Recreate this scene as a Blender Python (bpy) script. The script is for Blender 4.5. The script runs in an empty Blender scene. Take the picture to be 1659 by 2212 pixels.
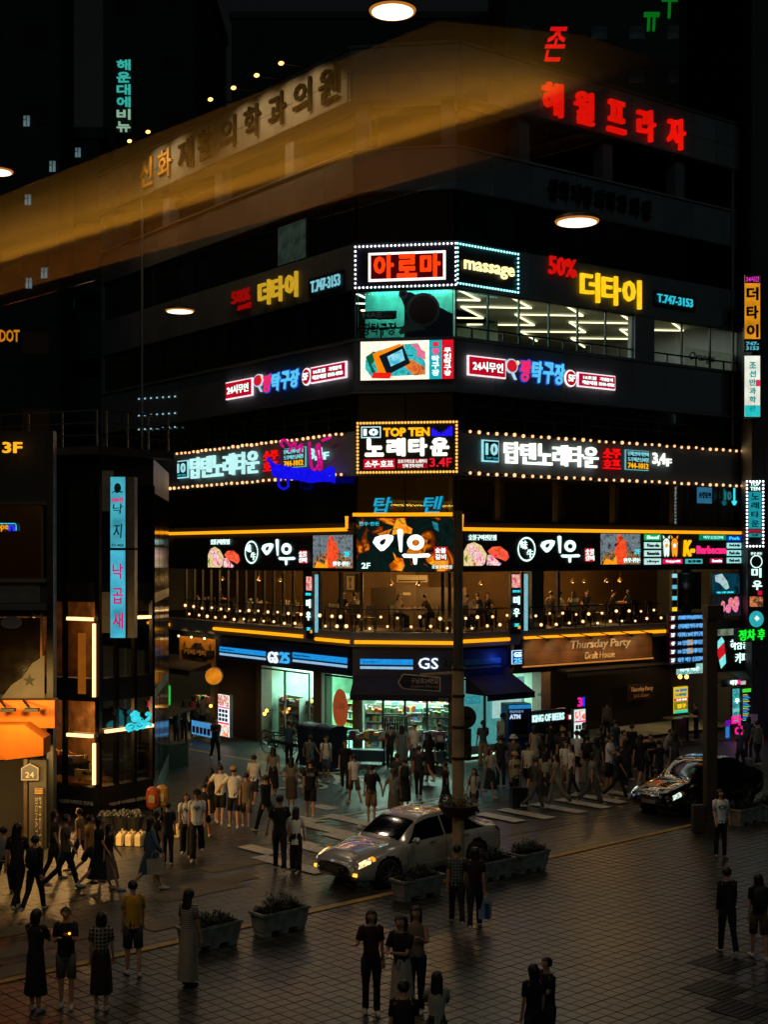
import bpy, bmesh, math, random
from mathutils import Vector, Matrix
R = math.radians
random.seed(7)
SC = bpy.context.scene
COL = SC.collection

# ------------------------------------------------------------------ camera, sky, light, exposure
EYE = 7.6            # camera height, second-storey terrace across the street
FPX = 2934.0         # focal length in reference pixels (reference frame 1659 x 2212)
UC, VH = 829.5, 1195.0
cd = bpy.data.cameras.new("camera"); cam = bpy.data.objects.new("camera", cd); COL.objects.link(cam)
cam.location = (0, 0, EYE); cam.rotation_euler = (R(90), 0, 0)
cd.sensor_fit = 'VERTICAL'; cd.sensor_height = 36; cd.sensor_width = 36
cd.lens = 36 * FPX / 2212; cd.shift_y = (VH - 1106) / 2212
cd.clip_start = 0.1; cd.clip_end = 1500
SC.camera = cam

w = bpy.data.worlds.new("World"); SC.world = w; w.use_nodes = True
nt = w.node_tree
bg = nt.nodes["Background"]
sky = nt.nodes.new("ShaderNodeTexSky"); sky.sky_type = 'NISHITA'; sky.sun_disc = False
sky.sun_elevation = R(1.0); sky.sun_rotation = R(200); sky.altitude = 50
nt.links.new(sky.outputs[0], bg.inputs[0]); bg.inputs[1].default_value = 0.004
sd = bpy.data.lights.new("night_fill", 'SUN'); sd.energy = 0.1; sd.angle = R(15); sd.color = (.58, .92, .95)  # added cool fill aimed at the facade; no moon is visible
so = bpy.data.objects.new("night_fill", sd); COL.objects.link(so); so.rotation_euler = (R(58), 0, R(12))
SC.view_settings.view_transform = 'Standard'; SC.view_settings.look = 'None'
SC.view_settings.exposure = 0; SC.view_settings.gamma = 1; SC.view_settings.use_curve_mapping = False
SC.render.engine = 'CYCLES'
cy = SC.cycles
cy.max_bounces = 6; cy.diffuse_bounces = 2; cy.glossy_bounces = 3; cy.transmission_bounces = 4
cy.transparent_max_bounces = 12; cy.caustics_reflective = False; cy.caustics_refractive = False
cy.sample_clamp_indirect = 2.0; cy.sample_clamp_direct = 8.0; cy.use_denoising = True
try: cy.denoiser = 'OPENIMAGEDENOISE'
except Exception: pass

# ------------------------------------------------------------------ colour and material helpers
def lin(c):
    if isinstance(c, str):
        c = c.lstrip('#'); c = [int(c[i:i + 2], 16) / 255 for i in (0, 2, 4)]
        return tuple(x / 12.92 if x <= .04045 else ((x + .055) / 1.055) ** 2.4 for x in c)
    return tuple(c)
_M = {}
def mat(col, rough=.7, metal=0.0, var=.25, scale=2.5, bump=.15, name=None, rand=0.0, spec=.5, island=False):
    """procedural surface: base colour broken up by noise, slight relief, roughness variation"""
    key = (col if isinstance(col, str) else tuple(col), rough, metal, var, scale, bump, rand, spec, island)
    if key in _M: return _M[key]
    m = bpy.data.materials.new(name or "surface"); m.use_nodes = True
    n = m.node_tree.nodes; l = m.node_tree.links; b = n["Principled BSDF"]
    c = lin(col)
    tc = n.new("ShaderNodeTexCoord"); nz = n.new("ShaderNodeTexNoise")
    nz.inputs["Scale"].default_value = scale; nz.inputs["Detail"].default_value = 5
    l.new(tc.outputs["Object"], nz.inputs["Vector"])
    mr = n.new("ShaderNodeMapRange"); mr.inputs[1].default_value = .3; mr.inputs[2].default_value = .7
    mr.inputs[3].default_value = 1 - var; mr.inputs[4].default_value = 1 + var
    l.new(nz.outputs["Fac"], mr.inputs[0])
    mx = n.new("ShaderNodeVectorMath"); mx.operation = 'SCALE'; mx.inputs[0].default_value = c
    if rand or island:
        if island:
            gi = n.new("ShaderNodeNewGeometry"); src = gi.outputs["Random Per Island"]
        else:
            gi = n.new("ShaderNodeObjectInfo"); src = gi.outputs["Random"]
        m2 = n.new("ShaderNodeMapRange"); m2.inputs[3].default_value = 1 - rand; m2.inputs[4].default_value = 1 + rand
        l.new(src, m2.inputs[0])
        mm = n.new("ShaderNodeMath"); mm.operation = 'MULTIPLY'
        l.new(mr.outputs[0], mm.inputs[0]); l.new(m2.outputs[0], mm.inputs[1]); l.new(mm.outputs[0], mx.inputs["Scale"])
    else:
        l.new(mr.outputs[0], mx.inputs["Scale"])
    l.new(mx.outputs[0], b.inputs["Base Color"])
    b.inputs["Metallic"].default_value = metal
    b.inputs["Specular IOR Level"].default_value = spec
    r2 = n.new("ShaderNodeMapRange"); r2.inputs[3].default_value = max(.02, rough - .12); r2.inputs[4].default_value = min(1, rough + .12)
    l.new(nz.outputs["Fac"], r2.inputs[0]); l.new(r2.outputs[0], b.inputs["Roughness"])
    if bump:
        n2 = n.new("ShaderNodeTexNoise"); n2.inputs["Scale"].default_value = scale * 9; n2.inputs["Detail"].default_value = 3
        l.new(tc.outputs["Object"], n2.inputs["Vector"])
        bp = n.new("ShaderNodeBump"); bp.inputs["Strength"].default_value = bump; bp.inputs["Distance"].default_value = .02
        l.new(n2.outputs["Fac"], bp.inputs["Height"]); l.new(bp.outputs[0], b.inputs["Normal"])
    _M[key] = m
    return m
_E = {}
def emi(col, s=1.0, var=.12, scale=6, sample=False):
    """light-giving surface (LED panel, neon tube, lamp) with a slight unevenness"""
    key = (col, s, var, scale, sample)
    if key in _E: return _E[key]
    m = bpy.data.materials.new("lit"); m.use_nodes = True
    n = m.node_tree.nodes; l = m.node_tree.links; n.remove(n["Principled BSDF"])
    e = n.new("ShaderNodeEmission"); e.inputs[0].default_value = (*lin(col), 1)
    if var:
        tc = n.new("ShaderNodeTexCoord"); nz = n.new("ShaderNodeTexNoise"); nz.inputs["Scale"].default_value = scale
        mr = n.new("ShaderNodeMapRange"); mr.inputs[1].default_value = .3; mr.inputs[2].default_value = .7
        mr.inputs[3].default_value = s * (1 - var); mr.inputs[4].default_value = s * (1 + var)
        l.new(tc.outputs["Object"], nz.inputs["Vector"]); l.new(nz.outputs["Fac"], mr.inputs[0]); l.new(mr.outputs[0], e.inputs[1])
    else: e.inputs[1].default_value = s
    l.new(e.outputs[0], n["Material Output"].inputs[0])
    m.cycles.emission_sampling = 'FRONT' if sample else 'NONE'
    _E[key] = m
    return m
def led(cols, s=1.0, scale=4, pos=None):
    """LED picture: noise driven colour ramp, gives the blotchy look of a food photo"""
    m = bpy.data.materials.new("led_picture"); m.use_nodes = True
    n = m.node_tree.nodes; l = m.node_tree.links; n.remove(n["Principled BSDF"])
    e = n.new("ShaderNodeEmission"); e.inputs[1].default_value = s
    tc = n.new("ShaderNodeTexCoord"); nz = n.new("ShaderNodeTexNoise"); nz.inputs["Scale"].default_value = scale
    nz.inputs["Detail"].default_value = 4; nz.inputs["Distortion"].default_value = .8
    cr = n.new("ShaderNodeValToRGB"); el = cr.color_ramp.elements
    k = len(cols)
    for i, c in enumerate(cols):
        p = (pos[i] if pos else .3 + .4 * i / (k - 1))
        if i < 2: x = el[i]; x.position = p
        else: x = el.new(p)
        x.color = (*lin(c), 1)
    l.new(tc.outputs["Object"], nz.inputs["Vector"]); l.new(nz.outputs["Fac"], cr.inputs[0])
    l.new(cr.outputs[0], e.inputs[0]); l.new(e.outputs[0], n["Material Output"].inputs[0])
    m.cycles.emission_sampling = 'NONE'
    return m
def glass(tint=(.85, .95, .95), refl=.09, name="glass"):
    m = bpy.data.materials.new(name); m.use_nodes = True
    n = m.node_tree.nodes; l = m.node_tree.links; n.remove(n["Principled BSDF"])
    t = n.new("ShaderNodeBsdfTransparent"); t.inputs[0].default_value = (*tint, 1)
    g = n.new("ShaderNodeBsdfGlossy"); g.inputs["Roughness"].default_value = .02
    mx = n.new("ShaderNodeMixShader"); mx.inputs[0].default_value = refl
    l.new(t.outputs[0], mx.inputs[1]); l.new(g.outputs[0], mx.inputs[2]); l.new(mx.outputs[0], n["Material Output"].inputs[0])
    return m

# ------------------------------------------------------------------ mesh builder
class MB:
    def __init__(s): s.v = []; s.f = []; s.m = []; s.smooth = False
    def add(s, vs, fs, mi=0):
        b = len(s.v); s.v += [tuple(p) for p in vs]
        s.f += [tuple(i + b for i in f) for f in fs]; s.m += [mi] * len(fs); return s
    def box(s, x0, x1, y0, y1, z0, z1, mi=0, T=None):
        if x0 > x1: x0, x1 = x1, x0
        if y0 > y1: y0, y1 = y1, y0
        if z0 > z1: z0, z1 = z1, z0
        vs = [(x, y, z) for z in (z0, z1) for y in (y0, y1) for x in (x0, x1)]
        if T: vs = [T(p) for p in vs]
        return s.add(vs, [(0, 2, 3, 1), (4, 5, 7, 6), (0, 1, 5, 4), (2, 6, 7, 3), (0, 4, 6, 2), (1, 3, 7, 5)], mi)
    def bar(s, p, q, w, h=None, mi=0):
        p = Vector(p); q = Vector(q); d = (q - p); L = d.length
        if L < 1e-6: return s
        d /= L; up = Vector((0, 0, 1)) if abs(d.z) < .95 else Vector((0, 1, 0))
        a = d.cross(up).normalized() * w / 2; b = a.cross(d).normalized() * (h or w) / 2
        vs = [p - a - b, p + a - b, p - a + b, p + a + b, q - a - b, q + a - b, q - a + b, q + a + b]
        return s.add(vs, [(0, 1, 3, 2), (4, 6, 7, 5), (0, 4, 5, 1), (2, 3, 7, 6), (0, 2, 6, 4), (1, 5, 7, 3)], mi)
    def tube(s, pts, rad, n=8, mi=0, flat=1.0, caps=True):
        """loft of n-gons along pts; rad a number or a list; entries may be (rx, ry)"""
        pts = [Vector(p) for p in pts]; k = len(pts)
        if not isinstance(rad, (list, tuple)): rad = [rad] * k
        b = len(s.v); prev = None
        for i, p in enumerate(pts):
            d = (pts[min(i + 1, k - 1)] - pts[max(i - 1, 0)]).normalized()
            if prev is None:
                ref = Vector((1, 0, 0)) if abs(d.x) < .8 else Vector((0, 1, 0))
                a = (ref - d * ref.dot(d)).normalized()
            else:
                a = (prev - d * prev.dot(d)).normalized()
            prev = a; c = d.cross(a)
            r = rad[i]; rx, ry = r if isinstance(r, tuple) else (r, r * flat)
            for j in range(n):
                t = 2 * math.pi * j / n
                s.v.append(tuple(p + a * rx * math.cos(t) + c * ry * math.sin(t)))
        for i in range(k - 1):
            for j in range(n):
                j2 = (j + 1) % n
                s.f.append((b + i * n + j, b + i * n + j2, b + (i + 1) * n + j2, b + (i + 1) * n + j)); s.m.append(mi)
        if caps:
            s.f.append(tuple(b + j for j in reversed(range(n)))); s.m.append(mi)
            s.f.append(tuple(b + (k - 1) * n + j for j in range(n))); s.m.append(mi)
        return s
    def ball(s, c, r, nu=8, nv=6, mi=0, cut=None):
        rx, ry, rz = r if isinstance(r, tuple) else (r, r, r)
        vs = []
        for i in range(nv + 1):
            th = math.pi * i / nv
            for j in range(nu):
                ph = 2 * math.pi * j / nu
                vs.append((rx * math.sin(th) * math.cos(ph), ry * math.sin(th) * math.sin(ph), rz * math.cos(th)))
        fs = []
        for i in range(nv):
            for j in range(nu):
                q = (i * nu + j, (i + 1) * nu + j, (i + 1) * nu + (j + 1) % nu, i * nu + (j + 1) % nu)
                if cut:
                    m = sum((Vector(vs[k]) for k in q), Vector()) / 4
                    if cut(m): continue
                fs.append(q)
        return s.add([(x + c[0], y + c[1], z + c[2]) for x, y, z in vs], fs, mi)
    def poly(s, pts, y, mi=0, th=0.0):
        """flat polygon of (x, z) points at depth y, facing -y; th adds thickness backwards"""
        n = len(pts)
        A = sum(pts[i][0] * pts[(i + 1) % n][1] - pts[(i + 1) % n][0] * pts[i][1] for i in range(n))
        if A < 0: pts = pts[::-1]
        if not th: return s.add([(x, y, z) for x, z in pts], [tuple(range(n))], mi)
        vs = [(x, y, z) for x, z in pts] + [(x, y + th, z) for x, z in pts]
        fs = [tuple(range(n)), tuple(range(2 * n - 1, n - 1, -1))] + [(i, n + i, n + (i + 1) % n, (i + 1) % n) for i in range(n)]
        return s.add(vs, fs, mi)
    def disc(s, x, z, r, y, mi=0, n=20, rz=None, th=0.0, hole=0):
        rz = rz or r
        P = [(x + r * math.cos(2 * math.pi * i / n), z + rz * math.sin(2 * math.pi * i / n)) for i in range(n)]
        if not hole: return s.poly(P, y, mi, th)
        Q = [(x + hole * r * math.cos(2 * math.pi * i / n), z + hole * rz * math.sin(2 * math.pi * i / n)) for i in range(n)]
        return s.add([(a, y, b) for a, b in P + Q], [(i, (i + 1) % n, n + (i + 1) % n, n + i) for i in range(n)], mi)
    def mesh(s, name="mesh"):
        me = bpy.data.meshes.new(name); me.from_pydata(s.v, [], s.f)
        if any(s.m): me.polygons.foreach_set("material_index", s.m)
        if s.smooth: me.polygons.foreach_set("use_smooth", [True] * len(s.f))
        me.update(); return me
    def build(s, name, mats, parent=None, loc=None, rz=0, world=False):
        me = s.mesh(name)
        return obj(name, me, mats, parent, loc, rz, world)
def obj(name, me, mats, parent=None, loc=None, rz=0, world=False):
    if mats is not None:
        for m in (mats if isinstance(mats, (list, tuple)) else [mats]): me.materials.append(m)
    o = bpy.data.objects.new(name, me); COL.objects.link(o)
    if parent:
        o.parent = parent
        if world: o.matrix_parent_inverse = pm(parent).inverted()
    if loc: o.location = loc
    if rz: o.rotation_euler = (0, 0, rz)
    return o
def pm(o):
    m = Matrix.LocRotScale(o.location, o.rotation_euler.to_matrix(), o.scale)
    return pm(o.parent) @ o.matrix_parent_inverse @ m if o.parent else m
def tag(o, label, cat, group=None):
    o["label"] = label; o["category"] = cat
    if group: o["group"] = group
    return o
def thing(name, label, cat, loc=(0, 0, 0), rz=0, group=None):
    o = bpy.data.objects.new(name, None); COL.objects.link(o); o.empty_display_size = .3
    o.location = loc; o.rotation_euler = (0, 0, rz)
    return tag(o, label, cat, group)
def struct(o): o["kind"] = "structure"; return o
def stuff(o): o["kind"] = "stuff"; return o
def light(kind, loc, energy, col, parent=None, size=.5, size_y=None, rot=None, spot=None, radius=.1, name="lamp_light"):
    d = bpy.data.lights.new(name, kind); d.energy = energy; d.color = col
    if kind == 'AREA':
        d.shape = 'RECTANGLE'; d.size = size; d.size_y = size_y or size
    else: d.shadow_soft_size = radius
    if kind == 'SPOT': d.spot_size = spot or R(90); d.spot_blend = .6
    o = bpy.data.objects.new(name, d); COL.objects.link(o); o.location = loc
    if rot: o.rotation_euler = rot
    if parent:
        o.parent = parent; o.matrix_parent_inverse = pm(parent).inverted()
    return o
def aim(o, target):
    d = Vector(target) - o.location
    o.rotation_euler = d.to_track_quat('-Z', 'Y').to_euler()

# text: glyph outlines turned into meshes, fitted to a rectangle
_T = {}
def glyph(s, bold=.02, ext=.02, shear=0):
    key = (s, bold, ext, shear)
    if key not in _T:
        extra = max(0, bold - .012)
        c = bpy.data.curves.new("t", "FONT"); c.body = s; c.size = 1; c.offset = min(bold, .012); c.extrude = ext; c.resolution_u = 2; c.shear = shear
        o = bpy.data.objects.new("t", c); me = bpy.data.meshes.new_from_object(o)
        vs = [tuple(v.co) for v in me.vertices]; fs = [tuple(p.vertices) for p in me.polygons]
        bpy.data.objects.remove(o); bpy.data.curves.remove(c); bpy.data.meshes.remove(me)
        if extra > .003:      # heavier strokes: shifted copies of the outline, each a hair deeper
            v0, f0 = vs, fs; vs, fs = list(v0), list(f0)
            for k in range(6):
                a = k * math.pi / 3; b = len(vs); dz = -.0012 * (k + 1)
                vs += [(x + extra * math.cos(a), y + extra * math.sin(a), z + dz) for x, y, z in v0]; fs += [tuple(i + b for i in f) for f in f0]
        xs = [v[0] for v in vs]; ys = [v[1] for v in vs]
        _T[key] = (vs, fs, min(xs), max(xs), min(ys), max(ys))
    return _T[key]
def textmb(s, x0, x1, z0, z1, y, bold=.02, depth=.03, shear=0, mb=None, mi=0, slope=0):
    vs, fs, a, b, c, d = glyph(s, bold, .02, shear)
    kx = (x1 - x0) / (b - a); kz = (z1 - z0) / (d - c)
    out = [(x0 + (v[0] - a) * kx, y - (v[2] + .02) / .04 * depth, z0 + (v[1] - c) * kz + slope * (x0 + (v[0] - a) * kx)) for v in vs]
    return (mb or MB()).add(out, fs, mi)

# ------------------------------------------------------------------ frames: vertical planes of the place
class Fr:
    def __init__(s, ox, oy, ang):
        s.o = (ox, oy); s.a = ang; s.ex = (math.cos(ang), math.sin(ang)); s.ey = (-math.sin(ang), math.cos(ang))
    def s_(s, u, off=0):
        r = (u - UC) / FPX
        return (r * (s.o[1] - off * s.ey[1]) - s.o[0] + off * s.ey[0]) / (s.ex[0] - r * s.ex[1])
    def Y(s, x, off=0): return s.o[1] + x * s.ex[1] - off * s.ey[1]
    def z_(s, v, u, off=0): return EYE + (VH - v) * s.Y(s.s_(u, off), off) / FPX
    def W(s, x, off=0, z=0): return (s.o[0] + x * s.ex[0] - off * s.ey[0], s.o[1] + x * s.ex[1] - off * s.ey[1], z)
    def rect(s, u0, u1, vt, vb, off=0):
        um = (u0 + u1) / 2
        return s.s_(u0, off), s.s_(u1, off), s.z_(vb, um, off), s.z_(vt, um, off)
def G(u, v, z=0):
    Y = (EYE - z) * FPX / (v - VH); return Vector(((u - UC) / FPX * Y, Y, z))
def AT(u, v, Y): return Vector(((u - UC) / FPX * Y, Y, EYE + (VH - v) * Y / FPX))
PB = (-1.1, 49.6); PC = (2.6, 49.0)
aL = math.atan2(-.798, .602); aR = math.atan2(.602, .798); aC = math.atan2(PC[1] - PB[1], PC[0] - PB[0])
FL = Fr(*PB, aL); FR = Fr(*PC, aR); FC = Fr(*PB, aC)
WC = math.hypot(PC[0] - PB[0], PC[1] - PB[1])
LL, LR = 21.0, 16.6

class Sign:
    """a sign box on a frame: children use 0..1 coordinates across its face"""
    def __init__(s, name, label, fr, u0, u1, vt, vb, off=.1, depth=.15, cat="sign", body='#101214', group=None, face=None, mk=True, bodymat=None):
        a, b, c, d = fr.rect(u0, u1, vt, vb, off + depth)
        s.w = b - a; s.h = d - c; s.d = depth
        s.o = thing(name, label, cat, fr.W((a + b) / 2, off, c), fr.a, group)
        if mk:
            MB().box(-s.w / 2, s.w / 2, -depth, 0, 0, s.h).build("cabinet", bodymat or mat(body, .5), s.o)
        if face: s.panel(0.01, .02, .99, .98, face, name="face_panel")
    def X(s, a): return (a - .5) * s.w
    def Z(s, b): return b * s.h
    def panel(s, a0, b0, a1, b1, m, y=.006, name="panel", th=.02):
        o = MB().box(s.X(a0), s.X(a1), -s.d - y - th, -s.d - y + .001, s.Z(b0), s.Z(b1)).build(name, m, s.o)
        return o
    def text(s, t, a0, b0, a1, b1, m, y=.03, bold=.02, depth=.04, shear=0, name="lettering", each=False, par=None):
        if not each:
            return textmb(t, s.X(a0), s.X(a1), s.Z(b0), s.Z(b1), -s.d - y, bold, depth, shear).build(name, m, par or s.o)
        n = len(t); k = (a1 - a0) / n
        for i, ch in enumerate(t):
            if ch == ' ': continue
            g = .06 * k
            textmb(ch, s.X(a0 + i * k + g), s.X(a0 + (i + 1) * k - g), s.Z(b0), s.Z(b1), -s.d - y, bold, depth, shear).build("letter", m, s.o)
    def bulbs(s, n, nz, m, r=.045, y=.05, inset=0.0, name="bulb"):
        me = MB().ball((0, 0, 0), r, 6, 4).mesh(name); me.materials.append(m)
        P = [(i / (n - 1), inset) for i in range(n)] + [(i / (n - 1), 1 - inset) for i in range(n)]
        P += [(0, j / nz) for j in range(1, nz)] + [(1, j / nz) for j in range(1, nz)]
        for a, b in P:
            obj(name, me, None, s.o, (s.X(a), -s.d - y, s.Z(b)))
# ------------------------------------------------------------------ ground
KD = Vector((.743, .669, 0)); KN = Vector((.669, -.743, 0))     # along the kerb, and towards the plaza
K0 = G(661, 1979); K0.z = 0
def KP(s, t, z=0): p = K0 + KD * s + KN * t; return (p.x, p.y, z)
kerb_ang = math.atan2(KD.y, KD.x)
struct(MB().add([(-260, -20, -.14), (260, -20, -.14), (260, 600, -.14), (-260, 600, -.14)], [(0, 1, 2, 3)]).build("ground", mat('#2a2c2c', .8, scale=.3)))
# main road base and pavers
road_m = mat('#1d1b18', .6, scale=1.5)
struct(MB().add([KP(-30, 0, -.02), KP(45, 0, -.02), KP(45, -26, -.02), KP(-30, -26, -.02)], [(0, 1, 2, 3)]).build("road", road_m))
pv = mat('#2c2b27', .42, var=.35, scale=.8, bump=.35, rand=.35, island=True, spec=.6)
mb = MB(); rng = random.Random(3)
t = -.15
row = 0
while t > -19:
    x = -9 + (row % 2) * .3
    while x < 22:
        p = KP(x, t)
        u = UC + p[0] / p[1] * FPX; v = VH + EYE / p[1] * FPX
        if -60 < u < 1720 and v < 2260:
            h = rng.uniform(-.002, .002)
            c = [KP(x + .006, t - .006, h), KP(x + .594, t - .006, h), KP(x + .594, t - .294, h), KP(x + .006, t - .294, h)]
            d = [KP(x, t, -.018), KP(x + .6, t, -.018), KP(x + .6, t - .3, -.018), KP(x, t - .3, -.018)]
            mb.add(c + d, [(0, 3, 2, 1), (0, 1, 5, 4), (1, 2, 6, 5), (2, 3, 7, 6), (3, 0, 4, 7)])
        x += .6
    t -= .3; row += 1
for i, f in enumerate(mb.f):   # make the tops face up
    pass
stuff(mb.build("road_pavers", pv))
# side street of smooth asphalt running between the shops
def gpoly(name, uv, z, m, st=True):
    P = [G(u, v, z) for u, v in uv]
    o = MB().add(P, [tuple(range(len(P)))]).build(name, m)
    if o.data.polygons[0].normal.z < 0: o.data.flip_normals()
    return struct(o) if st else o
asph = mat('#1a2426', .5, var=.3, scale=1.2, bump=.3)
gpoly("side_street", [(540, 1786), (700, 1766), (985, 1718), (960, 1668), (775, 1640), (560, 1600), (400, 1578), (330, 1590), (330, 1640), (420, 1700), (480, 1760)], .006, asph)
gpoly("shop_pavement", [(760, 1668), (985, 1668), (1140, 1650), (1640, 1590), (1640, 1560), (985, 1600), (700, 1600)], .010, mat('#3a3a36', .45, var=.3, scale=1.5, bump=.3))
# painted marks
paint = mat('#b9b2a4', .6, var=.3, scale=5, bump=.1); ypaint = mat('#9a6a18', .6, var=.3, scale=4, bump=.1)
def gline(name, pts, w, z, m):
    P = [G(u, v, z) for u, v in pts]; mb = MB()
    for a, b in zip(P, P[1:]):
        d = (b - a).normalized(); n = Vector((-d.y, d.x, 0)) * w / 2
        mb.add([a - n, b - n, b + n, a + n], [(0, 1, 2, 3)])
    return struct(mb.build(name, m))
gline("lane_line", [(330, 1606), (390, 1615), (615, 1655), (775, 1683)], .12, .012, ypaint)
gline("lane_line", [(668, 1772), (808, 1750), (960, 1722)], .14, .014, paint)
gline("lane_line", [(1100, 1803), (1300, 1768), (1380, 1752)], .08, .012, mat('#55503f', .7))
# zebra crossing bars, each a painted bar square to the kerb
zb = [(700, 1743, .9), (760, 1772, 2.2), (705, 1790, 2.6), (742, 1808, 1.4), (680, 1833, 1.6), (640, 1818, 1.5), (662, 1770, 1.0), (605, 1862, 1.8), (560, 1835, 1.3), (650, 1872, 1.6), (830, 1786, 1.6),
      (1136, 1757, 1.9), (1206, 1745, 1.9), (1258, 1735, 1.9), (1293, 1724, 2.0), (1356, 1716, 1.6), (1080, 1765, 1.6)]
for kz, (u, v, L) in enumerate(zb):
    c = G(u, v, .016 + .0015 * kz); d = KN * L / 2; e = KD * .24
    o = MB().add([c - d - e, c + d - e, c + d + e, c - d + e], [(0, 1, 2, 3)]).build("crossing_bar", paint)
    if o.data.polygons[0].normal.z < 0: o.data.flip_normals()
    struct(o)
for u, v, L in [(470, 1905, 2.0), (430, 1925, 2.2), (510, 1868, 1.8), (40, 2052, 2.0), (30, 2095, 2.4), (120, 2030, 1.6), (385, 1990, 1.6), (30, 2010, 2.0)]:
    c = G(u, v, .008 + .0007 * (u % 13)); d = KN * .3; e = KD * L / 2
    struct(MB().add([c - d - e, c - d + e, c + d + e, c + d - e], [(0, 1, 2, 3)][::-1]).build("worn_paint_bar", mat('#564b36', .7, var=.4, scale=6)))
# the words painted on the side street
c = G(655, 1686, .018)
vs, fs, a, b, c0, d0 = glyph("보행자", .0, .002)
ax = Vector((.96, .28, 0)); ay = Vector((.28, -.96, 0)) * -1
P = [c + ax * ((v[0] - (a + b) / 2) / (b - a) * 4.4) + ay * ((v[1] - (c0 + d0) / 2) / (d0 - c0) * 3.6) + Vector((0, 0, v[2])) for v in vs]
struct(MB().add(P, fs).build("road_lettering", paint))
# plaza: raised, paved with square tiles set square to the kerb
PZ = .10
struct(MB().add([KP(-40, .22, PZ - .03), KP(45, .22, PZ - .03), KP(45, 40, PZ - .03), KP(-40, 40, PZ - .03)], [(0, 3, 2, 1)]).build("plaza", mat('#14120f', .9)))
plaza = bpy.data.objects["plaza"]
kb = MB(); kst = mat('#8a6a20', .55, var=.5, scale=6, bump=.3)
x = -22
while x < 34:
    MBk = MB(); T = lambda p, x=x: KP(x + p[0], p[1], p[2])
    MBk.box(.004, .996, 0, .2, -.1, PZ + .02, T=T)
    struct(MBk.build("kerb_stone", kst)); x += 1.0
tile_m = mat('#2c2c27', .36, var=.45, scale=1.2, bump=.35, rand=.5, spec=.55)
tile_s = mat('#2c2c27', .36, var=.6, scale=.5, bump=.35, rand=.5, island=True, spec=.55)
TS = .26; cells = []
for i in range(-100, 150):
    for j in range(0, 66):
        p = KP(i * TS, .22 + (j + .5) * TS, PZ)
        if p[1] < 15: continue
        u = UC + p[0] / p[1] * FPX; v = VH + (EYE - PZ) / p[1] * FPX
        if -50 < u < 1720 and v < 2250: cells.append((p[1], p, i, j))
cells.sort()
def tile_geo(mb, p, dz, T=None):
    s = TS / 2 - .005; k = s - .006
    c = Vector(p)
    top = [c + KD * a * k + KN * b * k + Vector((0, 0, dz)) for a, b in ((-1, 1), (1, 1), (1, -1), (-1, -1))]
    bot = [c + KD * a * s + KN * b * s + Vector((0, 0, -.028)) for a, b in ((-1, 1), (1, 1), (1, -1), (-1, -1))]
    mb.add(top + bot, [(0, 1, 2, 3), (0, 4, 5, 1), (1, 5, 6, 2), (2, 6, 7, 3), (3, 7, 4, 0)])
tme = MB(); tile_geo(tme, (0, 0, 0), 0); tme = tme.mesh("paving_tile"); tme.materials.append(tile_m)
rest = MB()
for k, (y, p, i, j) in enumerate(cells):
    if k < 290:
        o = obj("paving_tile", tme, None, plaza, (p[0], p[1], p[2] + rng.uniform(-.003, .003)))
        o.rotation_euler = (rng.uniform(-.006, .006), rng.uniform(-.006, .006), 0)
    else: tile_geo(rest, p, rng.uniform(-.003, .003))
stuff(rest.build("paving_tiles", tile_s, plaza))
# dark recessed drain covers in the plaza
for u, v, sz in ((1560, 2080, .9), (1545, 2135, .85), (1592, 2178, .75)):
    c = G(u, v, PZ + .012)
    t_ = thing("drain_cover", {2080: "dark square drain cover in the plaza, farthest of three at lower right", 2135: "dark square drain cover in the plaza, middle of three at lower right", 2178: "dark square drain cover in the plaza, nearest of three at lower right"}[v], "drain cover", c, kerb_ang, "drain covers in the plaza")
    MB().box(-sz / 2, sz / 2, -sz / 2, sz / 2, -.03, 0).build("plate", mat('#0a0b0c', .5, metal=.6), t_)
    m_ = MB()
    for q in range(6): m_.box(-sz / 2 + .06, sz / 2 - .06, -sz / 2 + .08 + q * sz / 6, -sz / 2 + .11 + q * sz / 6, .001, .008)
    m_.build("grate", mat('#15171a', .4, metal=.7), t_)
# ------------------------------------------------------------------ the corner building
wall_d = mat('#62666a', .65, var=.2, scale=.6, bump=.2, rand=.12); wall_s = mat('#6c6e6c', .6, var=.18, scale=1.0, bump=.15, rand=.15)
wall_dark = mat('#15181a', .6, var=.2, scale=1); frame_m = mat('#0c0e10', .4, metal=.4)
dglass = mat('#0c1213', .12, rand=.7, var=.3, scale=.5, bump=0, spec=.8)
lglass = glass((.92, .97, .96), .07)
def off_pts(p):
    """plan polyline of the facade pushed out by p (mitred)"""
    out = []
    A = FL.W(-LL, p); out.append(A[:2])
    for P, n1, n2 in ((PB, FL.ey, FC.ey), (PC, FC.ey, FR.ey)):
        a = Vector((-n1[0], -n1[1])); b = Vector((-n2[0], -n2[1])); m = (a + b); k = p / (1 + a.dot(b))
        out.append((P[0] + m.x * k, P[1] + m.y * k))
    out.append(FR.W(LR, p)[:2]); return out
bld = thing("office_building", "seven storey corner office building covered in neon shop signs across the junction", "building", (PC[0], PC[1], 0))
def band(z0, z1, o1, o0=-.5, name="wall", m=None, parent=bld, segs=(0, 1, 2)):
    A = off_pts(o1); B = off_pts(o0); mb = MB()
    for i in segs:
        v = [(*A[i], z0), (*A[i + 1], z0), (*B[i + 1], z0), (*B[i], z0), (*A[i], z1), (*A[i + 1], z1), (*B[i + 1], z1), (*B[i], z1)]
        mb.add(v, [(0, 3, 2, 1), (4, 5, 6, 7), (0, 1, 5, 4), (2, 3, 7, 6), (0, 4, 7, 3), (1, 2, 6, 5)])
    return mb.build(name, m or wall_d, parent, world=True)
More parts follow.
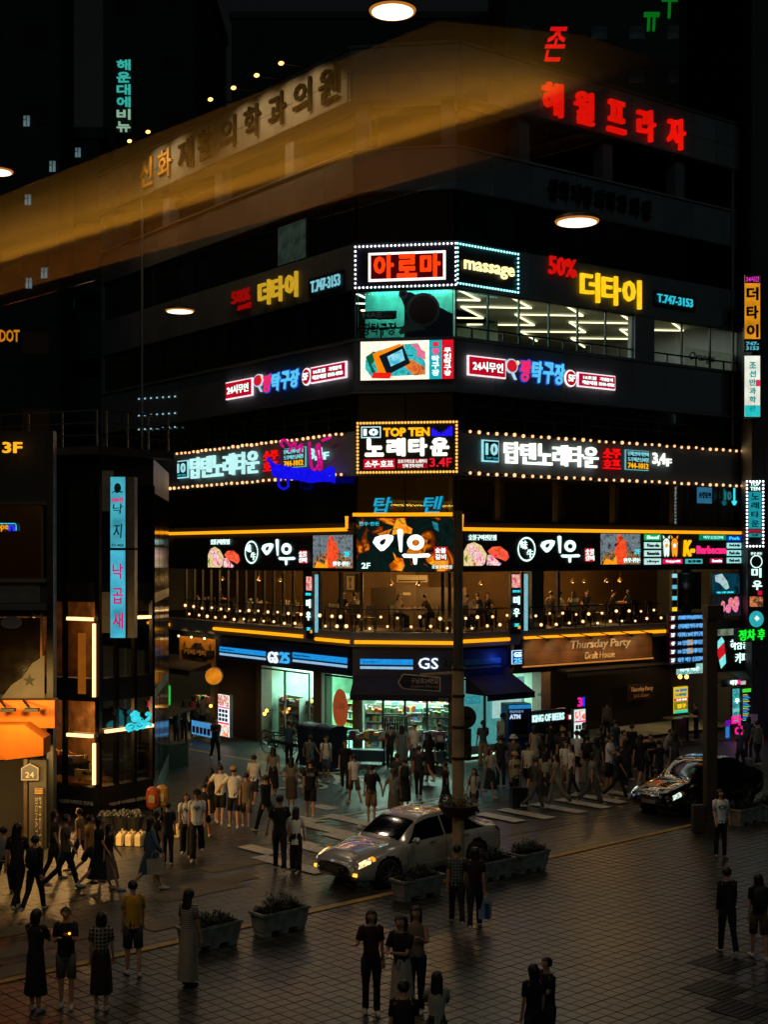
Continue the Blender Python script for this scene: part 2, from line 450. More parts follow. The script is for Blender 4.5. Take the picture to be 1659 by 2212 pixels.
def panels(z0, z1, off, width=1.5, m=wall_s, rows=1):
    cache = {}
    for fr, s0, s1 in ((FL, -LL, 0), (FC, 0, WC), (FR, 0, LR)):
        n = max(1, round((s1 - s0) / width)); w_ = (s1 - s0) / n; h = (z1 - z0) / rows
        me = MB().box(.008, w_ - .008, -.03, .0, .008, h - .008).mesh("cladding_panel"); me.materials.append(m)
        for i in range(n):
            for r in range(rows):
                p = fr.W(s0 + i * w_, off, z0 + r * h)
                obj("cladding_panel", me, None, bld, (p[0] - PC[0], p[1] - PC[1], p[2]), fr.a)
# solid bands from the street up
band(4.2, 4.72, .18, -.5); band(6.92, 8.72, .0, -.45, m=wall_dark)
band(10.42, 12.05, .0, -.45); band(13.5, 15.32, .0, -.45); band(17.2, 18.9, .0, -.45)
band(20.75, 22.25, .0, -.45); band(24.0, 25.9, .25, -.6)
band(25.9, 26.02, .33, -.7, "coping", mat('#4a4b48', .5))
panels(24.02, 25.88, .25, 1.25, rows=2); panels(20.77, 22.23, .0, 1.9, m=wall_d); panels(17.22, 18.88, .0, 1.9, m=wall_d)
panels(13.52, 15.3, .0, 1.9, m=wall_d)
band(13.42, 13.5, .12, -.3, "ledge", wall_s); band(15.32, 15.42, .1, -.3, "ledge", wall_s); band(22.25, 22.33, .1, -.3, "ledge", wall_s)
# floor slabs behind the bands
def slab(z0, z1, din, name="floor_slab", m=None, gap=.3):
    A = off_pts(-gap); P = [Vector((*a, 0)) for a in A]; B = [Vector(FL.W(-LL, -din)), Vector(FR.W(LR, -din))]
    mid = Vector(((PB[0] + PC[0]) / 2 + .4, 49.3 + din * 1.1, 0))
    ring = [P[0], P[1], P[2], P[3], B[1], mid, B[0]]
    v = [(p.x, p.y, z0) for p in ring] + [(p.x, p.y, z1) for p in ring]; n = 7
    f = [tuple(reversed(range(n))), tuple(range(n, 2 * n))] + [(i, (i + 1) % n, n + (i + 1) % n, n + i) for i in range(n)]
    return MB().add(v, f).build(name, m or wall_dark, bld, world=True)
for z in (4.3, 8.5, 12.0, 15.05, 18.5, 22.0): slab(z, z + .12, 12)
slab(25.7, 25.85, 9, "roof")
# inner core wall, carries the back of every floor
core = MB()
P = off_pts(-11.6); zt = 25.7
for a, b in zip(P, P[1:]):
    core.add([(*a, 0), (*b, 0), (*b, zt), (*a, zt)], [(0, 1, 2, 3)])
core.build("core_wall", mat('#26241f', .8, scale=.5), bld, world=True)
for fr, s in ((FL, -LL), (FR, LR)):
    a = fr.W(s, 0); b = fr.W(s, -11)
    mbx = MB(); d = (fr.ex[0] * .25 * (1 if fr is FR else -1), fr.ex[1] * .25 * (1 if fr is FR else -1))
    mbx.add([(a[0], a[1], 0), (b[0], b[1], 0), (b[0] + d[0], b[1] + d[1], 0), (a[0] + d[0], a[1] + d[1], 0),
             (a[0], a[1], 25.9), (b[0], b[1], 25.9), (b[0] + d[0], b[1] + d[1], 25.9), (a[0] + d[0], a[1] + d[1], 25.9)],
            [(0, 1, 2, 3), (7, 6, 5, 4), (0, 4, 5, 1), (1, 5, 6, 2), (2, 6, 7, 3), (3, 7, 4, 0)])
    mbx.build("end_wall", wall_d, bld, world=True)
def col_(fr, s, z0, z1, w_=.5, off=.02, dep=.5, m=None, name="column"):
    p = fr.W(s, off, z0)
    return MB().box(-w_ / 2, w_ / 2, 0, dep, 0, z1 - z0).build(name, m or wall_d, bld, (p[0] - PC[0], p[1] - PC[1], p[2]), fr.a)
# top loggia: open with columns, set back wall with dark glazing
for s in (-19.5, -14.6, -9.9, -4.4): col_(FL, s, 22.33, 24.0, .62, -.05)
for s in (.3, WC - .3): col_(FC, s, 22.33, 24.0, .5, -.1)
for s in (3.4, 7.9, 12.2, 16.2): col_(FR, s, 22.33, 24.0, .55, -.05)
band(22.33, 24.0, -1.6, -1.9, "set_back_wall", wall_dark)
# window rows: every window is a frame with its pane
def window_row(fr, s0, s1, z0, z1, n, pane=dglass, rec=.14, sub=0, mull=.06, glaze=True):
    w_ = (s1 - s0) / n; h = z1 - z0
    f = MB(); m = mull / 2
    for a, b, c, d in ((0, w_, 0, m * 1.4), (0, w_, h - m * 1.4, h), (0, m, m * 1.4, h - m * 1.4), (w_ - m, w_, m * 1.4, h - m * 1.4)): f.box(a, b, -.04, .04, c, d)
    if sub: f.box(m, w_ - m, -.035, .035, sub, sub + .06); f.box(w_ / 2 - .025, w_ / 2 + .025, -.03, .03, m * 1.4, sub)
    fm = f.mesh("window"); fm.materials.append(frame_m)
    if sub:
        pms = [MB().box(m, w_ - m, -.006, .006, sub + .06, h - m * 1.4).mesh("pane"), MB().box(m, w_ / 2 - .025, -.006, .006, m * 1.4, sub).mesh("pane"), MB().box(w_ / 2 + .025, w_ - m, -.006, .006, m * 1.4, sub).mesh("pane")]
    else: pms = [MB().box(m, w_ - m, -.006, .006, m * 1.4, h - m * 1.4).mesh("pane")]
    for p_ in pms: p_.materials.append(pane)
    for i in range(n):
        p = fr.W(s0 + i * w_, -rec, z0)
        o = obj("window", fm, None, bld, (p[0] - PC[0], p[1] - PC[1], p[2]), fr.a)
        if glaze:
            for p_ in pms: obj("pane", p_, None, o, (0, 0, 0))
for z0, z1 in ((18.9, 20.75), (12.05, 13.42)):
    window_row(FL, -LL, -.1, z0, z1, 14); window_row(FC, .1, WC - .1, z0, z1, 2); window_row(FR, .1, LR, z0, z1, 11)
window_row(FL, -LL, -.1, 15.42, 17.2, 14)
window_row(FL, -LL, -.1, 8.72, 10.42, 12); 
window_row(FC, .1, WC - .1, 8.72, 10.42, 2, pane=lglass); window_row(FR, .1, LR, 8.72, 10.42, 9, pane=lglass)
# lit windows of the fifth floor
window_row(FC, .1, WC - .1, 15.42, 17.2, 2, pane=lglass, sub=.36)
window_row(FR, .1, 9.4, 15.42, 17.2, 6, pane=lglass, sub=.36); window_row(FR, 10.6, 16.0, 15.42, 17.2, 3, pane=lglass, sub=.36)
col_(FR, 10.0, 15.42, 17.2, 1.15, .0, .4); col_(FR, 16.3, 15.42, 17.2, .55, .0, .4)
# a faintly lit window on the sixth floor, left side
def inner(fr, s0, s1, z0, z1, din, wallm, floorm, ceilm, name="room", tint=None):
    mb = MB()
    a = fr.W(s0, -.3); b = fr.W(s1, -.3); c = fr.W(s1, -din); d = fr.W(s0, -din)
    q = [(p[0], p[1]) for p in (a, b, c, d)]
    d_, c_ = d[:2], c[:2]; mb.add([(*d_, z0), (*c_, z0), (*c_, z1), (*d_, z1)], [(0, 1, 2, 3)], 0)
    mb.add([(*p, z0) for p in q], [(0, 1, 2, 3)], 1); mb.add([(*p, z1) for p in q], [(3, 2, 1, 0)], 2)
    return mb.build(name, [wallm, floorm, ceilm], bld, world=True)
pale = mat('#9aa596', .7, scale=.6); green = mat('#3f7d70', .7, scale=.8)
A = off_pts(-.4)
def ring_room(z0, z1, din, segs, wallm, floorm, ceilm, nm):
    A = off_pts(-.35); B = off_pts(-din); mb = MB()
    for i in segs:
        mb.add([(*B[i], z0), (*B[i + 1], z0), (*B[i + 1], z1), (*B[i], z1)], [(0, 1, 2, 3)], 0)
        mb.add([(*A[i], z0), (*A[i + 1], z0), (*B[i + 1], z0), (*B[i], z0)], [(0, 1, 2, 3)], 1)
        mb.add([(*A[i], z1), (*A[i + 1], z1), (*B[i + 1], z1), (*B[i], z1)], [(3, 2, 1, 0)], 2)
    return mb.build(nm, [wallm, floorm, ceilm], bld, world=True)
ring_room(15.3, 17.75, 11, (1, 2), mat('#7d8878', .8, scale=.5), mat('#5a4a38', .6), mat('#8f9a8c', .8, scale=.5), "hall_lining")
# zigzag light strips under the fifth-floor ceiling: one fitting per run
strip_m = emi('#ffe9b8', 2.6, .05); strip_w = emi('#e8fff2', 2.6, .05)
def strip(pts, z, m=strip_m, label=""):
    t_ = thing("ceiling_light", label, "ceiling light", FR.W(pts[0][0], pts[0][1], z), 0, "zigzag ceiling lights on the fifth floor")
    b = MB()
    for (s0, o0), (s1, o1) in zip(pts, pts[1:]): b.bar(FR.W(s0, o0, z), FR.W(s1, o1, z), .07, .05)
    b.build("light_strip", m, t_, world=True)
for k, s in enumerate((-.6, 2.2, 5.0, 8.0, 11.2, 14.4)):
    strip([(s - .6, -2.0), (s + 1.9, -3.4), (s - .6, -4.9), (s + 1.9, -6.4), (s - .6, -8.0), (s + 1.9, -9.6)], 17.68, strip_m if k else strip_w,
          ["zigzag ceiling light behind the corner window beside the big paddle picture", "zigzag ceiling light behind the first panes right of the corner", "zigzag ceiling light behind the fifth-floor panes below the yellow letters, left one", "zigzag ceiling light behind the fifth-floor panes below the yellow letters, right one",
           "zigzag ceiling light left of the dark pillar on the fifth floor", "zigzag ceiling light right of the dark pillar on the fifth floor"][k])
p = FC.W(.1, -1.8, 15.35); MB().box(0, 3.4, 0, .1, 0, 2.3).build("teal_partition", mat('#3aa090', .7, var=.35), bld, (p[0] - PC[0], p[1] - PC[1], p[2]), FC.a); light('AREA', FC.W(1.8, -1.0, 17.5), 60, (.5, 1, .9), bld, 3, .5, (0, 0, FC.a), name="hall_light")
b_ = light('AREA', FR.W(5, -3, 17.55), 520, (.95, 1, .82), bld, 9, 4, (0, 0, FR.a), name="hall_light")
light('AREA', FC.W(1.8, -3, 17.5), 330, (.3, 1, .8), bld, 3, 3, (0, 0, FC.a), name="hall_light")
light('AREA', FR.W(13, -3, 17.55), 190, (.95, 1, .82), bld, 4, 4, (0, 0, FR.a), name="hall_light")
# third floor: dim amber room strips seen under the karaoke sign
ring_room(8.62, 10.6, 5.0, (1, 2), mat('#2e2318', .8), mat('#1a1613', .7), mat('#7a5430', .7, var=.4, scale=2), "karaoke_lining")
for s in (-.0, 3.2, 7.0, 11.0): light('AREA', FR.W(s + 1, -1.0, 8.8), 7, (1, .52, .16), bld, 2.6, .4, (R(180), 0, FR.a), name="room_light")
light('AREA', FC.W(1.8, -1.0, 8.8), 9, (1, .52, .16), bld, 2.6, .4, (R(180), 0, FC.a), name="room_light")
for s in (.35, 2.6, 5.6, 8.8, 12.4): col_(FR, s, 8.72, 10.42, .22, -.4, .3, mat('#4a3826', .7), "inner_post")
# second floor: open restaurant
ring_room(4.72, 7.3, 5.2, (0, 1, 2), mat('#5d4424', .8, var=.3, scale=.7), mat('#3a2a1a', .6, var=.3), mat('#241a10', .7), "restaurant_lining")
for fr, s, w_ in ((FL, -15.5, .5), (FL, -3.05, .62), (FR, 4.05, .62), (FR, 12.55, .6), (FR, 16.2, .5)):
    col_(fr, s, 4.72, 6.92, w_, .0, .45, mat('#2a2c2e', .6))
# folding glass leaves stacked in the left opening: tall dark frames
for i in range(13):
    p = FL.W(-12.8 + i * .72, -.1, 4.75)
    o = MB().box(-.05, .05, -.05, .05, 0, 2.15).build("folding_frame", frame_m, bld, (p[0] - PC[0], p[1] - PC[1], p[2]), FL.a)
for fr, s in ((FL, -2.5), (FL, -1.1), (FC, .25), (FC, WC - .25), (FC, WC - .5), (FR, 3.4), (FR, 5.3), (FR, 12.0)):
    p = fr.W(s, -.2, 4.75)
    MB().box(-.06, .06, -.06, .06, 0, 2.15).build("folding_frame", frame_m, bld, (p[0] - PC[0], p[1] - PC[1], p[2]), fr.a)
for fr, s, o_, e in ((FL, -11, -2.2, 110), (FL, -7, -2.2, 120), (FL, -3.6, -3.2, 90), (FC, 1.8, -2.6, 120), (FR, 2.0, -2.6, 95), (FR, 6.5, -2.5, 120), (FR, 10.2, -2.5, 100)):
    light('POINT', fr.W(s, o_, 6.5), e * 1.15, (1, .55, .16), bld, radius=.15, name="room_light")
# ground floor: piers and shop linings
for fr, s, w_ in ((FL, -16.3, .5), (FL, -10.3, .35), (FL, -6.55, .4), (FL, -2.35, .55), (FC, .1, .3), (FC, WC - .12, .3), (FR, 4.45, .5), (FR, 12.4, .5), (FR, 16.2, .5)):
    col_(fr, s, 0, 4.2, w_, .02, .5, mat('#544a3e', .6, scale=1.5), "pier")
shop = ring_room(.12, 3.3, 6.0, (0, 1, 2), mat('#b8cfc0', .8, scale=.6), mat('#a9b5aa', .35, scale=1), mat('#c0d0c6', .8), "shop_lining")
band(3.1, 4.18, .02, -.4, "fascia_wall", mat('#101828', .5))
# partition closing the shop towards the bar and the food stall
for fr, s in ((FL, -6.7), (FR, 4.6)):
    a = fr.W(s, -.3); b = fr.W(s, -6)
    MB().bar((a[0], a[1], 1.65), (b[0], b[1], 1.65), .15, 3.1).build("partition_wall", mat('#8fa398', .8), bld, world=True)
for fr, s, o_, e in ((FL, -5, -2.2, 420), (FL, -2, -2.5, 300), (FC, 1.8, -2.5, 460), (FR, 2.4, -2.2, 300)):
    light('AREA', fr.W(s, o_, 3.22), e, (.62, 1, .78), bld, 2.4, 1.6, (0, 0, fr.a), name="shop_light")
# left piece of the wing beyond: dark shutter wall between sign shop and stores
MB().box(0, 3.1, 0, .1, 0, 3.1).build("brick_front", mat('#3b241b', .8, var=.4, scale=3), bld, tuple(Vector(FL.W(-10.1, -.2, 0)) - Vector((PC[0], PC[1], 0))), FL.a)
# right part ground floor: bar front, dark timber, open
MB().box(4.8, 16, 0, .1, 0, 3.2).build("bar_back_wall", mat('#1c1610', .8), bld, tuple(Vector(FR.W(0, -3.2, 0)) - Vector((PC[0], PC[1], 0))), FR.a)
light('POINT', FR.W(7, -1.6, 2.6), 14, (1, .5, .18), bld, name="room_light"); light('POINT', FR.W(14, -1.4, 2.6), 22, (1, .6, .25), bld, name="room_light")
# glowing sixth-floor panels on the left stand in for a dim green room
for k in range(2):
    p = FL.W(FL.s_(612 + 26 * k), -.11, 19.0); MB().box(-.55, .55, -.02, .0, 0, 1.5).build("room_glow_panel", emi('#3c4a40', .35, .5, 2), bld, (p[0] - PC[0], p[1] - PC[1], p[2]), FL.a)
# white lettered panels behind the last fifth-floor panes
for u0, u1 in ((1482, 1535), (1540, 1590)):
    a, b, c, d = FR.rect(u0, u1, 750, 790, -.3); c = 15.5; p = FR.W(a, -.35, c); MB().box(0, b - a, 0, .03, 0, .75).build("white_panel", emi('#6a7060', .45, .2), bld, (p[0] - PC[0], p[1] - PC[1], p[2]), FR.a)
a, b, c, d = FR.rect(1493, 1548, 757, 786, 0); p = FR.W(a, -.1, 15.55); textmb("Orange", 0, b - a, .05, .5, 0, .01, .02, .25).build("window_lettering", mat('#101010', .6), bld, (p[0] - PC[0], p[1] - PC[1], p[2]), FR.a)
# thin safety railing in front of the fourth-floor windows, and rain pipes
rlm = mat('#4a4c4a', .4, metal=.6)
for fr, s0, s1, lb in ((FL, -18, -.3, "thin dark window railing on the fourth floor, left wing"), (FR, .3, 12.5, "thin dark window railing on the fourth floor, right wing")):
    t_ = thing("railing", lb, "railing", fr.W(s0, .1, 12.2), fr.a, "fourth-floor window railings"); L = s1 - s0
    for z in (.35, .72): MB().box(0, L, -.02, .02, z, z + .035).build("rail", rlm, t_)
    for i in range(int(L / 1.5) + 1): MB().box(-.02, .02, -.02, .02, 0, .72).build("post", rlm, t_, (i * 1.5, 0, 0))
for fr, s in ((FL, -16.6), (FR, 15.4)): MB().tube([fr.W(s, .12, 12.2), fr.W(s, .12, 25.8)], .06, 8).build("rain_pipe", wall_s, bld, world=True)
# roof floodlights on arms in front of the cornice, lighting the sign letters
for k, (u, v) in enumerate(((280, 305), (320, 285), (455, 215), (505, 190), (555, 163), (608, 137))):
    s = FL.s_(u, 1.6); z = 26.9
    t_ = thing("floodlight", ["sign floodlight on a roof arm, leftmost of the row", "sign floodlight on a roof arm, second from the left", "sign floodlight on a roof arm, third from the left", "sign floodlight on a roof arm, fourth from the left", "sign floodlight on a roof arm, fifth from the left", "sign floodlight on a roof arm, nearest the building corner"][k], "floodlight", FL.W(s, 0, 26.0), FL.a, "roof floodlights over the sign letters")
    z = EYE + (VH - v) * FL.Y(s, 1.6) / FPX - 26.0
    MB().bar((0, .1, .02), (0, -1.6, z), .05).build("arm", frame_m, t_)
    MB().ball((0, -1.62, z), (.13, .1, .07), 8, 5).build("lamp_head", emi('#ffb060', 3.5, 0), t_)
    sp = light('SPOT', FL.W(s, 1.7, 26.0 + z - .1), 150, (1, .62, .26), t_, spot=R(110), radius=.08, name="flood_beam")
    aim_t = Vector(FL.W(s + .3, .2, 24.2)); d = aim_t - Vector(FL.W(s, 1.7, 26.0 + z - .1))
    sp.rotation_euler = d.to_track_quat('-Z', 'Y').to_euler()
# ------------------------------------------------------------------ signs on the corner building
WH = emi('#d8fff4', 1.5); WARM = emi('#fff2cf', 1.5); CY = emi('#35e0ee', 1.1); CYD = emi('#2fb8c8', .6); RED = emi('#ff1408', 1.1); REDD = emi('#8f0a06', .8)
ORG = emi('#ff5a10', 1.3); YEL = emi('#ffc61a', 1.15); MAG = emi('#ff1c9a', 1.0); GRN = emi('#28ff3c', 1.0); BLU = emi('#2438ff', 1.0)
AMB = emi('#ff9c10', 1.4, .05, sample=True); AMBT = emi('#ff9a20', 1.1); BLUEL = emi('#38a8f0', .9); TEAL = emi('#2fd0c8', .8)
BULB = emi('#ffbe84', 1.6, 0); BULBW = emi('#f2f4ff', 3.0, .3, 40); BULBC = emi('#8ff8ff', 3.0, .2, 40)
CRIM = emi('#d80c3c', .9); INK = mat('#08090b', .6); DGREY = mat('#141619', .5); PNK = emi('#ff3a6a', 1.0)
def S(*a, **k): return Sign(*a, **k)
# roof letters
def cornice_letters(text, fr, us, vs, h, label, m, group=None, off=.28, dep=.14, off_m=None, w_=.95, bold=.03):
    z0 = None
    a = fr.s_(us[0], off); b = fr.s_(us[1], off)
    t_ = thing("letter_sign", label, "sign", fr.W(a, off, 0), fr.a, group)
    n = len(text)
    for i, ch in enumerate(text):
        u = us[0] + (us[1] - us[0]) * i / (n - 1) if not isinstance(us, dict) else 0
        s = fr.s_(u, off); z = fr.z_(vs[0] + (vs[1] - vs[0]) * i / (n - 1), u, off)
        o = textmb(ch, s - a - w_ / 2, s - a + w_ / 2, z - h / 2, z + h / 2, -.06, bold, dep).build("letter", m[i] if isinstance(m, list) else m, t_)
    return t_
yl = mat('#c8962e', .5); dk = mat('#05080a', .95, spec=.1)
zc = 24.95
def letters_s(text, fr, ulist, z0, z1, label, ms, off=.28, wpx=None, dep=.16, name="letter_sign", bold=.018, cat="sign"):
    t_ = thing(name, label, cat, fr.W(fr.s_(ulist[0], off), off, z0), fr.a)
    a = fr.s_(ulist[0], off)
    for ch, u, m in zip(text, ulist, ms):
        s = fr.s_(u, off) - a; w_ = wpx
        textmb(ch, s - w_ / 2, s + w_ / 2, 0, z1 - z0, -.05, bold, dep).build("letter", m, t_)
    return t_
letters_s("신화재활의학과의원", FL, [318, 358, 402, 446, 495, 547, 601, 655, 712], 24.3, 25.6, "large dark channel letters along the floodlit left cornice, first two of them gold", [yl, yl] + [dk] * 7, wpx=1.25, dep=.06)
letters_s("해월프라자", FR, [1190, 1258, 1328, 1392, 1457], 24.15, 25.4, "five big glowing red letters along the right cornice", [emi('#f01208', .95)] * 5, wpx=1.0)
letters_s("신화재활의학과의원", FR, [1190, 1215, 1240, 1265, 1290, 1315, 1340, 1366, 1392], 21.15, 21.85, "unlit dark letters on the grey band under the right cornice", [mat('#111517', .5)] * 9, off=.04, wpx=.45)
# massage parlour corner sign
s_ = S("marquee_sign", "corner marquee with red Korean letters in a white glowing frame and white bulbs", FC, 768, 985, 530, 619, .12, .3, body='#1a0f22')
s_.panel(.13, .14, .9, .84, emi('#fff4ee', 1.5), y=.01, name="light_frame"); s_.panel(.155, .2, .875, .78, emi('#5a0408', .6), y=.035, name="back_panel")
s_.text("아로마", .17, .2, .865, .78, emi('#ff3c0c', 1.25), y=.07, bold=.05, each=True); s_.bulbs(26, 9, BULBW, .04)
s_ = S("marquee_sign", "dark side panel with glowing cream word massage and white bulb border", FR, 987, 1118, 538, 622, .12, .3, body='#0e0f10')
s_.text("massage", .1, .28, .93, .62, emi('#ffe9a0', 1.6), y=.05, bold=.02); s_.bulbs(22, 9, BULBC, .04)
# thai massage signs
for fr, side, P in ((FL, "left", ((503, 542, 626, 653), (515, 543, 656, 668), (560, 648, 598, 652), (675, 738, 600, 625))), (FR, "right", ((1184, 1243, 557, 597), None, (1250, 1386, 596, 659), (1418, 1494, 641, 659)))):
    a = P[0]; z = fr.rect(*P[2], .05)
    t_ = thing("letter_sign", f"red, yellow and pale blue letters with phone number on the {side} upper wing", "sign", fr.W(z[0], .05, z[2]), fr.a)
    def put(txt, q, m, bold=.018, sl=0):
        r = fr.rect(*q, .05); return textmb(txt, r[0] - z[0], r[1] - z[0], r[2] - z[2], r[3] - z[2], -.03, bold, .08)
    put("50%", P[0], RED).build("lettering", emi('#e8140c', .75) if side == "right" else emi('#c01008', .5), t_)
    if P[1]: put(".000원", P[1], RED).build("lettering", emi('#c01008', .5), t_)
    r = fr.rect(*P[2], .05); ww = (r[1] - r[0]) / 3
    for i, ch in enumerate("더타이"):
        textmb(ch, r[0] - z[0] + i * ww + .05, r[0] - z[0] + (i + 1) * ww - .1, r[2] - z[2], r[3] - z[2], -.03, .022, .1).build("letter", YEL if side == "right" else emi('#e0b028', .75), t_)
    q = fr.rect(*P[3], .05)
    MB().box(q[0] - z[0] - .2, q[1] - z[0] + .2, -.05, -.01, q[2] - z[2] - .15, q[3] - z[2] + .12).build("back_panel", mat('#0b0c10', .5), t_)
    textmb("T.747-3153", q[0] - z[0], q[1] - z[0], q[2] - z[2], q[3] - z[2], -.06, .01, .05).build("lettering", emi('#8ad8e8', .8) if side == "left" else emi('#30c8dc', .95), t_)
# corner window picture: table tennis paddle decal on the panes
s_ = S("window_decal", "dark blue and brown paddle picture with Korean lettering on the corner window", FC, 776, 980, 628, 734, -.05, .02, mk=False, cat="window decal")
navy = mat('#12263f', .6); brown = mat('#43281f', .6); pgrey = mat('#5d7268', .6)
mb = MB(); X, Z = s_.X, s_.Z
mb.poly([(X(.48), Z(0)), (X(.99), Z(0)), (X(.99), Z(.5)), (X(.55), Z(.97)), (X(.42), Z(.97)), (X(.5), Z(.6))], -.03, 0, .006)
mb.disc(X(.68), Z(.6), .62, -.045, 2, 28); mb.disc(X(.68), Z(.6), .52, -.055, 1, 28)
mb.poly([(X(.52), Z(.42)), (X(.58), Z(.34)), (X(.72), Z(.2)), (X(.52), Z(.16)), (X(.44), Z(.1)), (X(.42), Z(.16))], -.05, 2)
mb.disc(X(.47), Z(.93), .17, -.045, 2, 16); mb.disc(X(.47), Z(.93), .09, -.055, 0, 12)
mb.build("picture", [navy, brown, pgrey], s_.o)
s_.panel(.02, .44, .4, .6, mat('#2b5a5c', .6), y=.0); s_.text("HAE", .04, .47, .24, .57, mat('#a8b8b0', .6), y=.03); s_.panel(.2, .42, .38, .53, mat('#0f1214', .6), y=.03); s_.text("24시무인", .21, .44, .37, .51, mat('#7d8886', .6), y=.055)
s_.text("짱탁구장", .03, .1, .4, .36, mat('#0d1419', .6), y=.02, shear=.15)
# table tennis hall signs (left and right wings)
def paddle_sign(side, fr, q24, qp, qn, q5, qb):
    z = fr.rect(*q24, .05)
    t_ = thing("letter_sign", f"24 hour table tennis hall sign with red paddle and blue letters on the {side} wing", "sign", fr.W(z[0], .05, z[2]), fr.a)
    def R_(q): r = fr.rect(*q, .05); return r[0] - z[0], r[1] - z[0], r[2] - z[2], r[3] - z[2]
    def plate(q, m, txts, nm):
        a, b, c, d = R_(q); MB().box(a - .05, b + .05, -.1, -.02, c - .05, d + .05).build(nm, emi('#ffe6ee', 1.1), t_)
        MB().box(a, b, -.13, -.1, c, d).build("face_panel", m, t_)
        for (tt, x0, y0, x1, y1) in txts: textmb(tt, a + (b - a) * x0, a + (b - a) * x1, c + (d - c) * y0, c + (d - c) * y1, -.14, .015, .03).build("lettering", WH, t_)
    plate(q24, emi('#c80c28', .8), [("24시무인", .08, .22, .92, .78)], "cabinet")
    plate(qb, emi('#c40a3c', .75), [("16호점", .1, .56, .45, .84), ("해운대점", .07, .14, .47, .44), ("가맹문의", .56, .56, .92, .84), ("1544-4788", .54, .16, .96, .42)], "cabinet")
    a, b, c, d = R_(qp); mx_ = (a + b) / 2; mb = MB()
    mb.disc(mx_, c + (d - c) * .66, (b - a) * .56, -.05, 0, 20, (d - c) * .36, .05); mb.disc(mx_, c + (d - c) * .66, (b - a) * .46, -.07, 1, 20, (d - c) * .3)
    mb.poly([(mx_ - .03, c + (d - c) * .32), (mx_ + .12, c + (d - c) * .32), (b - .02, c), (b - .14, c)], -.06, 0, .03)
    mb.disc(b, d - .12, .09, -.08, 2, 12); mb.build("paddle", [emi('#b8d8f0', 1.0), emi('#d8182c', .9), emi('#ffcf8a', 1.2)], t_)
    a, b, c, d = R_(qn); n = 4; k = (b - a) / n
    for i, ch in enumerate("짱탁구장"):
        textmb(ch, a + i * k - .03, a + (i + 1) * k + .01, c - .05, d + .05, -.04, .06, .03, .15).build("letter_outline", emi('#2a50c8', .8), t_)
        textmb(ch, a + i * k + .02, a + (i + 1) * k - .03, c, d, -.08, .03, .05, .15).build("letter", emi('#f0286a', 1.0) if i == 0 else emi('#58c8f4', 1.0), t_)
    a, b, c, d = R_(q5); mb = MB(); mb.disc((a + b) / 2, (c + d) / 2, (b - a) * .56, -.05, 0, 20, (d - c) * .56, .04); mb.disc((a + b) / 2, (c + d) / 2, (b - a) * .47, -.07, 1, 20, (d - c) * .47)
    mb.build("floor_disc", [emi('#fff0f2', 1.2), emi('#c00c20', .8)], t_); textmb("5F", a + (b - a) * .2, b - (b - a) * .2, c + (d - c) * .28, d - (d - c) * .28, -.09, .02, .03).build("lettering", WH, t_)
paddle_sign("left", FL, (493, 547, 824, 857), (550, 569, 809, 848), (571, 651, 804, 842), (655, 673, 797, 831), (677, 750, 790, 820))
paddle_sign("right", FR, (1010, 1087, 775, 812), (1092, 1116, 776, 820), (1120, 1218, 782, 828), (1220, 1243, 801, 834), (1247, 1324, 811, 837))
# LED advertising screen on the corner
s_ = S("led_screen", "bright advertising screen showing a handheld device held in a hand", FC, 779, 980, 736, 820, .05, .2, body='#101010', cat="screen")
s_.panel(.0, .0, .74, 1, emi('#fff3dc', 1.15, sample=True), y=.0, name="screen_field"); s_.panel(.74, .0, .875, 1, emi('#18b8c4', .85), y=.0); s_.panel(.875, .0, 1, 1, emi('#e81428', .9), y=.0)
X, Z = s_.X, s_.Z; mb = MB()
def pp(pts, mi, y=-.23): mb.poly([(X(a), Z(b)) for a, b in pts], y, mi)
pp([(.06, .62), (.18, .75), (.42, .9), (.62, .93), (.7, .4), (.7, .12), (.12, .08), (.05, .3)], 0, -.225)
pp([(.06, .6), (.14, .74), (.2, .7), (.12, .4), (.2, .05), (.14, .1)], 1)
pp([(.13, .68), (.42, .92), (.48, .86), (.28, .1), (.2, .12)], 2, -.235)
pp([(.2, .62), (.46, .88), (.54, .42), (.29, .12)], 3, -.24); pp([(.29, .6), (.45, .78), (.48, .5), (.33, .34)], 4, -.245)
pp([(.45, .4), (.55, .52), (.69, .3), (.69, .12), (.58, .1), (.5, .28)], 5, -.238); pp([(.12, .05), (.32, .03), (.34, .18), (.14, .2)], 6, -.245); pp([(.54, .92), (.63, .9), (.6, .6), (.7, .5), (.7, .7)], 7, -.232)
mb.build("picture", [led(['#1d7f86', '#3fd4d8', '#0e4a52'], .9), emi('#0c6a3c', .7), emi('#ff8a0a', 1.0), emi('#15262e', .5), led(['#b8f6ff', '#30b4d8'], 1.0), led(['#a8123c', '#ff8a30', '#5a0c20'], .9), emi('#f0200c', 1.0), emi('#f27a9a', .9)], s_.o)
for i, ch in enumerate("짱탁구장"): s_.text(ch, .77, .62 - i * .18, .85, .78 - i * .18, emi('#ff4a8a', 1.0) if i == 0 else WH, bold=.04)
for i, ch in enumerate("무인탁구장"): s_.text(ch, .9, .66 - i * .145, .975, .79 - i * .145, WH, bold=.03)
s_.panel(.78, .83, .84, .95, emi('#f02c50', 1), y=.01, name="paddle_mark")
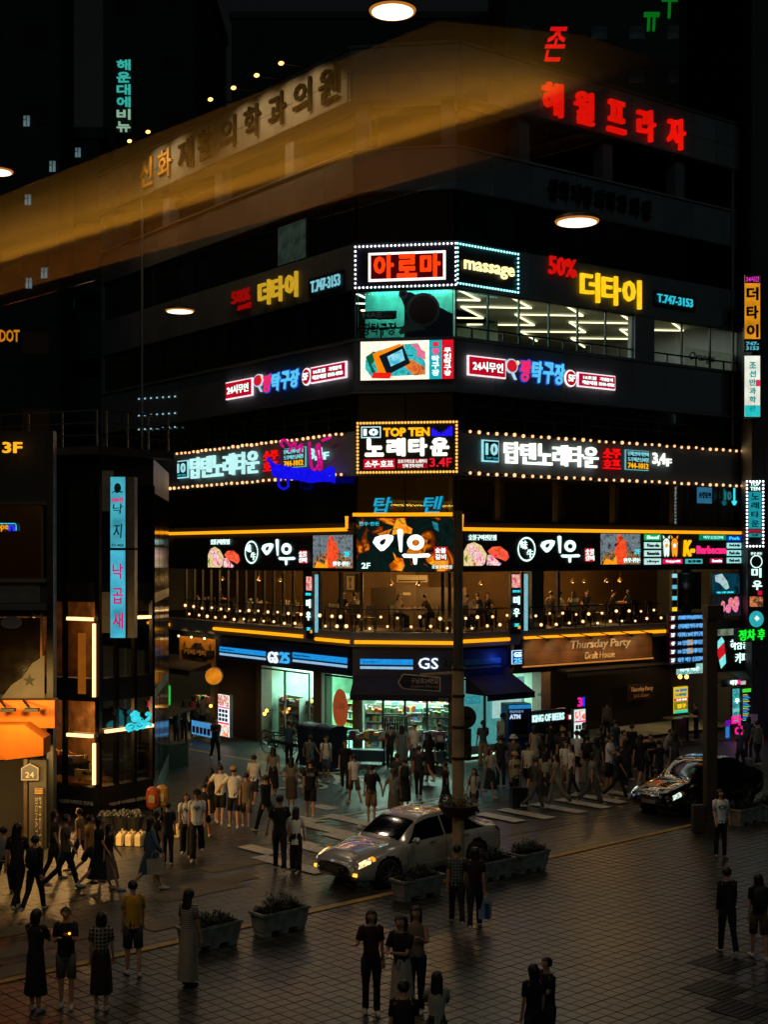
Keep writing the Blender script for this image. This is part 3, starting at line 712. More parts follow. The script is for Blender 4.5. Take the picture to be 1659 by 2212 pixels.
# karaoke marquee on the corner
s_ = S("marquee_sign", "karaoke marquee with amber bulbs, white letters and orange TOP TEN on the corner", FC, 773, 987, 913, 1020, .15, .35, body='#0d0c10')
s_.panel(.035, .7, .235, .93, emi('#c8f4ff', 1.1), y=.01, name="number_frame"); s_.panel(.045, .72, .225, .91, mat('#0c1c28', .5), y=.035, name="number_plate")
s_.text("10", .06, .745, .21, .885, WH, y=.06, bold=.05); s_.text("TOP TEN", .26, .72, .73, .9, emi('#ffb010', 1.3), bold=.05)
mb = MB(); X, Z = s_.X, s_.Z
for i in range(22):
    a = .75 + i * .0095; h = .75 + .16 * abs(i - 9) / 12 + .02 * (i % 3)
    mb.box(X(a), X(a + .006), -.39, -.36, Z(.72), Z(min(.92, h)))
mb.build("equaliser_bars", emi('#2418ff', 1.2), s_.o)
s_.text("노래타운", .06, .32, .94, .69, emi('#fffbe8', 1.5), bold=.06, each=True)
s_.panel(.06, .07, .38, .27, emi('#d01028', .9), y=.01); s_.text("소주·호프", .075, .1, .365, .24, WH, y=.04)
s_.panel(.4, .08, .71, .27, emi('#b00c1c', .8), y=.01); s_.text("호프가격으로 노래까지", .41, .18, .7, .255, WH, y=.04, bold=.0); s_.text("단체 연회석완비", .46, .09, .66, .165, WH, y=.04, bold=0)
s_.text("3.4F", .73, .1, .95, .28, emi('#f01830', 1.0)); s_.bulbs(32, 14, emi('#ffb850', 1.4, 0), .05)
# karaoke letters on both wings
def karaoke(side, fr, q10, qt, qs, qb, qf, wht):
    z = fr.rect(*q10, .04)
    t_ = thing("letter_sign", f"white glowing karaoke letters and red lettering between bulb rows, {side} wing", "sign", fr.W(z[0], .04, z[2]), fr.a)
    def R_(q): r = fr.rect(*q, .04); return r[0] - z[0], r[1] - z[0], r[2] - z[2], r[3] - z[2]
    a, b, c, d = R_(q10); MB().box(a, b, -.08, 0, c, d).build("number_frame", emi('#9fe8f0', .95), t_); MB().box(a + .05, b - .05, -.11, -.08, c + .05, d - .05).build("number_plate", mat('#0b1a22', .5), t_)
    textmb("10", a + .1, b - .1, c + (d - c) * .3, d - .12, -.12, .03, .03).build("lettering", emi('#a8eef4', .9), t_); textmb("TOP TEN", a + .1, b - .1, c + .09, c + (d - c) * .22, -.12, 0, .03).build("lettering", CYD, t_)
    a, b, c, d = R_(qt); k = (b - a) / 6
    for i, ch in enumerate("탑텐노래타운"): textmb(ch, a + i * k + .03, a + (i + 1) * k - .04, c, d, -.05, .02, .1).build("letter", wht, t_)
    a, b, c, d = R_(qs); k = (b - a) / 2; h = (d - c) / 2
    for i, ch in enumerate("소주호프"): textmb(ch, a + (i % 2) * k, a + (i % 2 + 1) * k - .04, c + h * (1 - i // 2) + .03, c + h * (2 - i // 2) - .03, -.05, .02, .08).build("letter", emi('#ff0e10', .95), t_)
    a, b, c, d = R_(qb); MB().box(a, b, -.06, 0, c, d).build("phone_frame", emi('#7fc8d0', .7), t_); MB().box(a + .03, b - .03, -.09, -.06, c + .03, d - .03).build("phone_plate", mat('#0a1014', .5), t_)
    for i, tt in enumerate(("단체,연회석완비", "도우미손님사절")): textmb(tt, a + .08, b - .08, c + (d - c) * (.7 - i * .28), c + (d - c) * (.92 - i * .28), -.1, 0, .03).build("lettering", emi('#90e8f4', .8), t_)
    textmb("744-1012", a + .08, b - .08, c + (d - c) * .08, c + (d - c) * .36, -.1, .02, .03).build("lettering", emi('#ffb41a', 1.0), t_)
    a, b, c, d = R_(qf); textmb("3,4", a, a + (b - a) * .68, c, d, -.05, .03, .06).build("lettering", wht, t_); textmb("F", a + (b - a) * .74, b, c, c + (d - c) * .6, -.05, .03, .06).build("lettering", wht, t_)
karaoke("left", FL, (386, 408, 995, 1033), (414, 563, 981, 1028), (573, 604, 972, 1019), (616, 662, 967, 1010), (673, 713, 967, 994), emi('#b8f0ee', 1.1))
karaoke("right", FR, (1040, 1075, 951, 998), (1085, 1290, 960, 1006), (1301, 1339, 968, 1015), (1350, 1400, 973, 1016), (1408, 1448, 979, 1007), emi('#f6fff0', 1.4))
bme = MB().ball((0, 0, 0), .068, 6, 4).mesh("bulb"); bme.materials.append(BULB)
def bulb_row(fr, s0, s1, z, off, label, n, sock=True):
    t_ = thing("bulb_string", label, "string lights", fr.W(s0, off, z), fr.a, "rows of round bulbs along the karaoke sign")
    MB().bar((0, .04, .0), (s1 - s0, .04, 0), .05, .06).build("rail", frame_m, t_)
    rb = random.Random(n)
    for i in range(n): obj("bulb", bme, None, t_, ((s1 - s0) * (i + .5) / n + rb.uniform(-.04, .04), -.02, rb.uniform(-.025, .01))).scale = [rb.uniform(.75, 1.12)] * 3
    light('AREA', fr.W((s0 + s1) / 2, off + .05, z), 3.2 * abs(s1 - s0), (1, .62, .25), t_, abs(s1 - s0), .05, (R(90), 0, fr.a + R(180)), name="string_glow")
sl = FL.s_(358)
bulb_row(FL, sl, -.4, 12.0, .12, "upper row of round warm bulbs along the left karaoke letters", 38)
bulb_row(FL, sl, -.4, 10.5, .12, "lower row of round warm bulbs along the left karaoke letters", 34)
bulb_row(FR, .3, LR - .3, 12.0, .12, "upper row of round warm bulbs along the right karaoke letters", 36)
bulb_row(FR, .3, LR - .3, 10.5, .12, "lower row of round warm bulbs along the right karaoke letters", 36)
t_ = thing("reflected_scribble", "pink and blue scribble reflection built as tubes over the left karaoke letters", "neon sign", FL.W(FL.s_(575, .4), .4, FL.z_(1050, 575, .4)), FL.a)  # glass reflection of an indoor neon, built here as glowing tubes
def squig(nm, m, pts, r_):
    a0 = FL.s_(575, .4); P = [(FL.s_(u, .4) - a0, 0, FL.z_(v, u, .4) - t_.location.z) for u, v in pts]; Q = []
    for i in range(len(P) - 1):
        for k in range(5):
            f = [crm(P[max(i - 1, 0)][q], P[i][q], P[i + 1][q], P[min(i + 2, len(P) - 1)][q], k / 5) for q in range(3)]; Q.append(f)
    MB().tube(Q + [P[-1]], r_, 6).build(nm, m, t_)
def crm(a, b, c, d, t): return .5 * ((2 * b) + (-a + c) * t + (2 * a - 5 * b + 4 * c - d) * t * t + (-a + 3 * b - 3 * c + d) * t ** 3)
PK = emi('#e0108c', .8, .3); BL2 = emi('#1410f0', .95, .3)
squig("pink_reflection", PK, [(612, 965), (606, 958), (612, 950), (622, 957), (628, 968), (624, 975), (636, 955), (640, 970), (652, 960), (648, 980)], .05); squig("pink_reflection", PK, [(668, 955), (672, 1005), (680, 1014), (688, 1000), (684, 968), (690, 962), (694, 1008), (688, 1014)], .05); squig("pink_reflection", PK, [(696, 952), (706, 948), (714, 945)], .05)
for k in range(5): squig("blue_reflection", BL2, [(578 + 4 * k, 990 + 3 * k), (590, 1004 + 5 * k), (612, 1008 + 6 * k), (640, 1014 + 5 * k), (668, 1016 + 6 * k), (690, 1022 + 4 * k), (716, 1010 + 7 * k), (722, 1030 + 3 * k)], .055)
squig("blue_reflection", BL2, [(604, 1030), (602, 1048), (612, 1056), (622, 1050), (620, 1034)], .05); MB().bar((1.6, .0, -.2), (1.6, .4, -.2), .04).build("bracket", frame_m, t_)
# blue handwritten letters over the charcoal grill screen
for ch, q in (("탑", (807, 847, 1074, 1110)), ("텐", (914, 957, 1072, 1108))):
    r = FC.rect(*q, .1); t_ = thing("letter_sign", "turquoise slanted %s letter above the flame screen" % ("left" if ch == "탑" else "right"), "sign", FC.W(r[0], .1, r[2]), FC.a)
    textmb(ch, 0, r[1] - r[0], 0, r[3] - r[2], 0, .015, .06, .2).build("letter", emi('#18a8d0', .9), t_)
# yellow neon tubes
def neon(label, pts, r=.065, m=AMB):
    """pts: (frame, s, z)"""
    P = [Vector(f.W(s, .22, z)) for f, s, z in pts]
    t_ = thing("neon_tube", label, "neon tube", P[0], 0, "yellow neon tubes round the restaurant floor")
    MB().tube([p for p in P], r, 8).build("tube", m, t_, world=True)
    br = MB()
    for a, b in zip(P, P[1:]):
        k = max(1, int((b - a).length / 1.5))
        for i in range(k + 1): p = a.lerp(b, i / k); f = pts[0][0]; br.bar(p, p + Vector((f.ey[0], f.ey[1], 0)) * .2, .04)
    br.build("bracket", frame_m, t_, world=True)
z1, z2, z3, z4 = 8.47, 9.0, 4.42, 8.4
neon("long yellow neon tube over the left restaurant sign", [(FL, FL.s_(330), z1), (FL, -.15, z1), (FL, -.15, z2 - .05)])
neon("yellow neon tube along the top of the flame screen", [(FC, -.0, z2), (FC, WC - .1, z2)])
neon("yellow neon tube over the right restaurant sign running down its right edge", [(FR, .1, z2), (FR, .1, z1), (FR, FR.s_(1606), z1), (FR, FR.s_(1606), FR.z_(1345, 1606))])
neon("short yellow neon tube under the railing, far left", [(FL, FL.s_(328), z3), (FL, FL.s_(375), z3)])
neon("yellow neon tube under the left restaurant railing", [(FL, FL.s_(471), z3), (FL, FL.s_(664), z3)])
neon("yellow neon tube under the corner restaurant railing", [(FL, FL.s_(692), z3 - .05), (FL, 0, z3 - .05)])
neon("yellow neon tube under the flame screen window", [(FC, .06, z3 - .05), (FC, WC - .05, z3 - .05)])
neon("short yellow neon tube right of the street pole", [(FR, .1, z3), (FR, FR.s_(1092), z3)])
neon("yellow neon tube over the timber bar sign", [(FR, FR.s_(1124), z3), (FR, FR.s_(1431), z3)])
# restaurant signs: flame screen
s_ = S("led_screen", "large restaurant screen with white brush letters over orange flames", FC, 770, 980, 1119, 1234, .05, .25, cat="screen", body='#0a0b0b')
s_.panel(0, 0, 1, 1, led(['#06100e', '#0c201c', '#0a1412', '#7a2c04', '#ff8a14', '#ffb840'], .85, 1.1, (.3, .44, .54, .585, .63, .72)), y=0, name="screen_field")
X, Z = s_.X, s_.Z; mb = MB(); rngf = random.Random(11)
def flame(pts, mi=0, y=-.275): mb.poly([(X(a), Z(b)) for a, b in pts], y, mi)
flame([(.37, .68), (.38, .8), (.42, .99), (.5, 1), (.52, .86), (.58, .8), (.57, .7), (.5, .72), (.47, .6), (.42, .7)])
0 and flame([(.57, .9), (.62, .95), (.68, .86), (.74, .7), (.8, .56), (.86, .45), (.8, .38), (.76, .4), (.75, .6), (.68, .74), (.62, .72), (.6, .82)])
0 and flame([(.86, .82), (.93, .88), (.95, .8), (.9, .7), (.94, .66), (.9, .52), (.87, .5), (.9, .64), (.85, .74)])
flame([(.36, .0), (.34, .12), (.4, .22), (.38, .36), (.42, .26), (.48, .24), (.5, .1), (.47, .0), (.4, .02)]); flame([(.22, .7), (.3, .76), (.37, .8), (.33, .68), (.26, .66)], 1); flame([(.52, .35), (.6, .66), (.74, .6), (.7, .3)], 1, -.272); flame([(.74, .16), (.8, .22), (.85, .16), (.8, .1)], 0)
flame([(.78, .94), (.8, .8), (.85, .74), (.84, .9)], 2)
mb.build("flames", [led(['#5a1c04', '#ff7a0c', '#ffae28', '#3a1202'], 1.0, 2.6), led(['#8a2c06', '#ff8a12', '#2a0c02'], .8, 5), led(['#0c5a64', '#40c0d0'], .6, 6)], s_.o)
def brush_miu(s, a0, b0, a1, b1, m, y, bold=1.0):
    """hand drawn brush strokes of the restaurant name"""
    f = lambda x, z: (s.X(a0 + (a1 - a0) * x), s.Z(b0 + (b1 - b0) * z))
    sx = (s.X(a1) - s.X(a0)); sz = s.Z(b1) - s.Z(b0)
    g = MB(); yy = -s.d - y
    ring = lambda P, Q: g.add([(p[0], yy, p[1]) for p in [f(*k) for k in P + Q]], [(i, (i + 1) % len(P), len(P) + (i + 1) % len(P), len(P) + i) for i in range(len(P))])
    ring([(.0, .62), (.04, .76), (.14, .82), (.28, .84), (.36, .8), (.35, .68), (.28, .52), (.2, .4), (.14, .38), (.08, .46)], [(.12, .62), (.14, .67), (.18, .71), (.21, .72), (.23, .71), (.225, .66), (.21, .6), (.18, .56), (.155, .55), (.13, .57)])
    g.poly([f(.42, .96), f(.47, 1.0), f(.52, .96), (f(.51, .38)), f(.49, .34), f(.46, .38)], yy)
    n = 14; ring([(.74 + .15 * math.cos(2 * math.pi * i / n), .62 + .22 * math.sin(2 * math.pi * i / n)) for i in range(n)], [(.74 + .065 * math.cos(2 * math.pi * i / n), .61 + .09 * math.sin(2 * math.pi * i / n)) for i in range(n)])
    g.poly([f(.5, .27), f(.54, .31), f(.74, .3), f(.95, .32), f(1.0, .27), f(.97, .21), f(.77, .2), f(.76, .02), f(.72, .0), f(.70, .04), f(.69, .19), f(.54, .2)], yy)
    return g.build("brush_lettering", m, s.o)
brush_miu(s_, .17, .12, .77, .8, emi('#f4fff6', 1.5), .04)
s_.panel(.8, .2, .94, .46, emi('#c81018', .9), y=.035, name="seal"); s_.text("숯불", .815, .34, .925, .44, WH, y=.06); s_.text("갈비", .815, .22, .925, .32, WH, y=.06)
s_.text("한우·한돈", .03, .86, .24, .93, CY, bold=.0); s_.text("2F", .055, .05, .145, .16, WH); s_.text("숯불구이전문", .78, .05, .99, .115, WH, bold=0)
meat1 = [led(['#c01838', '#ff9ab0', '#ffe8e0', '#8a0c20'], 1.0, 6, (.3, .45, .55, .68)), led(['#d8a050', '#ffe8b0', '#a86a28'], .9, 5), led(['#ff1c50', '#ff6a3c', '#c00c18'], 1.0, 5), emi('#7fb02c', .6)]
meat2 = [led(['#e01c0c', '#ff5a2c', '#8a0c04'], 1.0, 4), led(['#2a1c10', '#c89868', '#4a3420', '#14100c'], .8, 9), led(['#40505a', '#9aa8b0', '#181c20'], .6, 4), emi('#ff9a14', 1.1)]
def miu_sign(side, fr, q, el):
    s = S("led_screen", f"restaurant light sign with meat pictures and white brush letters, {side} wing", fr, *q, .02, .18, cat="sign", body='#0b0c0c')
    # black brick look printed face: real shallow bricks
    mb = MB(); rr = random.Random(5); rows = 9; n = int(s.w / .24)
    for r in range(rows):
        for i in range(n):
            x0 = -s.w / 2 + (i + (r % 2) * .5) * s.w / n; x1 = min(x0 + s.w / n - .02, s.w / 2)
            if x1 > x0 + .03: mb.box(x0, x1, -s.d - .012, -s.d + .001, r * s.h / rows + .012, (r + 1) * s.h / rows - .004)
    stuff(mb.build("brick_relief", mat('#15181a', .5, rand=.4, island=True), s.o))
    u0, u1, vt, vb = q
    def N(a, b, c, d): # pixels to face coordinates
        r = fr.rect(a, b, c, d, .2); z = fr.rect(*q, .2); return ((r[0] - z[0]) / s.w, (r[2] - z[2]) / s.h, (r[1] - z[0]) / s.w, (r[3] - z[2]) / s.h)
    s.text("숯불구이전문점", *N(*el['t']), WH, bold=0, y=.03)
    a, b, c, d = N(*el['m1']); X = lambda k: s.X(a + (c - a) * k); Z = lambda k: s.Z(b + (d - b) * k); g = MB(); y = -s.d - .03
    g.poly([(X(0), Z(0)), (X(0), Z(.6)), (X(.08), Z(.9)), (X(.22), Z(1)), (X(.38), Z(.85)), (X(.5), Z(.5)), (X(.46), Z(.1)), (X(.4), Z(0))], y, 1)
    g.poly([(X(.06), Z(.75)), (X(.16), Z(.92)), (X(.34), Z(.6)), (X(.46), Z(.2)), (X(.4), Z(.02)), (X(.24), Z(.15)), (X(.14), Z(.5))], y - .012, 0)
    g.poly([(X(.52), Z(.62)), (X(.62), Z(.8)), (X(.8), Z(.82)), (X(.96), Z(.6)), (X(1), Z(.35)), (X(.92), Z(.18)), (X(.78), Z(.3)), (X(.6), Z(.4))], y, 2)
    g.poly([(X(.5), Z(.45)), (X(.6), Z(.45)), (X(.82), Z(.08)), (X(.78), Z(0)), (X(.5), Z(.02))], y - .012, 0); g.poly([(X(0), Z(.3)), (X(.08), Z(.5)), (X(.06), Z(.1))], y - .015, 3)
    g.build("meat_picture", meat1, s.o)
    a, b, c, d = N(*el['c']); g = MB(); cx, cz = s.X((a + c) / 2), s.Z((b + d) / 2); rx = (s.X(c) - s.X(a)) / 2; rz = (s.Z(d) - s.Z(b)) / 2
    g.disc(cx, cz, rx, -s.d - .04, 0, 28, rz, hole=.86); g.build("ring", WH, s.o)
    s.text("味", a + (c - a) * .17, b + (d - b) * .5, a + (c - a) * .52, b + (d - b) * .85, WH, y=.04, bold=.01); s.text("牛", a + (c - a) * .5, b + (d - b) * .16, a + (c - a) * .86, b + (d - b) * .5, WH, y=.04, bold=.01)
    brush_miu(s, *N(*el['n']), emi('#d8fffa', 1.5), .04)
    a, b, c, d = N(*el['s']); s.panel(a, b, c, d, emi('#d01028', .9), y=.015, name="seal"); s.text("숯불", a + .001, (b + d) / 2, c - .001, d - .03, WH, y=.04, bold=0); s.text("갈비", a + .001, b + .03, c - .001, (b + d) / 2 - .02, WH, y=.04, bold=0)
    a, b, c, d = N(*el['m2']); X = lambda k: s.X(a + (c - a) * k); Z = lambda k: s.Z(b + (d - b) * k); g = MB()
    g.poly([(X(0), Z(0)), (X(0), Z(1)), (X(1), Z(1)), (X(1), Z(0))], y + .005, 2)
    g.poly([(X(.02), Z(0)), (X(.02), Z(.22)), (X(.2), Z(.42)), (X(.5), Z(.48)), (X(.8), Z(.42)), (X(1), Z(.25)), (X(1), Z(0))], y, 1)
    g.poly([(X(.36), Z(0)), (X(.34), Z(.35)), (X(.42), Z(.95)), (X(.48), Z(1)), (X(.62), Z(.75)), (X(.66), Z(.5)), (X(.6), Z(.0))], y - .012, 0)
    g.poly([(X(.05), Z(0)), (X(.12), Z(.2)), (X(.3), Z(.1)), (X(.38), Z(.3)), (X(.4), Z(0))], y - .015, 3)
    g.poly([(X(.5), Z(.86)), (X(.98), Z(.97)), (X(1), Z(.93)), (X(.55), Z(.8))], y - .02, 2)
    g.build("grill_picture", meat2, s.o)
    s.text("2F", a + (c - a) * .82, b + (d - b) * .34, a + (c - a) * .97, b + (d - b) * .5, CY, y=.07, bold=0); s.text("한우·한돈", a + (c - a) * .55, b + (d - b) * .06, a + (c - a) * .97, b + (d - b) * .2, WH, y=.07, bold=0)
miu_sign("left", FL, (374, 764, 1160, 1226), dict(t=(457, 497, 1165, 1176), m1=(450, 519, 1181, 1226), c=(530, 559, 1168, 1218), n=(566, 640, 1164, 1221), s=(648, 665, 1189, 1217), m2=(677, 763, 1156, 1227)))
miu_sign("right", FR, (992, 1386, 1150, 1221), dict(t=(1011, 1070, 1155, 1167), m1=(1001, 1099, 1171, 1222), c=(1117, 1156, 1160, 1213), n=(1166, 1253, 1157, 1216), s=(1263, 1282, 1184, 1213), m2=(1297, 1383, 1153, 1219)))
# barbecue sign with two cartoon cattle
q = (1389, 1604, 1153, 1221)
s_ = S("led_screen", "light sign with two cartoon cows, orange K and menu tabs at the right end", FR, *q, .02, .18, body='#0a0a0a')
def N(a, b, c, d):
    r = FR.rect(a, b, c, d, .2); z = FR.rect(*q, .2); return ((r[0] - z[0]) / s_.w, (r[2] - z[2]) / s_.h, (r[1] - z[0]) / s_.w, (r[3] - z[2]) / s_.h)
def tab(a, b, c, d, m, t, tm): s_.panel(a, b, c, d, m, y=.01, name="menu_tab"); s_.text(t, a + (c - a) * .14, b + (d - b) * .22, c - (c - a) * .14, d - (d - b) * .22, tm, y=.035, bold=.0)
for i, t in enumerate(("Beef", "Prime ribs", "Marinated ribs", "ribeye")): tab(.012, .78 - i * .25, .17, .97 - i * .25, emi('#18c060', .8) if i == 0 else emi('#c8f8f0', .9), t, WH if i == 0 else INK)
for i, t in enumerate(("Pork", "Pork belly", "Pork ribs", "Pork neck")): tab(.835, .78 - i * .24, .985, .96 - i * .24, emi('#1030c0', .9) if i == 0 else emi('#a8f0f0', .9), t, CY if i == 0 else INK)
tab(.55, .8, .825, .98, emi('#109060', .7), "미우숯불갈비", emi('#90fff0', 1)); tab(.19, .05, .38, .2, emi('#e81860', .9), "Foreign guest O.K", WH); tab(.41, .05, .58, .2, emi('#50c8c8', .8), "051-747-7878", INK); tab(.66, .06, .79, .22, emi('#c81450', .8), "Reservation", WH)
s_.text("K-", .385, .28, .5, .8, emi('#ffb40c', 1.3), bold=.06, shear=.1); s_.text("Barbecue", .52, .36, .82, .62, emi('#ff2c7c', 1.1), bold=.04)
X, Z = s_.X, s_.Z; g = MB(); y = -s_.d - .04
for cx, mi in ((.22, 0), (.3, 1)):
    g.disc(X(cx), Z(.68), .2, y, mi, 16, .22); g.poly([(X(cx - .022), Z(.3)), (X(cx - .03), Z(.58)), (X(cx + .03), Z(.58)), (X(cx + .026), Z(.3)), (X(cx + .01), Z(.26)), (X(cx), Z(.36)), (X(cx - .01), Z(.26))], y, mi)
    g.poly([(X(cx - .03), Z(.82)), (X(cx - .035), Z(.95)), (X(cx - .015), Z(.88))], y, mi); g.poly([(X(cx + .03), Z(.82)), (X(cx + .035), Z(.95)), (X(cx + .015), Z(.88))], y, mi)
    g.disc(X(cx), Z(.62), .1, y - .01, 2 if mi == 0 else 0, 12, .09); g.disc(X(cx - .012), Z(.75), .025, y - .015, 3, 8); g.disc(X(cx + .012), Z(.75), .025, y - .015, 3, 8)
g.build("cartoon_cows", [emi('#e8fff0', 1.1), emi('#ff9a20', 1.1), emi('#f0a83c', 1.0), mat('#0a0808', .5)], s_.o)
# vertical light boxes on the restaurant pillars
for nm, fr, q, tq in (("left", FL, (661, 675, 1243, 1378), (680, 687, 1241, 1366)), ("right", FR, (1104, 1125, 1238, 1369), (1133, 1140, 1240, 1362))):
    s = S("light_box", f"narrow black light box with meat picture and white letters on the {nm} restaurant pillar", fr, *q, .12, .12, cat="sign")
    s.panel(.1, .76, .9, .98, led(['#d01c30', '#ff8a90', '#ffd8c0', '#7a1018'], .9, 6), name="meat_picture"); s.text("한우·한돈", .12, .68, .9, .72, CY, bold=0)
    s.text("미", .2, .48, .8, .62, WH, bold=.03); s.text("우", .2, .28, .8, .42, WH, bold=.03); s.text("2F", .3, .12, .75, .17, CY); s.panel(.72, .08, .95, .13, emi('#ffb41a', 1), name="badge")
    r = fr.rect(*tq, .2); t_ = thing("light_tube", f"upright pale blue fluorescent tube beside the {nm} pillar light box", "light tube", fr.W((r[0] + r[1]) / 2, .2, r[2]), fr.a)
    MB().box(-.06, .06, -.04, .04, 0, r[3] - r[2]).build("tube", emi('#8ccfe0', .75), t_)
# glowing thin light line under the sign band
# railing with round bulbs in front of the diners
rme = MB().ball((0, 0, 0), .06, 8, 5).mesh("bulb"); rme.materials.append(emi('#ffc68c', 2.0, 0))
def railing(label, fr, s0, s1, rows=2):
    t_ = thing("railing", label, "railing", fr.W(s0, .05, 4.72), fr.a, "railings of the open restaurant")
    g = MB(); L = s1 - s0; g.box(0, L, -.02, .02, .82, .86)
    g.build("top_rail", frame_m, t_)
    n = int(L / .9) + 1
    for i in range(n + 1): MB().box(-.015, .015, -.015, .015, 0, .82).build("post", frame_m, t_, (L * i / n, 0, 0))
    t2 = thing("bulb_string", label.replace("railing", "warm round bulbs strung on the railing"), "string lights", fr.W(s0, .12, 4.72), fr.a, "bulb strings on the restaurant railing")
    k = int(L / .38); rbb = random.Random(label)
    g = MB()
    for i in range(k + 1):
        x = L * (i + .5) / (k + 1); z = .2 if i % 2 else .55
        obj("bulb", rme, None, t2, (x + rbb.uniform(-.08, .08), -.02, z + rbb.uniform(-.06, .05))).scale = [rbb.uniform(.7, 1.2)] * 3; x2 = L * (i + 1.5) / (k + 1)
        if i < k: g.bar((x, 0, z), (x2, 0, .55 if i % 2 else .2), .012)
    g.build("wire", INK, t2); light('AREA', fr.W((s0 + s1) / 2, -.1, 5.15), 7 * L, (1, .58, .2), t2, L, .2, (R(180), 0, fr.a), name="string_glow")
railing("railing of the left restaurant opening", FL, FL.s_(402), FL.s_(660)); railing("railing left of the corner under the framed picture", FL, FL.s_(693), -.05); railing("railing under the flame screen", FC, .05, WC - .05)
railing("short railing right of the street pole", FR, .1, FR.s_(1097)); railing("railing over the timber bar sign", FR, FR.s_(1142), FR.s_(1428))
# convenience store fascia
def fascia(label, fr, s0, s1, parts):
    t_ = thing("shop_fascia", label, "shop sign", fr.W(s0, .02, 3.12), fr.a)
    MB().box(0, s1 - s0, -.16, -.0, 0, .98).build("cabinet", mat('#0e1c40', .5, var=.1), t_)
    for kind, u0, u1, vt, vb in parts:
        a, b, c, d = fr.rect(u0, u1, vt, vb, .2); a -= s0; b -= s0; c -= 3.12; d -= 3.12
        if kind == 'st': MB().box(a, b, -.19, -.15, c + .02, d).build("blue_stripe", emi('#1f9cf0', .85), t_); MB().box(a, b, -.19, -.15, c - .14, c - .05).build("white_stripe", emi('#a0d0f4', .8), t_); textmb("Lifestyle Platform", a + .1, a + min(1.2, (b - a) * .35), c + .07, d - .06, -.2, 0, .01).build("lettering", mat('#0c3a78', .5), t_)
        elif kind == 'sd': MB().box(a, b, -.19, -.15, c, d).build("unlit_stripe", mat('#2a6a78', .5), t_); MB().box(a, b, -.19, -.15, c - .14, c - .07).build("unlit_stripe", mat('#50606a', .5), t_)
        elif kind == 'GS': textmb("GS", a, b, c, d, -.16, .008, .08).build("lettering", emi('#e8f4ff', 1.2), t_)
        elif kind == '25': textmb("25", a, b, c, d, -.16, .012, .08).build("lettering", emi('#38b0f4', 1.0), t_)
        elif kind == '25d': textmb("25", a, b, c, d, -.16, .05, .08).build("lettering", mat('#1c2c38', .5), t_)
fascia("dark blue shop fascia with white and blue lettering, left wing", FL, FL.s_(471), -.08, [('st', 474, 573, 1402, 1413), ('GS', 580, 600, 1408, 1432), ('25', 605, 625, 1409, 1433), ('st', 632, 749, 1415, 1428)])
fascia("dark blue shop fascia over the store door, number unlit", FC, .0, WC, [('st', 778, 892, 1424, 1437), ('GS', 904, 947, 1421, 1445), ('25d', 949, 979, 1422, 1446)])
fascia("dark blue shop fascia with blue glowing end, right of the pole", FR, .06, FR.s_(1096), [('sd', 1003, 1082, 1423, 1435)])
light('POINT', FR.W(FR.s_(1088, .5), .55, 3.75), 9, (.05, .12, 1), None, radius=.1, name="blue_spot").name = "blue_spot"
s_ = S("projecting_sign", "small square blue and white store sign with white border on the pillar", FR, 1105, 1127, 1404, 1435, .2, .12, face=emi('#c8ecff', 1.1)); s_.panel(.07, .06, .93, .94, emi('#0c34b0', .9), y=.03); s_.text("GS", .15, .52, .85, .86, WH, y=.055); s_.text("25", .15, .12, .85, .44, emi('#60e0ff', 1), y=.055)
# awnings
def awning(label, fr, s0, s1, z0, z1, out, m, nm="awning", edge=True):
    t_ = thing(nm, label, "awning", fr.W(s0, .18, z0), fr.a); L = s1 - s0; h = z1 - z0
    MB().add([(0, 0, h), (L, 0, h), (L, -out, .18), (0, -out, .18), (0, 0, h + .03), (L, 0, h + .03), (L, -out, .21), (0, -out, .21)], [(0, 1, 2, 3), (7, 6, 5, 4), (0, 3, 7, 4), (1, 5, 6, 2)]).build("canopy", m, t_)
    MB().box(0, L, -out - .012, -out + .012, 0, .2).build("valance", m, t_)
    g = MB(); g.add([(0, 0, h), (0, -out, .18), (0, 0, .18)], [(0, 1, 2)]); g.add([(L, 0, h), (L, -out, .18), (L, 0, .18)], [(0, 2, 1)]); g.build("side_flap", m, t_)
    MB().bar((0, -out, .2), (L, -out, .2), .05).build("front_bar", frame_m, t_)
    return t_
nv = mat('#120f2a', .8, var=.2)
t_ = awning("dark purple awning over the store entrance", FC, .05, WC - .05, 2.35, 3.1, .9, nv); textmb("GS25", 3.2, 3.55, .04, .14, -.93, .01, .01).build("lettering", mat('#8088a0', .6), t_)
t_ = awning("dark purple awning over the papered glass wall right of the pole", FR, .3, FR.s_(1112, .3), 2.35, 3.1, 1.2, nv); textmb("GS25", 2.4, 2.75, .04, .14, -1.23, .01, .01).build("lettering", mat('#8088a0', .6), t_)
# shop glazing
def shop_glass(label, fr, s0, s1, z0, z1, n, m=None, film=None):
    t_ = thing("shop_window", label, "shop window", fr.W(s0, -.1, z0), fr.a); L = s1 - s0; h = z1 - z0; w_ = L / n
    for i in range(n):
        g = MB(); a, b = i * w_, (i + 1) * w_
        for x0, x1, c, d in ((a, b, 0, .06), (a, b, h - .06, h), (a, a + .04, .06, h - .06), (b - .04, b, .06, h - .06)): g.box(x0, x1, -.03, .03, c, d)
        f = g.build("frame", mat('#3a3f3e', .4, metal=.5), t_); MB().box(a + .04, b - .04, -.006, .006, .06, h - .06).build("pane", m or lglass, t_)
    return t_
shop_glass("tall green lit shop window with shelves behind, left of the pier", FL, FL.s_(560), FL.s_(664), .45, 3.0, 2)
t_ = shop_glass("green lit shop window with an orange round poster", FL, FL.s_(698), -.1, .3, 3.05, 1, glass((.7, .95, .82), .06))
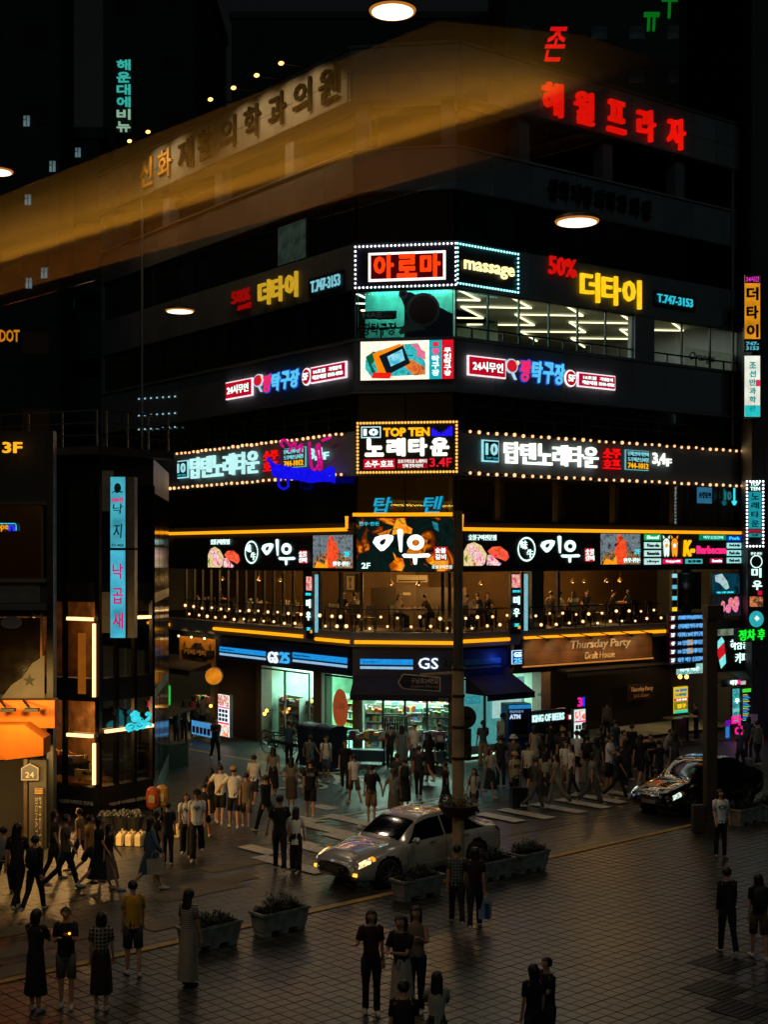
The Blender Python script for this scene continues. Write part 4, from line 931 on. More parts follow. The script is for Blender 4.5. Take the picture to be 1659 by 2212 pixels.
MB().disc(1.05, 1.55, .5, -.05, 0, 28, .72).build("round_poster", emi('#b8542a', .55), t_); textmb("도시락", .75, 1.35, 1.5, 1.75, -.07, .0, .01).build("lettering", mat('#e0a080', .6), t_)
t_ = shop_glass("glazed store front with open door, behind the crowd", FC, .25, WC - .25, .12, 2.45, 4)
t_ = shop_glass("bright papered glass wall right of the street pole", FR, .25, FR.s_(1104), .25, 3.05, 2, glass((.75, .95, .95), .06))
MB().box(.0, 3.4, -.06, .06, 0, .3).build("base_kerb", mat('#8a9490', .6), t_)
paper = emi('#7fc8c4', .55); MB().box(.1, 3.3, .1, .13, .1, 2.7).build("paper_backing", paper, t_)
MB().box(1.55, 3.0, -.06, -.04, 1.25, 2.3).build("poster", emi('#b8e8e0', .7), t_); textmb("민생회복 지원금", 1.65, 2.9, 1.9, 2.12, -.07, .02, .02).build("lettering", mat('#24384a', .6), t_); textmb("사용처", 1.95, 2.6, 1.45, 1.68, -.07, .02, .02).build("lettering", mat('#24384a', .6), t_)
textmb("GS25", .2, .95, 1.85, 2.15, -.07, .03, .02).build("lettering", emi('#28a0b0', .6), t_); textmb("택배", .25, .5, 1.3, 1.45, -.07, .0, .02).build("lettering", mat('#24586a', .6), t_)
# ------------------------------------------------------------------ inside the store: shelves with goods
goods = [mat(c, .5, var=.2, rand=.3, island=True) for c in ('#b8b0a0', '#a03028', '#2c6a8a', '#c89a30', '#3a7a4a', '#d8d8d0', '#6a3a6a', '#e08a3a')]
def shelf(label, loc, rz, L=1.6, H=1.7, tiers=5, seed=1, group="store shelves with packaged goods"):
    t_ = thing("shelf_unit", label, "shelf", loc, rz, group); r = random.Random(seed)
    g = MB(); g.box(-L / 2, L / 2, .18, .22, 0, H); 
    for s in (-1, 1): g.box(s * L / 2 - .02, s * L / 2 + .02, -.2, .2, 0, H)
    g.build("frame", mat('#9aa5a0', .5), t_)
    for k in range(tiers):
        z = .1 + k * (H - .1) / tiers; MB().box(-L / 2 + .02, L / 2 - .02, -.2, .18, z, z + .03).build("board", mat('#c0c8c4', .5), t_)
        m = MB(); x = -L / 2 + .04
        while x < L / 2 - .1:
            w_ = r.uniform(.06, .14); h = r.uniform(.1, (H - .1) / tiers - .08)
            m.box(x, x + w_, r.uniform(-.19, -.12), .1, z + .032, z + .032 + h, r.randrange(8)); x += w_ + .01
        stuff(m.build("packaged_goods", goods, t_))
    return t_
for k, (fr, s, o, lab) in enumerate(((FL, -5.6, -1.0, "goods shelf behind the left pane of the tall green window"), (FL, -4.2, -1.3, "goods shelf behind the right pane of the tall green window"), (FL, -4.9, -3.2, "goods shelf deep inside behind the tall green window"),
        (FC, .8, -2.2, "goods shelf left inside the store entrance"), (FC, 2.2, -2.6, "goods shelf in the middle of the store entrance"), (FC, 3.1, -1.4, "goods shelf right inside the store entrance"), (FC, 1.6, -4.4, "back wall shelf seen through the store entrance"), (FL, -1.6, -3.4, "goods shelf behind the window with the round poster"))):
    shelf(lab, fr.W(s, o, .13), fr.a, seed=k, H=1.9 if k == 6 else 1.7, L=3 if k == 6 else 1.5)
# a chiller with lit doors deep inside
# display stands with goods in front of the store
def heap(label, loc, rz, L, D, H, seed, cat="display table"):
    t_ = thing("display_table", label, cat, loc, rz, "sales tables in front of the store"); r = random.Random(seed)
    MB().box(-L / 2, L / 2, -D / 2, D / 2, H - .05, H).build("tabletop", mat('#6a6258', .6), t_)
    for sx in (-1, 1):
        for sy in (-1, 1): MB().box(sx * (L / 2 - .06) - .02, sx * (L / 2 - .06) + .02, sy * (D / 2 - .06) - .02, sy * (D / 2 - .06) + .02, 0, H - .05).build("leg", frame_m, t_)
    m = MB()
    for i in range(60):
        x, y, s = r.uniform(-L / 2 + .1, L / 2 - .1), r.uniform(-D / 2 + .08, D / 2 - .08), r.uniform(.05, .1)
        m.box(x - s, x + s, y - s, y + s, H + .002, H + r.uniform(.06, .32), r.randrange(8))
    stuff(m.build("packaged_goods", goods, t_))
    MB().box(-L / 2 + .05, L / 2 - .05, -D / 2 + .05, D / 2 - .05, .15, .55).build("crate", mat('#2a4a58', .6), t_)
heap("sales table heaped with packets by the left side of the store entrance", FC.W(.6, .75, .01), FC.a, 1.5, .6, .95, 3)
heap("sales table heaped with snacks right of the store entrance", FC.W(2.9, .75, .01), FC.a, 1.2, .6, .95, 5)
t_ = thing("hanging_rack", "dark rack hung with umbrellas and bags beside the store door", "rack", FC.W(1.6, .5, .01), FC.a)
MB().box(-.45, .45, -.2, .2, 0, .05).build("base", frame_m, t_); g = MB()
for s in (-1, 1): g.box(s * .43 - .02, s * .43 + .02, -.02, .02, .05, 1.7)
g.box(-.45, .45, -.02, .02, 1.7, 1.74); g.build("rail_frame", frame_m, t_)
for i in range(9): MB().tube([(-.36 + i * .09, -.03, 1.66), (-.36 + i * .09, -.03, 1.4), (-.36 + i * .09, -.03, .85)], [.008, .035, .012], 6).build("umbrella", mat(['#101820', '#3a1a1a', '#1a3a2a'][i % 3], .7), t_)
# cash machine
p = FR.W(FR.s_(1124, 1.2), 1.0, .0)
t_ = thing("cash_machine", "tall blue cash machine kiosk beside the papered glass wall", "cash machine", p, FR.a - R(20))
MB().box(-.45, .45, -.35, .35, 0, 2.15).build("body", mat('#0b2a5c', .4, var=.1), t_); MB().box(-.44, .44, -.37, -.35, 1.98, 2.12).build("light_header", emi('#2890d8', .7), t_)
MB().box(-.3, .3, -.36, -.345, 1.05, 1.6).build("screen_recess", mat('#05080c', .3), t_); MB().box(-.3, .3, -.5, -.35, .95, 1.05).build("keypad_shelf", mat('#30363c', .4), t_)
textmb("ATM", -.42, .0, 1.62, 1.78, -.37, .04, .02).build("lettering", emi('#d0e8ff', .9), t_); textmb("현금지급기", -.42, .1, 1.84, 1.93, -.37, .0, .02).build("lettering", emi('#a0c8f0', .6), t_)
g = MB(); g.box(-.47, -.45, -.35, .35, 0, 2.15); g.build("side_panel", mat('#10408a', .4), t_)
# blue wheeled bins left of the entrance
for k, (u, v) in enumerate(((678, 1657), (712, 1662))):
    p = G(u, v, .01); t_ = thing("wheeled_bin", ["dark blue covered bin, left of the pair by the store", "dark blue covered bin, right of the pair by the store"][k], "bin", p, FL.a + .1, "covered bins beside the store")
    MB().add([(-.4, -.35, .08), (.4, -.35, .08), (.4, .35, .08), (-.4, .35, .08), (-.46, -.42, 1.45), (.46, -.42, 1.45), (.46, .42, 1.45), (-.46, .42, 1.45)], [(3, 2, 1, 0), (4, 5, 6, 7), (0, 1, 5, 4), (1, 2, 6, 5), (2, 3, 7, 6), (3, 0, 4, 7)]).build("body", mat('#0d2038', .6), t_)
    MB().tube([(-.48, 0, 1.46), (.48, 0, 1.46)], .4, 12, flat=.25).build("lid", mat('#0a1a30', .5), t_)
    for s in (-1, 1): MB().tube([(s * .36 - .03, .3, .09), (s * .36 + .03, .3, .09)], .09, 10).build("wheel", mat('#050505', .7), t_)
# timber bar sign
s_ = S("timber_sign", "wide timber board sign with raised bar name lit from above", FR, 1130, 1410, 1374, 1431, .1, .2, body='#2a1c10')
for i in range(9): s_.panel(.005, .06 + i * .104, .995, .06 + i * .104 + .092, mat('#4a2e14', .6, var=.35, scale=2, rand=.3), y=.0 if i % 2 else .012, name="plank", th=.015)
s_.text("Thursday Party", .34, .46, .81, .86, mat('#fff0d0', .5), y=.05, bold=.015, shear=.15); s_.text("Draft House", .45, .14, .68, .4, mat('#f0dcb0', .5), y=.05, bold=.0, shear=.12)
s_.panel(-.005, -.03, 1.005, .03, emi('#d88a3c', .7), y=.01, name="light_strip")
for i in range(6):
    x = s_.X(.1 + i * .16); g = MB(); g.bar((x, -.2, s_.h + .1), (x, -.75, s_.h + .02), .03); g.build("lamp_arm", INK, s_.o); MB().ball((x, -.78, s_.h - .02), (.07, .06, .05), 6, 4).build("lamp_head", frame_m, s_.o)
    p = FR.W(s_.o.location.x * 0 + FR.s_(1130, .3) + (i * .16 + .1) * s_.w, 1.35, 4.2); sp = light('SPOT', p, 75, (1, .55, .2), s_.o, spot=R(100), radius=.04, name="sign_beam")
    d = Vector(FR.W(FR.s_(1130, .3) + (i * .16 + .1) * s_.w, .3, 3.55)) - Vector(p); sp.rotation_euler = d.to_track_quat('-Z', 'Y').to_euler()
s_ = S("timber_sign", "small timber wall sign with bar name under a gooseneck lamp", FR, 1356, 1412, 1478, 1512, -2.9, .1, body='#2a1c10'); s_.text("Thursday Party", .1, .5, .95, .85, mat('#ffe0b0', .5), shear=.1, bold=.01); s_.text("Jack Store", .2, .12, .8, .42, mat('#b08858', .5), bold=.01)
light('SPOT', FR.W(FR.s_(1385, -2.5), -2.4, 3.1), 60, (1, .55, .2), s_.o, spot=R(100), rot=(R(-20), 0, FR.a), name="sign_beam")
t_ = awning("black awning along the bar front", FR, 4.9, 12.2, 2.9, 3.15, .6, mat('#0c0c0d', .7))
# bar counter front with glowing letters
s_ = S("bar_counter", "dark street bar counter with white glowing beer lettering", FR, 1138, 1226, 1534, 1612, .7, .25, cat="bar counter", body='#15100c'); s_.text("KING OF BEERS", .12, .7, .9, .9, emi('#c8f4f0', 1.1), bold=.03)
s_ = S("light_box", "small red beer sign beside the glowing counter letters", FR, 1226, 1239, 1542, 1555, 1.0, .08, face=emi('#b01010', .8)); s_.text("B", .2, .2, .8, .8, WH)
def menu_box(label, fr, q, off, top, rows, lit, n_txt, base=0.25):
    s = S("menu_stand", label, fr, *q, off, .14, cat="menu stand", body='#101010', face=None)
    s.panel(.03, .02, .97, .98, lit, y=0, name="light_face"); return s
s_ = menu_box("tall white menu light stand with cup pictures outside the bar", FR, (1240, 1265, 1531, 1600), 1.6, 0, 0, emi('#d8f4e8', 1.0, sample=True), 0)
s_.panel(.08, .66, .92, .95, led(['#ffd890', '#f04038', '#ffffff', '#60c8b0'], 1, 5), y=.02, name="picture"); s_.panel(.03, .58, .97, .63, emi('#f02c80', 1), y=.02); s_.panel(.03, .0, .97, .06, emi('#f04060', 1), y=.02)
for i in range(6): s_.panel(.14 + (i % 3) * .26, .36 - (i // 3) * .2, .32 + (i % 3) * .26, .5 - (i // 3) * .2, mat('#3a2030', .6), y=.02, name="menu_item")
s_ = S("light_box", "magenta and blue numeral sign above the white menu stand", FR, 1246, 1263, 1506, 1526, .6, .06, mk=False); s_.text("3", .05, 0, .6, 1, MAG, bold=.03); s_.text("1", .65, 0, .9, 1, BLU, bold=.03)
s_ = menu_box("tall menu light stand with food pictures outside the snack stall", FL, (471, 496, 1499, 1592), 1.3, 0, 0, emi('#e8f8ff', 1.2, sample=True), 0)
s_.panel(.06, .72, .94, .97, led(['#ffb040', '#f8e8d0', '#c02820', '#f0f0ff'], 1.1, 5), y=.02, name="picture"); s_.panel(.03, .67, .97, .7, MAG, y=.02); s_.panel(.03, .3, .97, .34, emi('#ff2c50', 1.1), y=.02); s_.panel(.06, .02, .94, .28, led(['#30b0e0', '#ffffff', '#ff9a30', '#e03c60'], 1, 5), y=.02, name="picture")
for i in range(9): s_.disc = None; s_.panel(.12 + (i % 3) * .27, .57 - (i // 3) * .1, .3 + (i % 3) * .27, .64 - (i // 3) * .1, mat('#3c1820', .6), y=.02, name="menu_item")
s_ = menu_box("low blue light box of cup pictures in front of the snack stall", FL, (413, 458, 1559, 1590), 1.6, 0, 0, emi('#4a9ad8', .8, sample=True), 0)
for i in range(5): s_.panel(.08 + i * .18, .15, .2 + i * .18, .6, mat(['#5a2030', '#a8283a', '#7a5a6a'][i % 3], .6), y=.02, name="menu_item")
# brown stall sign and awning
s_ = S("stall_sign", "amber signboard with a dark raised plank emblem over the snack stall", FL, 387, 467, 1376, 1443, .05, .15, body='#2a1a0c', face=mat('#a8701e', .6, var=.3))
g = MB(); X, Z = s_.X, s_.Z; g.poly([(X(.1), Z(.5)), (X(.2), Z(.62)), (X(.34), Z(.6)), (X(.45), Z(.78)), (X(.6), Z(.82)), (X(.72), Z(.6)), (X(.96), Z(.62)), (X(.94), Z(.42)), (X(.78), Z(.4)), (X(.7), Z(.2)), (X(.5), Z(.25)), (X(.3), Z(.32)), (X(.12), Z(.34))], -.24, 0, .07); g.build("emblem", mat('#1c1208', .7), s_.o)
s_.text("카페거리", .22, .42, .8, .6, mat('#c09040', .5), y=.13, bold=.03); s_.panel(-.03, -.05, .98, 0, emi('#ffb860', .8), y=.1, name="light_strip")
for i in range(3):
    x = .15 + i * .35; MB().ball((s_.X(x), -.45, s_.h + .0), .05, 6, 4).build("lamp_head", emi('#ffd890', 4, 0), s_.o); st = FL.s_(387, .2) + x * s_.w
    sp = light('SPOT', FL.W(st, .75, 4.35), 26, (1, .6, .2), s_.o, spot=R(110), radius=.04, name="sign_beam"); d = Vector(FL.W(st, .2, 3.5)) - Vector(FL.W(st, .75, 4.35)); sp.rotation_euler = d.to_track_quat('-Z', 'Y').to_euler()
awning("dark brown awning over the snack stall", FL, FL.s_(372), FL.s_(466), 2.45, 2.95, 1.1, mat('#241a10', .8))
t_ = thing("round_sign", "round orange projecting sign beside the stall awning", "sign", FL.W(FL.s_(462, 1.2), 1.2, 2.6), 0)
MB().tube([(0, -.14, 0), (0, .14, 0)], .36, 24).build("drum", mat('#b8a890', .5), t_); MB().disc(0, 0, .34, -.15, 0, 24).build("face", emi('#e88a1c', .8, .3, 3), t_); MB().bar((.3, 0, .2), (.7, 0, .3), .05).build("bracket", frame_m, t_)
MB().box(0, .01, 0, .01, 0, .01).build("bolt", frame_m, t_, (.4, 0, .2))
# stall interior
inner(FL, FL.s_(385), FL.s_(478), .05, 2.9, 2.5, mat('#c8a070', .8), mat('#4a3a28', .7), mat('#6a5030', .7), "stall_lining")
light('POINT', FL.W(FL.s_(430), -1.0, 2.4), 190, (1, .72, .36), None, radius=.15, name="stall_lamp").name = "stall_lamp"
heap("small counter inside the snack stall", FL.W(FL.s_(425), -.5, .06), FL.a, 1.8, .5, 1.0, 9, "counter")
for k, (u, v) in enumerate(((315 + 43, 1522), (455, 1525), (571, 1542), (413, 1519), (576, 1535))):
    s = FL.s_(u, .35); t_ = thing("wall_lamp", ["small round amber lamp at the left edge of the snack stall", "small round amber lamp above the low blue light box", "small round amber lamp on the beige pier by the green window", "small round amber lamp inside the snack stall", "small amber lamp by the brick front"][k], "lamp", FL.W(s, .35, FL.z_(v, u, .35)), FL.a, "amber lamps along the left shops")
    MB().ball((0, 0, 0), .07, 8, 6).build("globe", emi('#ffb040', 5, 0), t_); MB().bar((0, 0, 0), (0, .3, .0), .03).build("bracket", frame_m, t_)
    light('POINT', FL.W(s, .5, FL.z_(v, u, .35)), 5, (1, .55, .15), t_, name="lamp_glow", radius=.06)
# ------------------------------------------------------------------ right end signs
FE = Fr(FR.W(LR + .15)[0], 56.5, 0)
def vsign(name, label, q, depth, face, off=0, body='#1a1a1a', cat="sign"):
    return S(name, label, FE, *q, off, depth, cat=cat, body=body, face=face)
s_ = vsign("projecting_sign", "tall amber projecting sign with black vertical Korean letters at the right edge", (1609, 1643, 592, 735), .3, emi('#f09a18', .75, .3, 2))
for i, ch in enumerate("더타이"): s_.text(ch, .12, .6 - i * .28, .88, .8 - i * .28, mat('#0c0a06', .6), bold=.04)
s_.panel(.02, .86, .98, .98, mat('#1c1018', .6), y=.02); s_.text("24시간", .08, .88, .92, .96, emi('#e030c0', 1.0), y=.045)
s_ = vsign("projecting_sign", "small black phone number sign under the amber vertical sign", (1609, 1643, 737, 758), .3, None, body='#0a0c0e'); s_.text("747-", .1, .55, .9, .92, emi('#60c8d8', .8)); s_.text("3153", .1, .08, .9, .45, emi('#60c8d8', .8))
s_ = vsign("projecting_sign", "white and turquoise vertical light sign at the right edge", (1609, 1643, 766, 903), .35, emi('#e8ead8', 1.0, .2, 2, sample=True))
for i, ch in enumerate("조선만과학관"): s_.text(ch, .3, .78 - i * .135, .72, .88 - i * .135, emi('#18b0b8', .7), bold=.03)
s_.panel(.72, .5, .98, .6, emi('#e02858', .9), y=.02, name="mark"); s_.panel(.02, .02, .98, .2, emi('#28c8c8', .9), y=.02)
light('POINT', FR.W(16.0, .8, 14.7), 26, (.05, .6, 1), None, radius=.3, name="blue_wash").name = "blue_wash"
light('AREA', Vector(FE.W(.6, .9, 13.6)), 6, (.8, .1, .9), None, .5, 1, (R(90), 0, R(180)), name="violet_wash").name = "violet_wash"
s_ = vsign("projecting_sign", "turquoise vertical karaoke sign with white bulb border at the right edge", (1614, 1649, 1040, 1180), .3, None, body='#0b1416'); s_.panel(.1, .27, .9, .84, emi('#1ca0ac', .8), y=.01)
s_.text("TOP", .2, .93, .8, .985, WH, bold=.01); s_.text("TEN", .2, .86, .8, .915, WH, bold=.01)
for i, ch in enumerate("노래타운"): s_.text(ch, .26, .72 - i * .14, .74, .82 - i * .14, mat('#06181c', .6), y=.04, bold=.02)
s_.panel(.1, .21, .9, .26, emi('#a81c30', .8), y=.01); s_.panel(.1, .14, .9, .2, emi('#2aa0a0', .7), y=.01); s_.text("3,4F", .3, .15, .7, .19, INK, y=.04); s_.bulbs(6, 18, BULBW, .045)
s_ = vsign("projecting_sign", "black vertical restaurant sign with white brush letters at the right edge", (1617, 1652, 1188, 1345), .3, None, body='#0c0d0e'); s_.text("한우·한돈", .15, .93, .85, .97, WH, bold=0)
g = MB(); g.disc(0, s_.Z(.84), .25, -.34, 0, 24, .27, hole=.86); g.build("ring", WH, s_.o); s_.text("미", .2, .62, .8, .75, WH, bold=.03); s_.text("우", .25, .45, .85, .58, WH, bold=.03); s_.panel(.1, .22, .9, .36, led(['#c02020', '#ff9a60', '#3a1408', '#e8c080'], .7, 4), name="meat_picture"); s_.panel(.6, .38, .85, .44, CRIM)
g = MB(); g.disc(0, s_.Z(.05), .3, -.34, 0, 20, .34); g.disc(.02, s_.Z(.06), .12, -.35, 1, 4); g.build("cup_badge", [emi('#30b8c0', .8), emi('#e8f8f0', 1)], s_.o)
# dark tower continuing behind those signs, with a violet-lit strip
t_ = thing("dark_tower", "dark building edge behind the vertical signs at the right border", "building", FE.W(0, -.2, 0), 0)
MB().box(-.6, 12, 0, 14, 0, 40).build("wall", mat('#1a1a20', .7, scale=.3), t_); MB().box(0.0, 1.1, -.12, 0, .5, 13).build("pilaster", mat('#2c2433', .6), t_)
for k in range(10): MB().box(2, 3.4, -.03, 0, 3 + k * 3.4, 5 + k * 3.4).build("window", dglass, t_)
# lower right cluster
q = (1446, 1520, 1325, 1434); s_ = S("directory_sign", "black floor directory with pink floor numbers and blue tenant names", FR, *q, .3, .15)
for i, (f, t) in enumerate((("7F", "신화재활의학과 (재활치료실)"), ("6F", "신화재활의학과의원"), ("5F", "더타이 / 24시 짱탁구장"), ("4F", "10 탑텐노래타운"), ("3F", "10 탑텐노래타운"), ("2F", "味牛 미우 숯불갈비"))):
    b = .86 - i * .165; s_.panel(.02, b, .16, b + .11, emi('#8a1840', .6), y=.005); s_.text(f, .04, b + .02, .14, b + .09, WH, bold=0); s_.text(t, .24, b + .01, .97, b + .1, emi('#6ab8ff', .9), bold=.0)
    if f in ("4F", "3F"): s_.panel(.52, b, .68, b + .11, emi('#d8a020', .8), y=.005)
s_ = S("light_box", "slim strip of stacked small tenant signs left of the dark glass", FR, 1452, 1463, 1236, 1322, .3, .1)
for i in range(7): s_.panel(.05, .02 + i * .14, .95, .12 + i * .14, [emi('#ffd020', 1), mat('#2a3a38', .6), emi('#60d8e8', .9), mat('#2a3a38', .6), emi('#60c8e8', .8), mat('#3a3028', .6), emi('#a0e8ff', .9)][i])
s_ = S("window_decal", "dark upstairs glass with faint grey lettering between neon signs", FR, 1465, 1515, 1236, 1316, .05, .06, face=dglass, cat="window decal"); s_.text("숯불갈비", .1, .72, .7, .95, mat('#2c4442', .6), bold=.02)
s_ = S("led_screen", "square screen of a pale hand over blue smoke", FR, 1538, 1598, 1238, 1284, .1, .1, cat="screen", face=led(['#03161e', '#0a3648', '#0c4a60', '#04141c'], .7, 2))
g = MB(); X, Z = s_.X, s_.Z; g.poly([(X(.1), Z(.9)), (X(.35), Z(.98)), (X(.55), Z(.6)), (X(.62), Z(.3)), (X(.5), Z(.22)), (X(.42), Z(.3)), (X(.28), Z(.52)), (X(.12), Z(.62))], -.13); g.build("hand_picture", led(['#7ac8c8', '#c8e8e0', '#9a8ad0'], .8, 3), s_.o); s_.text("직접 구워드립니다", .15, .05, .75, .14, CY, bold=0)
s_ = S("led_screen", "square screen of pink sliced meat", FR, 1535, 1603, 1287, 1333, .1, .1, cat="screen", face=led(['#12181c', '#242c34'], .5, 4))
g = MB(); X, Z = s_.X, s_.Z; rr = random.Random(4)
for i in range(14): g.disc(X(rr.uniform(.25, .85)), Z(rr.uniform(.35, .85)), rr.uniform(.12, .2), -.13 - i * .003, i % 2, 9)
for i in range(5): g.disc(X(rr.uniform(.05, .25)), Z(rr.uniform(.1, .5)), .1, -.13, 2, 8)
g.build("meat_picture", [led(['#ff3c90', '#ff90b8', '#c01050'], .9, 5), led(['#e81c70', '#ffa0a0', '#900c38'], .9, 7), led(['#e8a060', '#6a3818'], .8, 8)], s_.o)
s_ = S("coffee_sign", "dark glass coffee shop sign with tilted red and white cup and white letters", FR, 1545, 1621, 1357, 1450, .5, .15, face=mat('#141a1c', .3, var=.4))
g = MB(); X, Z = s_.X, s_.Z; g.poly([(X(0), Z(.66)), (X(.18), Z(.82)), (X(.26), Z(.7)), (X(.04), Z(.52))], -.18, 0); g.poly([(X(.03), Z(.52)), (X(.25), Z(.68)), (X(.28), Z(.42)), (X(.1), Z(.28))], -.185, 1); g.poly([(X(.1), Z(.28)), (X(.28), Z(.42)), (X(.3), Z(.2)), (X(.16), Z(.08))], -.18, 0); g.build("cup_picture", [emi('#80e8e8', 1), emi('#d01420', 1)], s_.o)
s_.text("하삼동", .42, .5, .92, .74, WH, bold=.0); s_.text("커피", .56, .18, .86, .42, WH, bold=.0); s_.panel(.9, .12, .98, .42, emi('#d83050', .8)); s_.panel(.02, .84, .6, .99, emi('#8a9a80', .5, .5, 3), y=.01)
s_ = S("led_screen", "black moving-text screen with green dotted letters at the right edge", FR, 1594, 1662, 1356, 1386, 1.6, .2, cat="screen"); s_.text("정차 후", .02, .1, .86, .9, emi('#18f030', 1.1), bold=.02)
s_ = S("light_box", "turquoise lit glass fascia under the floor directory", FR, 1461, 1523, 1434, 1456, .3, .2, face=led(['#50b0a8', '#a8e8dc', '#2a6a66'], .8, 3)); s_.text("화사 식혼", .1, .3, .8, .7, emi('#d8fff8', 1.2), bold=.02)
s_ = S("light_box", "small blue window sign with dark Korean letters on the third floor", FR, 1506, 1538, 1052, 1088, .02, .08, face=emi('#3a88b0', .5)); s_.text("소주호프", .08, .3, .92, .7, mat('#0a1420', .6), bold=.02)
s_ = S("neon_arrow", "turquoise neon lettering with a down arrow in a third-floor window", FR, 1562, 1592, 1054, 1092, .05, .05, mk=False); g = MB(); X, Z = s_.X, s_.Z; g.bar((X(.8), -.08, Z(1)), (X(.8), -.08, Z(.1)), .06); g.bar((X(.65), -.08, Z(.25)), (X(.8), -.08, Z(.05)), .06); g.bar((X(.95), -.08, Z(.25)), (X(.8), -.08, Z(.05)), .06); g.build("arrow", CY, s_.o); s_.text("10", .1, .3, .55, .8, emi('#2a8088', .6))
s_ = S("yellow_menu", "yellow and pink menu light box standing by the bar doorway", FR, 1455, 1486, 1482, 1541, .9, .14, cat="menu stand", face=emi('#f0c828', .85, .1))
for i, (t, m) in enumerate((("10 탑텐", emi('#1878c8', .9)), ("노래타운", emi('#10808a', .9)))): s_.text(t, .12, .8 - i * .16, .88, .9 - i * .16, m, y=.03)
s_.panel(.03, .46, .97, .56, emi('#e02060', 1), y=.02); s_.text("소주 호프", .15, .48, .85, .54, WH, y=.05, bold=0); s_.panel(.03, .14, .97, .44, emi('#90902a', .7), y=.02); s_.text("입구", .2, .2, .8, .36, YEL, y=.05); s_.panel(.03, .02, .97, .12, emi('#30d8b0', .9), y=.02)
s_ = S("light_box", "small black restaurant fascia with white and pink letters under grey canopy", FR, 1562, 1612, 1466, 1482, 1.2, .1); s_.text("미우", .3, .15, .6, .85, WH); s_.panel(.63, .2, .72, .8, MAG); s_.panel(.76, .1, .98, .9, led(['#c07080', '#e8e0d8', '#205060'], .8, 8))
s_ = S("light_box", "tall turquoise entrance poster beside the menu column at right", FR, 1583, 1600, 1486, 1560, 1.2, .08, face=led(['#1a7a80', '#50c8c8', '#0c3a40'], .7, 3)); s_.text("우", .2, .55, .8, .7, WH); s_.panel(.05, .3, .95, .4, emi('#a8e8e8', .8)); s_.panel(.05, .08, .95, .2, emi('#e06a50', .7))
s_ = S("menu_stand", "slim black menu column with green header and coloured price lines", FR, 1603, 1624, 1486, 1562, 1.3, .12, cat="menu stand"); s_.panel(.08, .88, .92, .98, emi('#48e838', .9))
for i in range(16): s_.panel(.12, .8 - i * .048, .55 + .35 * ((i * 7) % 5) / 5, .82 - i * .048, [emi('#ffc83a', .9), emi('#58a8ff', .8), emi('#58a8ff', .8), emi('#48e8b0', .9)][i % 4], name="price_line")
s_ = S("neon_sign", "magenta neon Korean letters with a small blue figure by the right entrance", FR, 1568, 1602, 1545, 1592, 1.6, .06, mk=False); s_.text("타", .35, .5, 1, 1, MAG, bold=.03); s_.text("이", .55, 0, 1, .48, MAG, bold=.02); s_.panel(.0, .0, .22, .5, emi('#2a8ae0', .7)); s_.panel(.0, .52, .28, .8, emi('#7a10c0', .7))
light('POINT', FR.W(FR.s_(1592, 2), 2.2, .8), 8, (.7, .1, 1), None, name="magenta_glow").name = "magenta_glow"
t_ = thing("canopy", "grey sloping canopy over the right side entrance", "canopy", FR.W(FR.s_(1555, .3), .3, FR.z_(1468, 1590, .3)), FR.a)
MB().add([(0, 0, .5), (2.6, 0, .5), (2.6, -1.2, .0), (0, -1.2, .1), (0, 0, .56), (2.6, 0, .56), (2.6, -1.2, .06), (0, -1.2, .16)], [(3, 2, 1, 0), (4, 5, 6, 7), (0, 1, 5, 4), (1, 2, 6, 5), (2, 3, 7, 6), (3, 0, 4, 7)]).build("roof_sheet", mat('#4a5050', .6), t_)
for s in (0.1, 2.5): MB().bar((s, -.1, .5), (s, -1.1, .08), .04).build("bracket", frame_m, t_)
for k, u in enumerate((1470, 1484, 1565)):
    v = (1462, 1462, 1474)[k]; s = FR.s_(u, .6); t_ = thing("wall_lamp", ["round amber lamp under the turquoise fascia, left of two", "round amber lamp under the turquoise fascia, right of two", "round amber lamp at the left end of the small restaurant fascia"][k], "lamp", FR.W(s, .6, FR.z_(v, u, .6)), FR.a, "amber lamps by the right entrances")
    MB().ball((0, 0, 0), .09, 8, 6).build("globe", emi('#ffb850', 4, 0), t_); MB().bar((0, 0, 0), (0, .5, .0), .03).build("bracket", frame_m, t_)
# ------------------------------------------------------------------ glass corner restaurant on the left (building with the octopus sign)
cB = G(212, 1770); aB1 = math.atan2(.411, -.912) - math.pi; aB2 = math.atan2(.783, .622)
aB1 = math.atan2(-.411, .912)
FB1 = Fr(cB.x, cB.y, aB1)      # front, left of the corner edge (x negative)
FB2 = Fr(cB.x, cB.y, aB2)      # side going back to the right
LB1 = 3.6; LB2 = 2.05; HB = 10.4
bb = thing("corner_restaurant", "dark glass corner building with warm light tubes and an octopus emblem at left", "building", (cB.x, cB.y, 0))
def bpart(name, fr, x0, x1, y0, y1, z0, z1, m, par=None):
    p = fr.W(x0, 0, z0); return MB().box(0, x1 - x0, y0, y1, 0, z1 - z0).build(name, m, bb if par is None else par, (p[0] - cB.x, p[1] - cB.y, p[2]), fr.a)
bw = mat('#0f1011', .5, var=.3, scale=1)
for z0, z1 in ((3.35, 4.0), (6.2, 6.75), (9.6, 10.4)):
    bpart("wall", FB1, -LB1, 0, 0, .4, z0, z1, bw); bpart("wall", FB2, 0, LB2, .0, .4, z0, z1, bw)
bpart("wall", FB1, -LB1, 0, 0, .4, 0, .9, bw); bpart("wall", FB2, 0, LB2, 0, .4, 0, .9, bw)
for fr, L, sg in ((FB1, LB1, -1), (FB2, LB2, 1)):
    for x in (0, L * .33, L * .66, L):
        a = x * sg; bpart("mullion", fr, a - .05, a + .05, -.04, .1, .9, 9.6, frame_m)
smoke = glass((.85, .8, .72), .1)
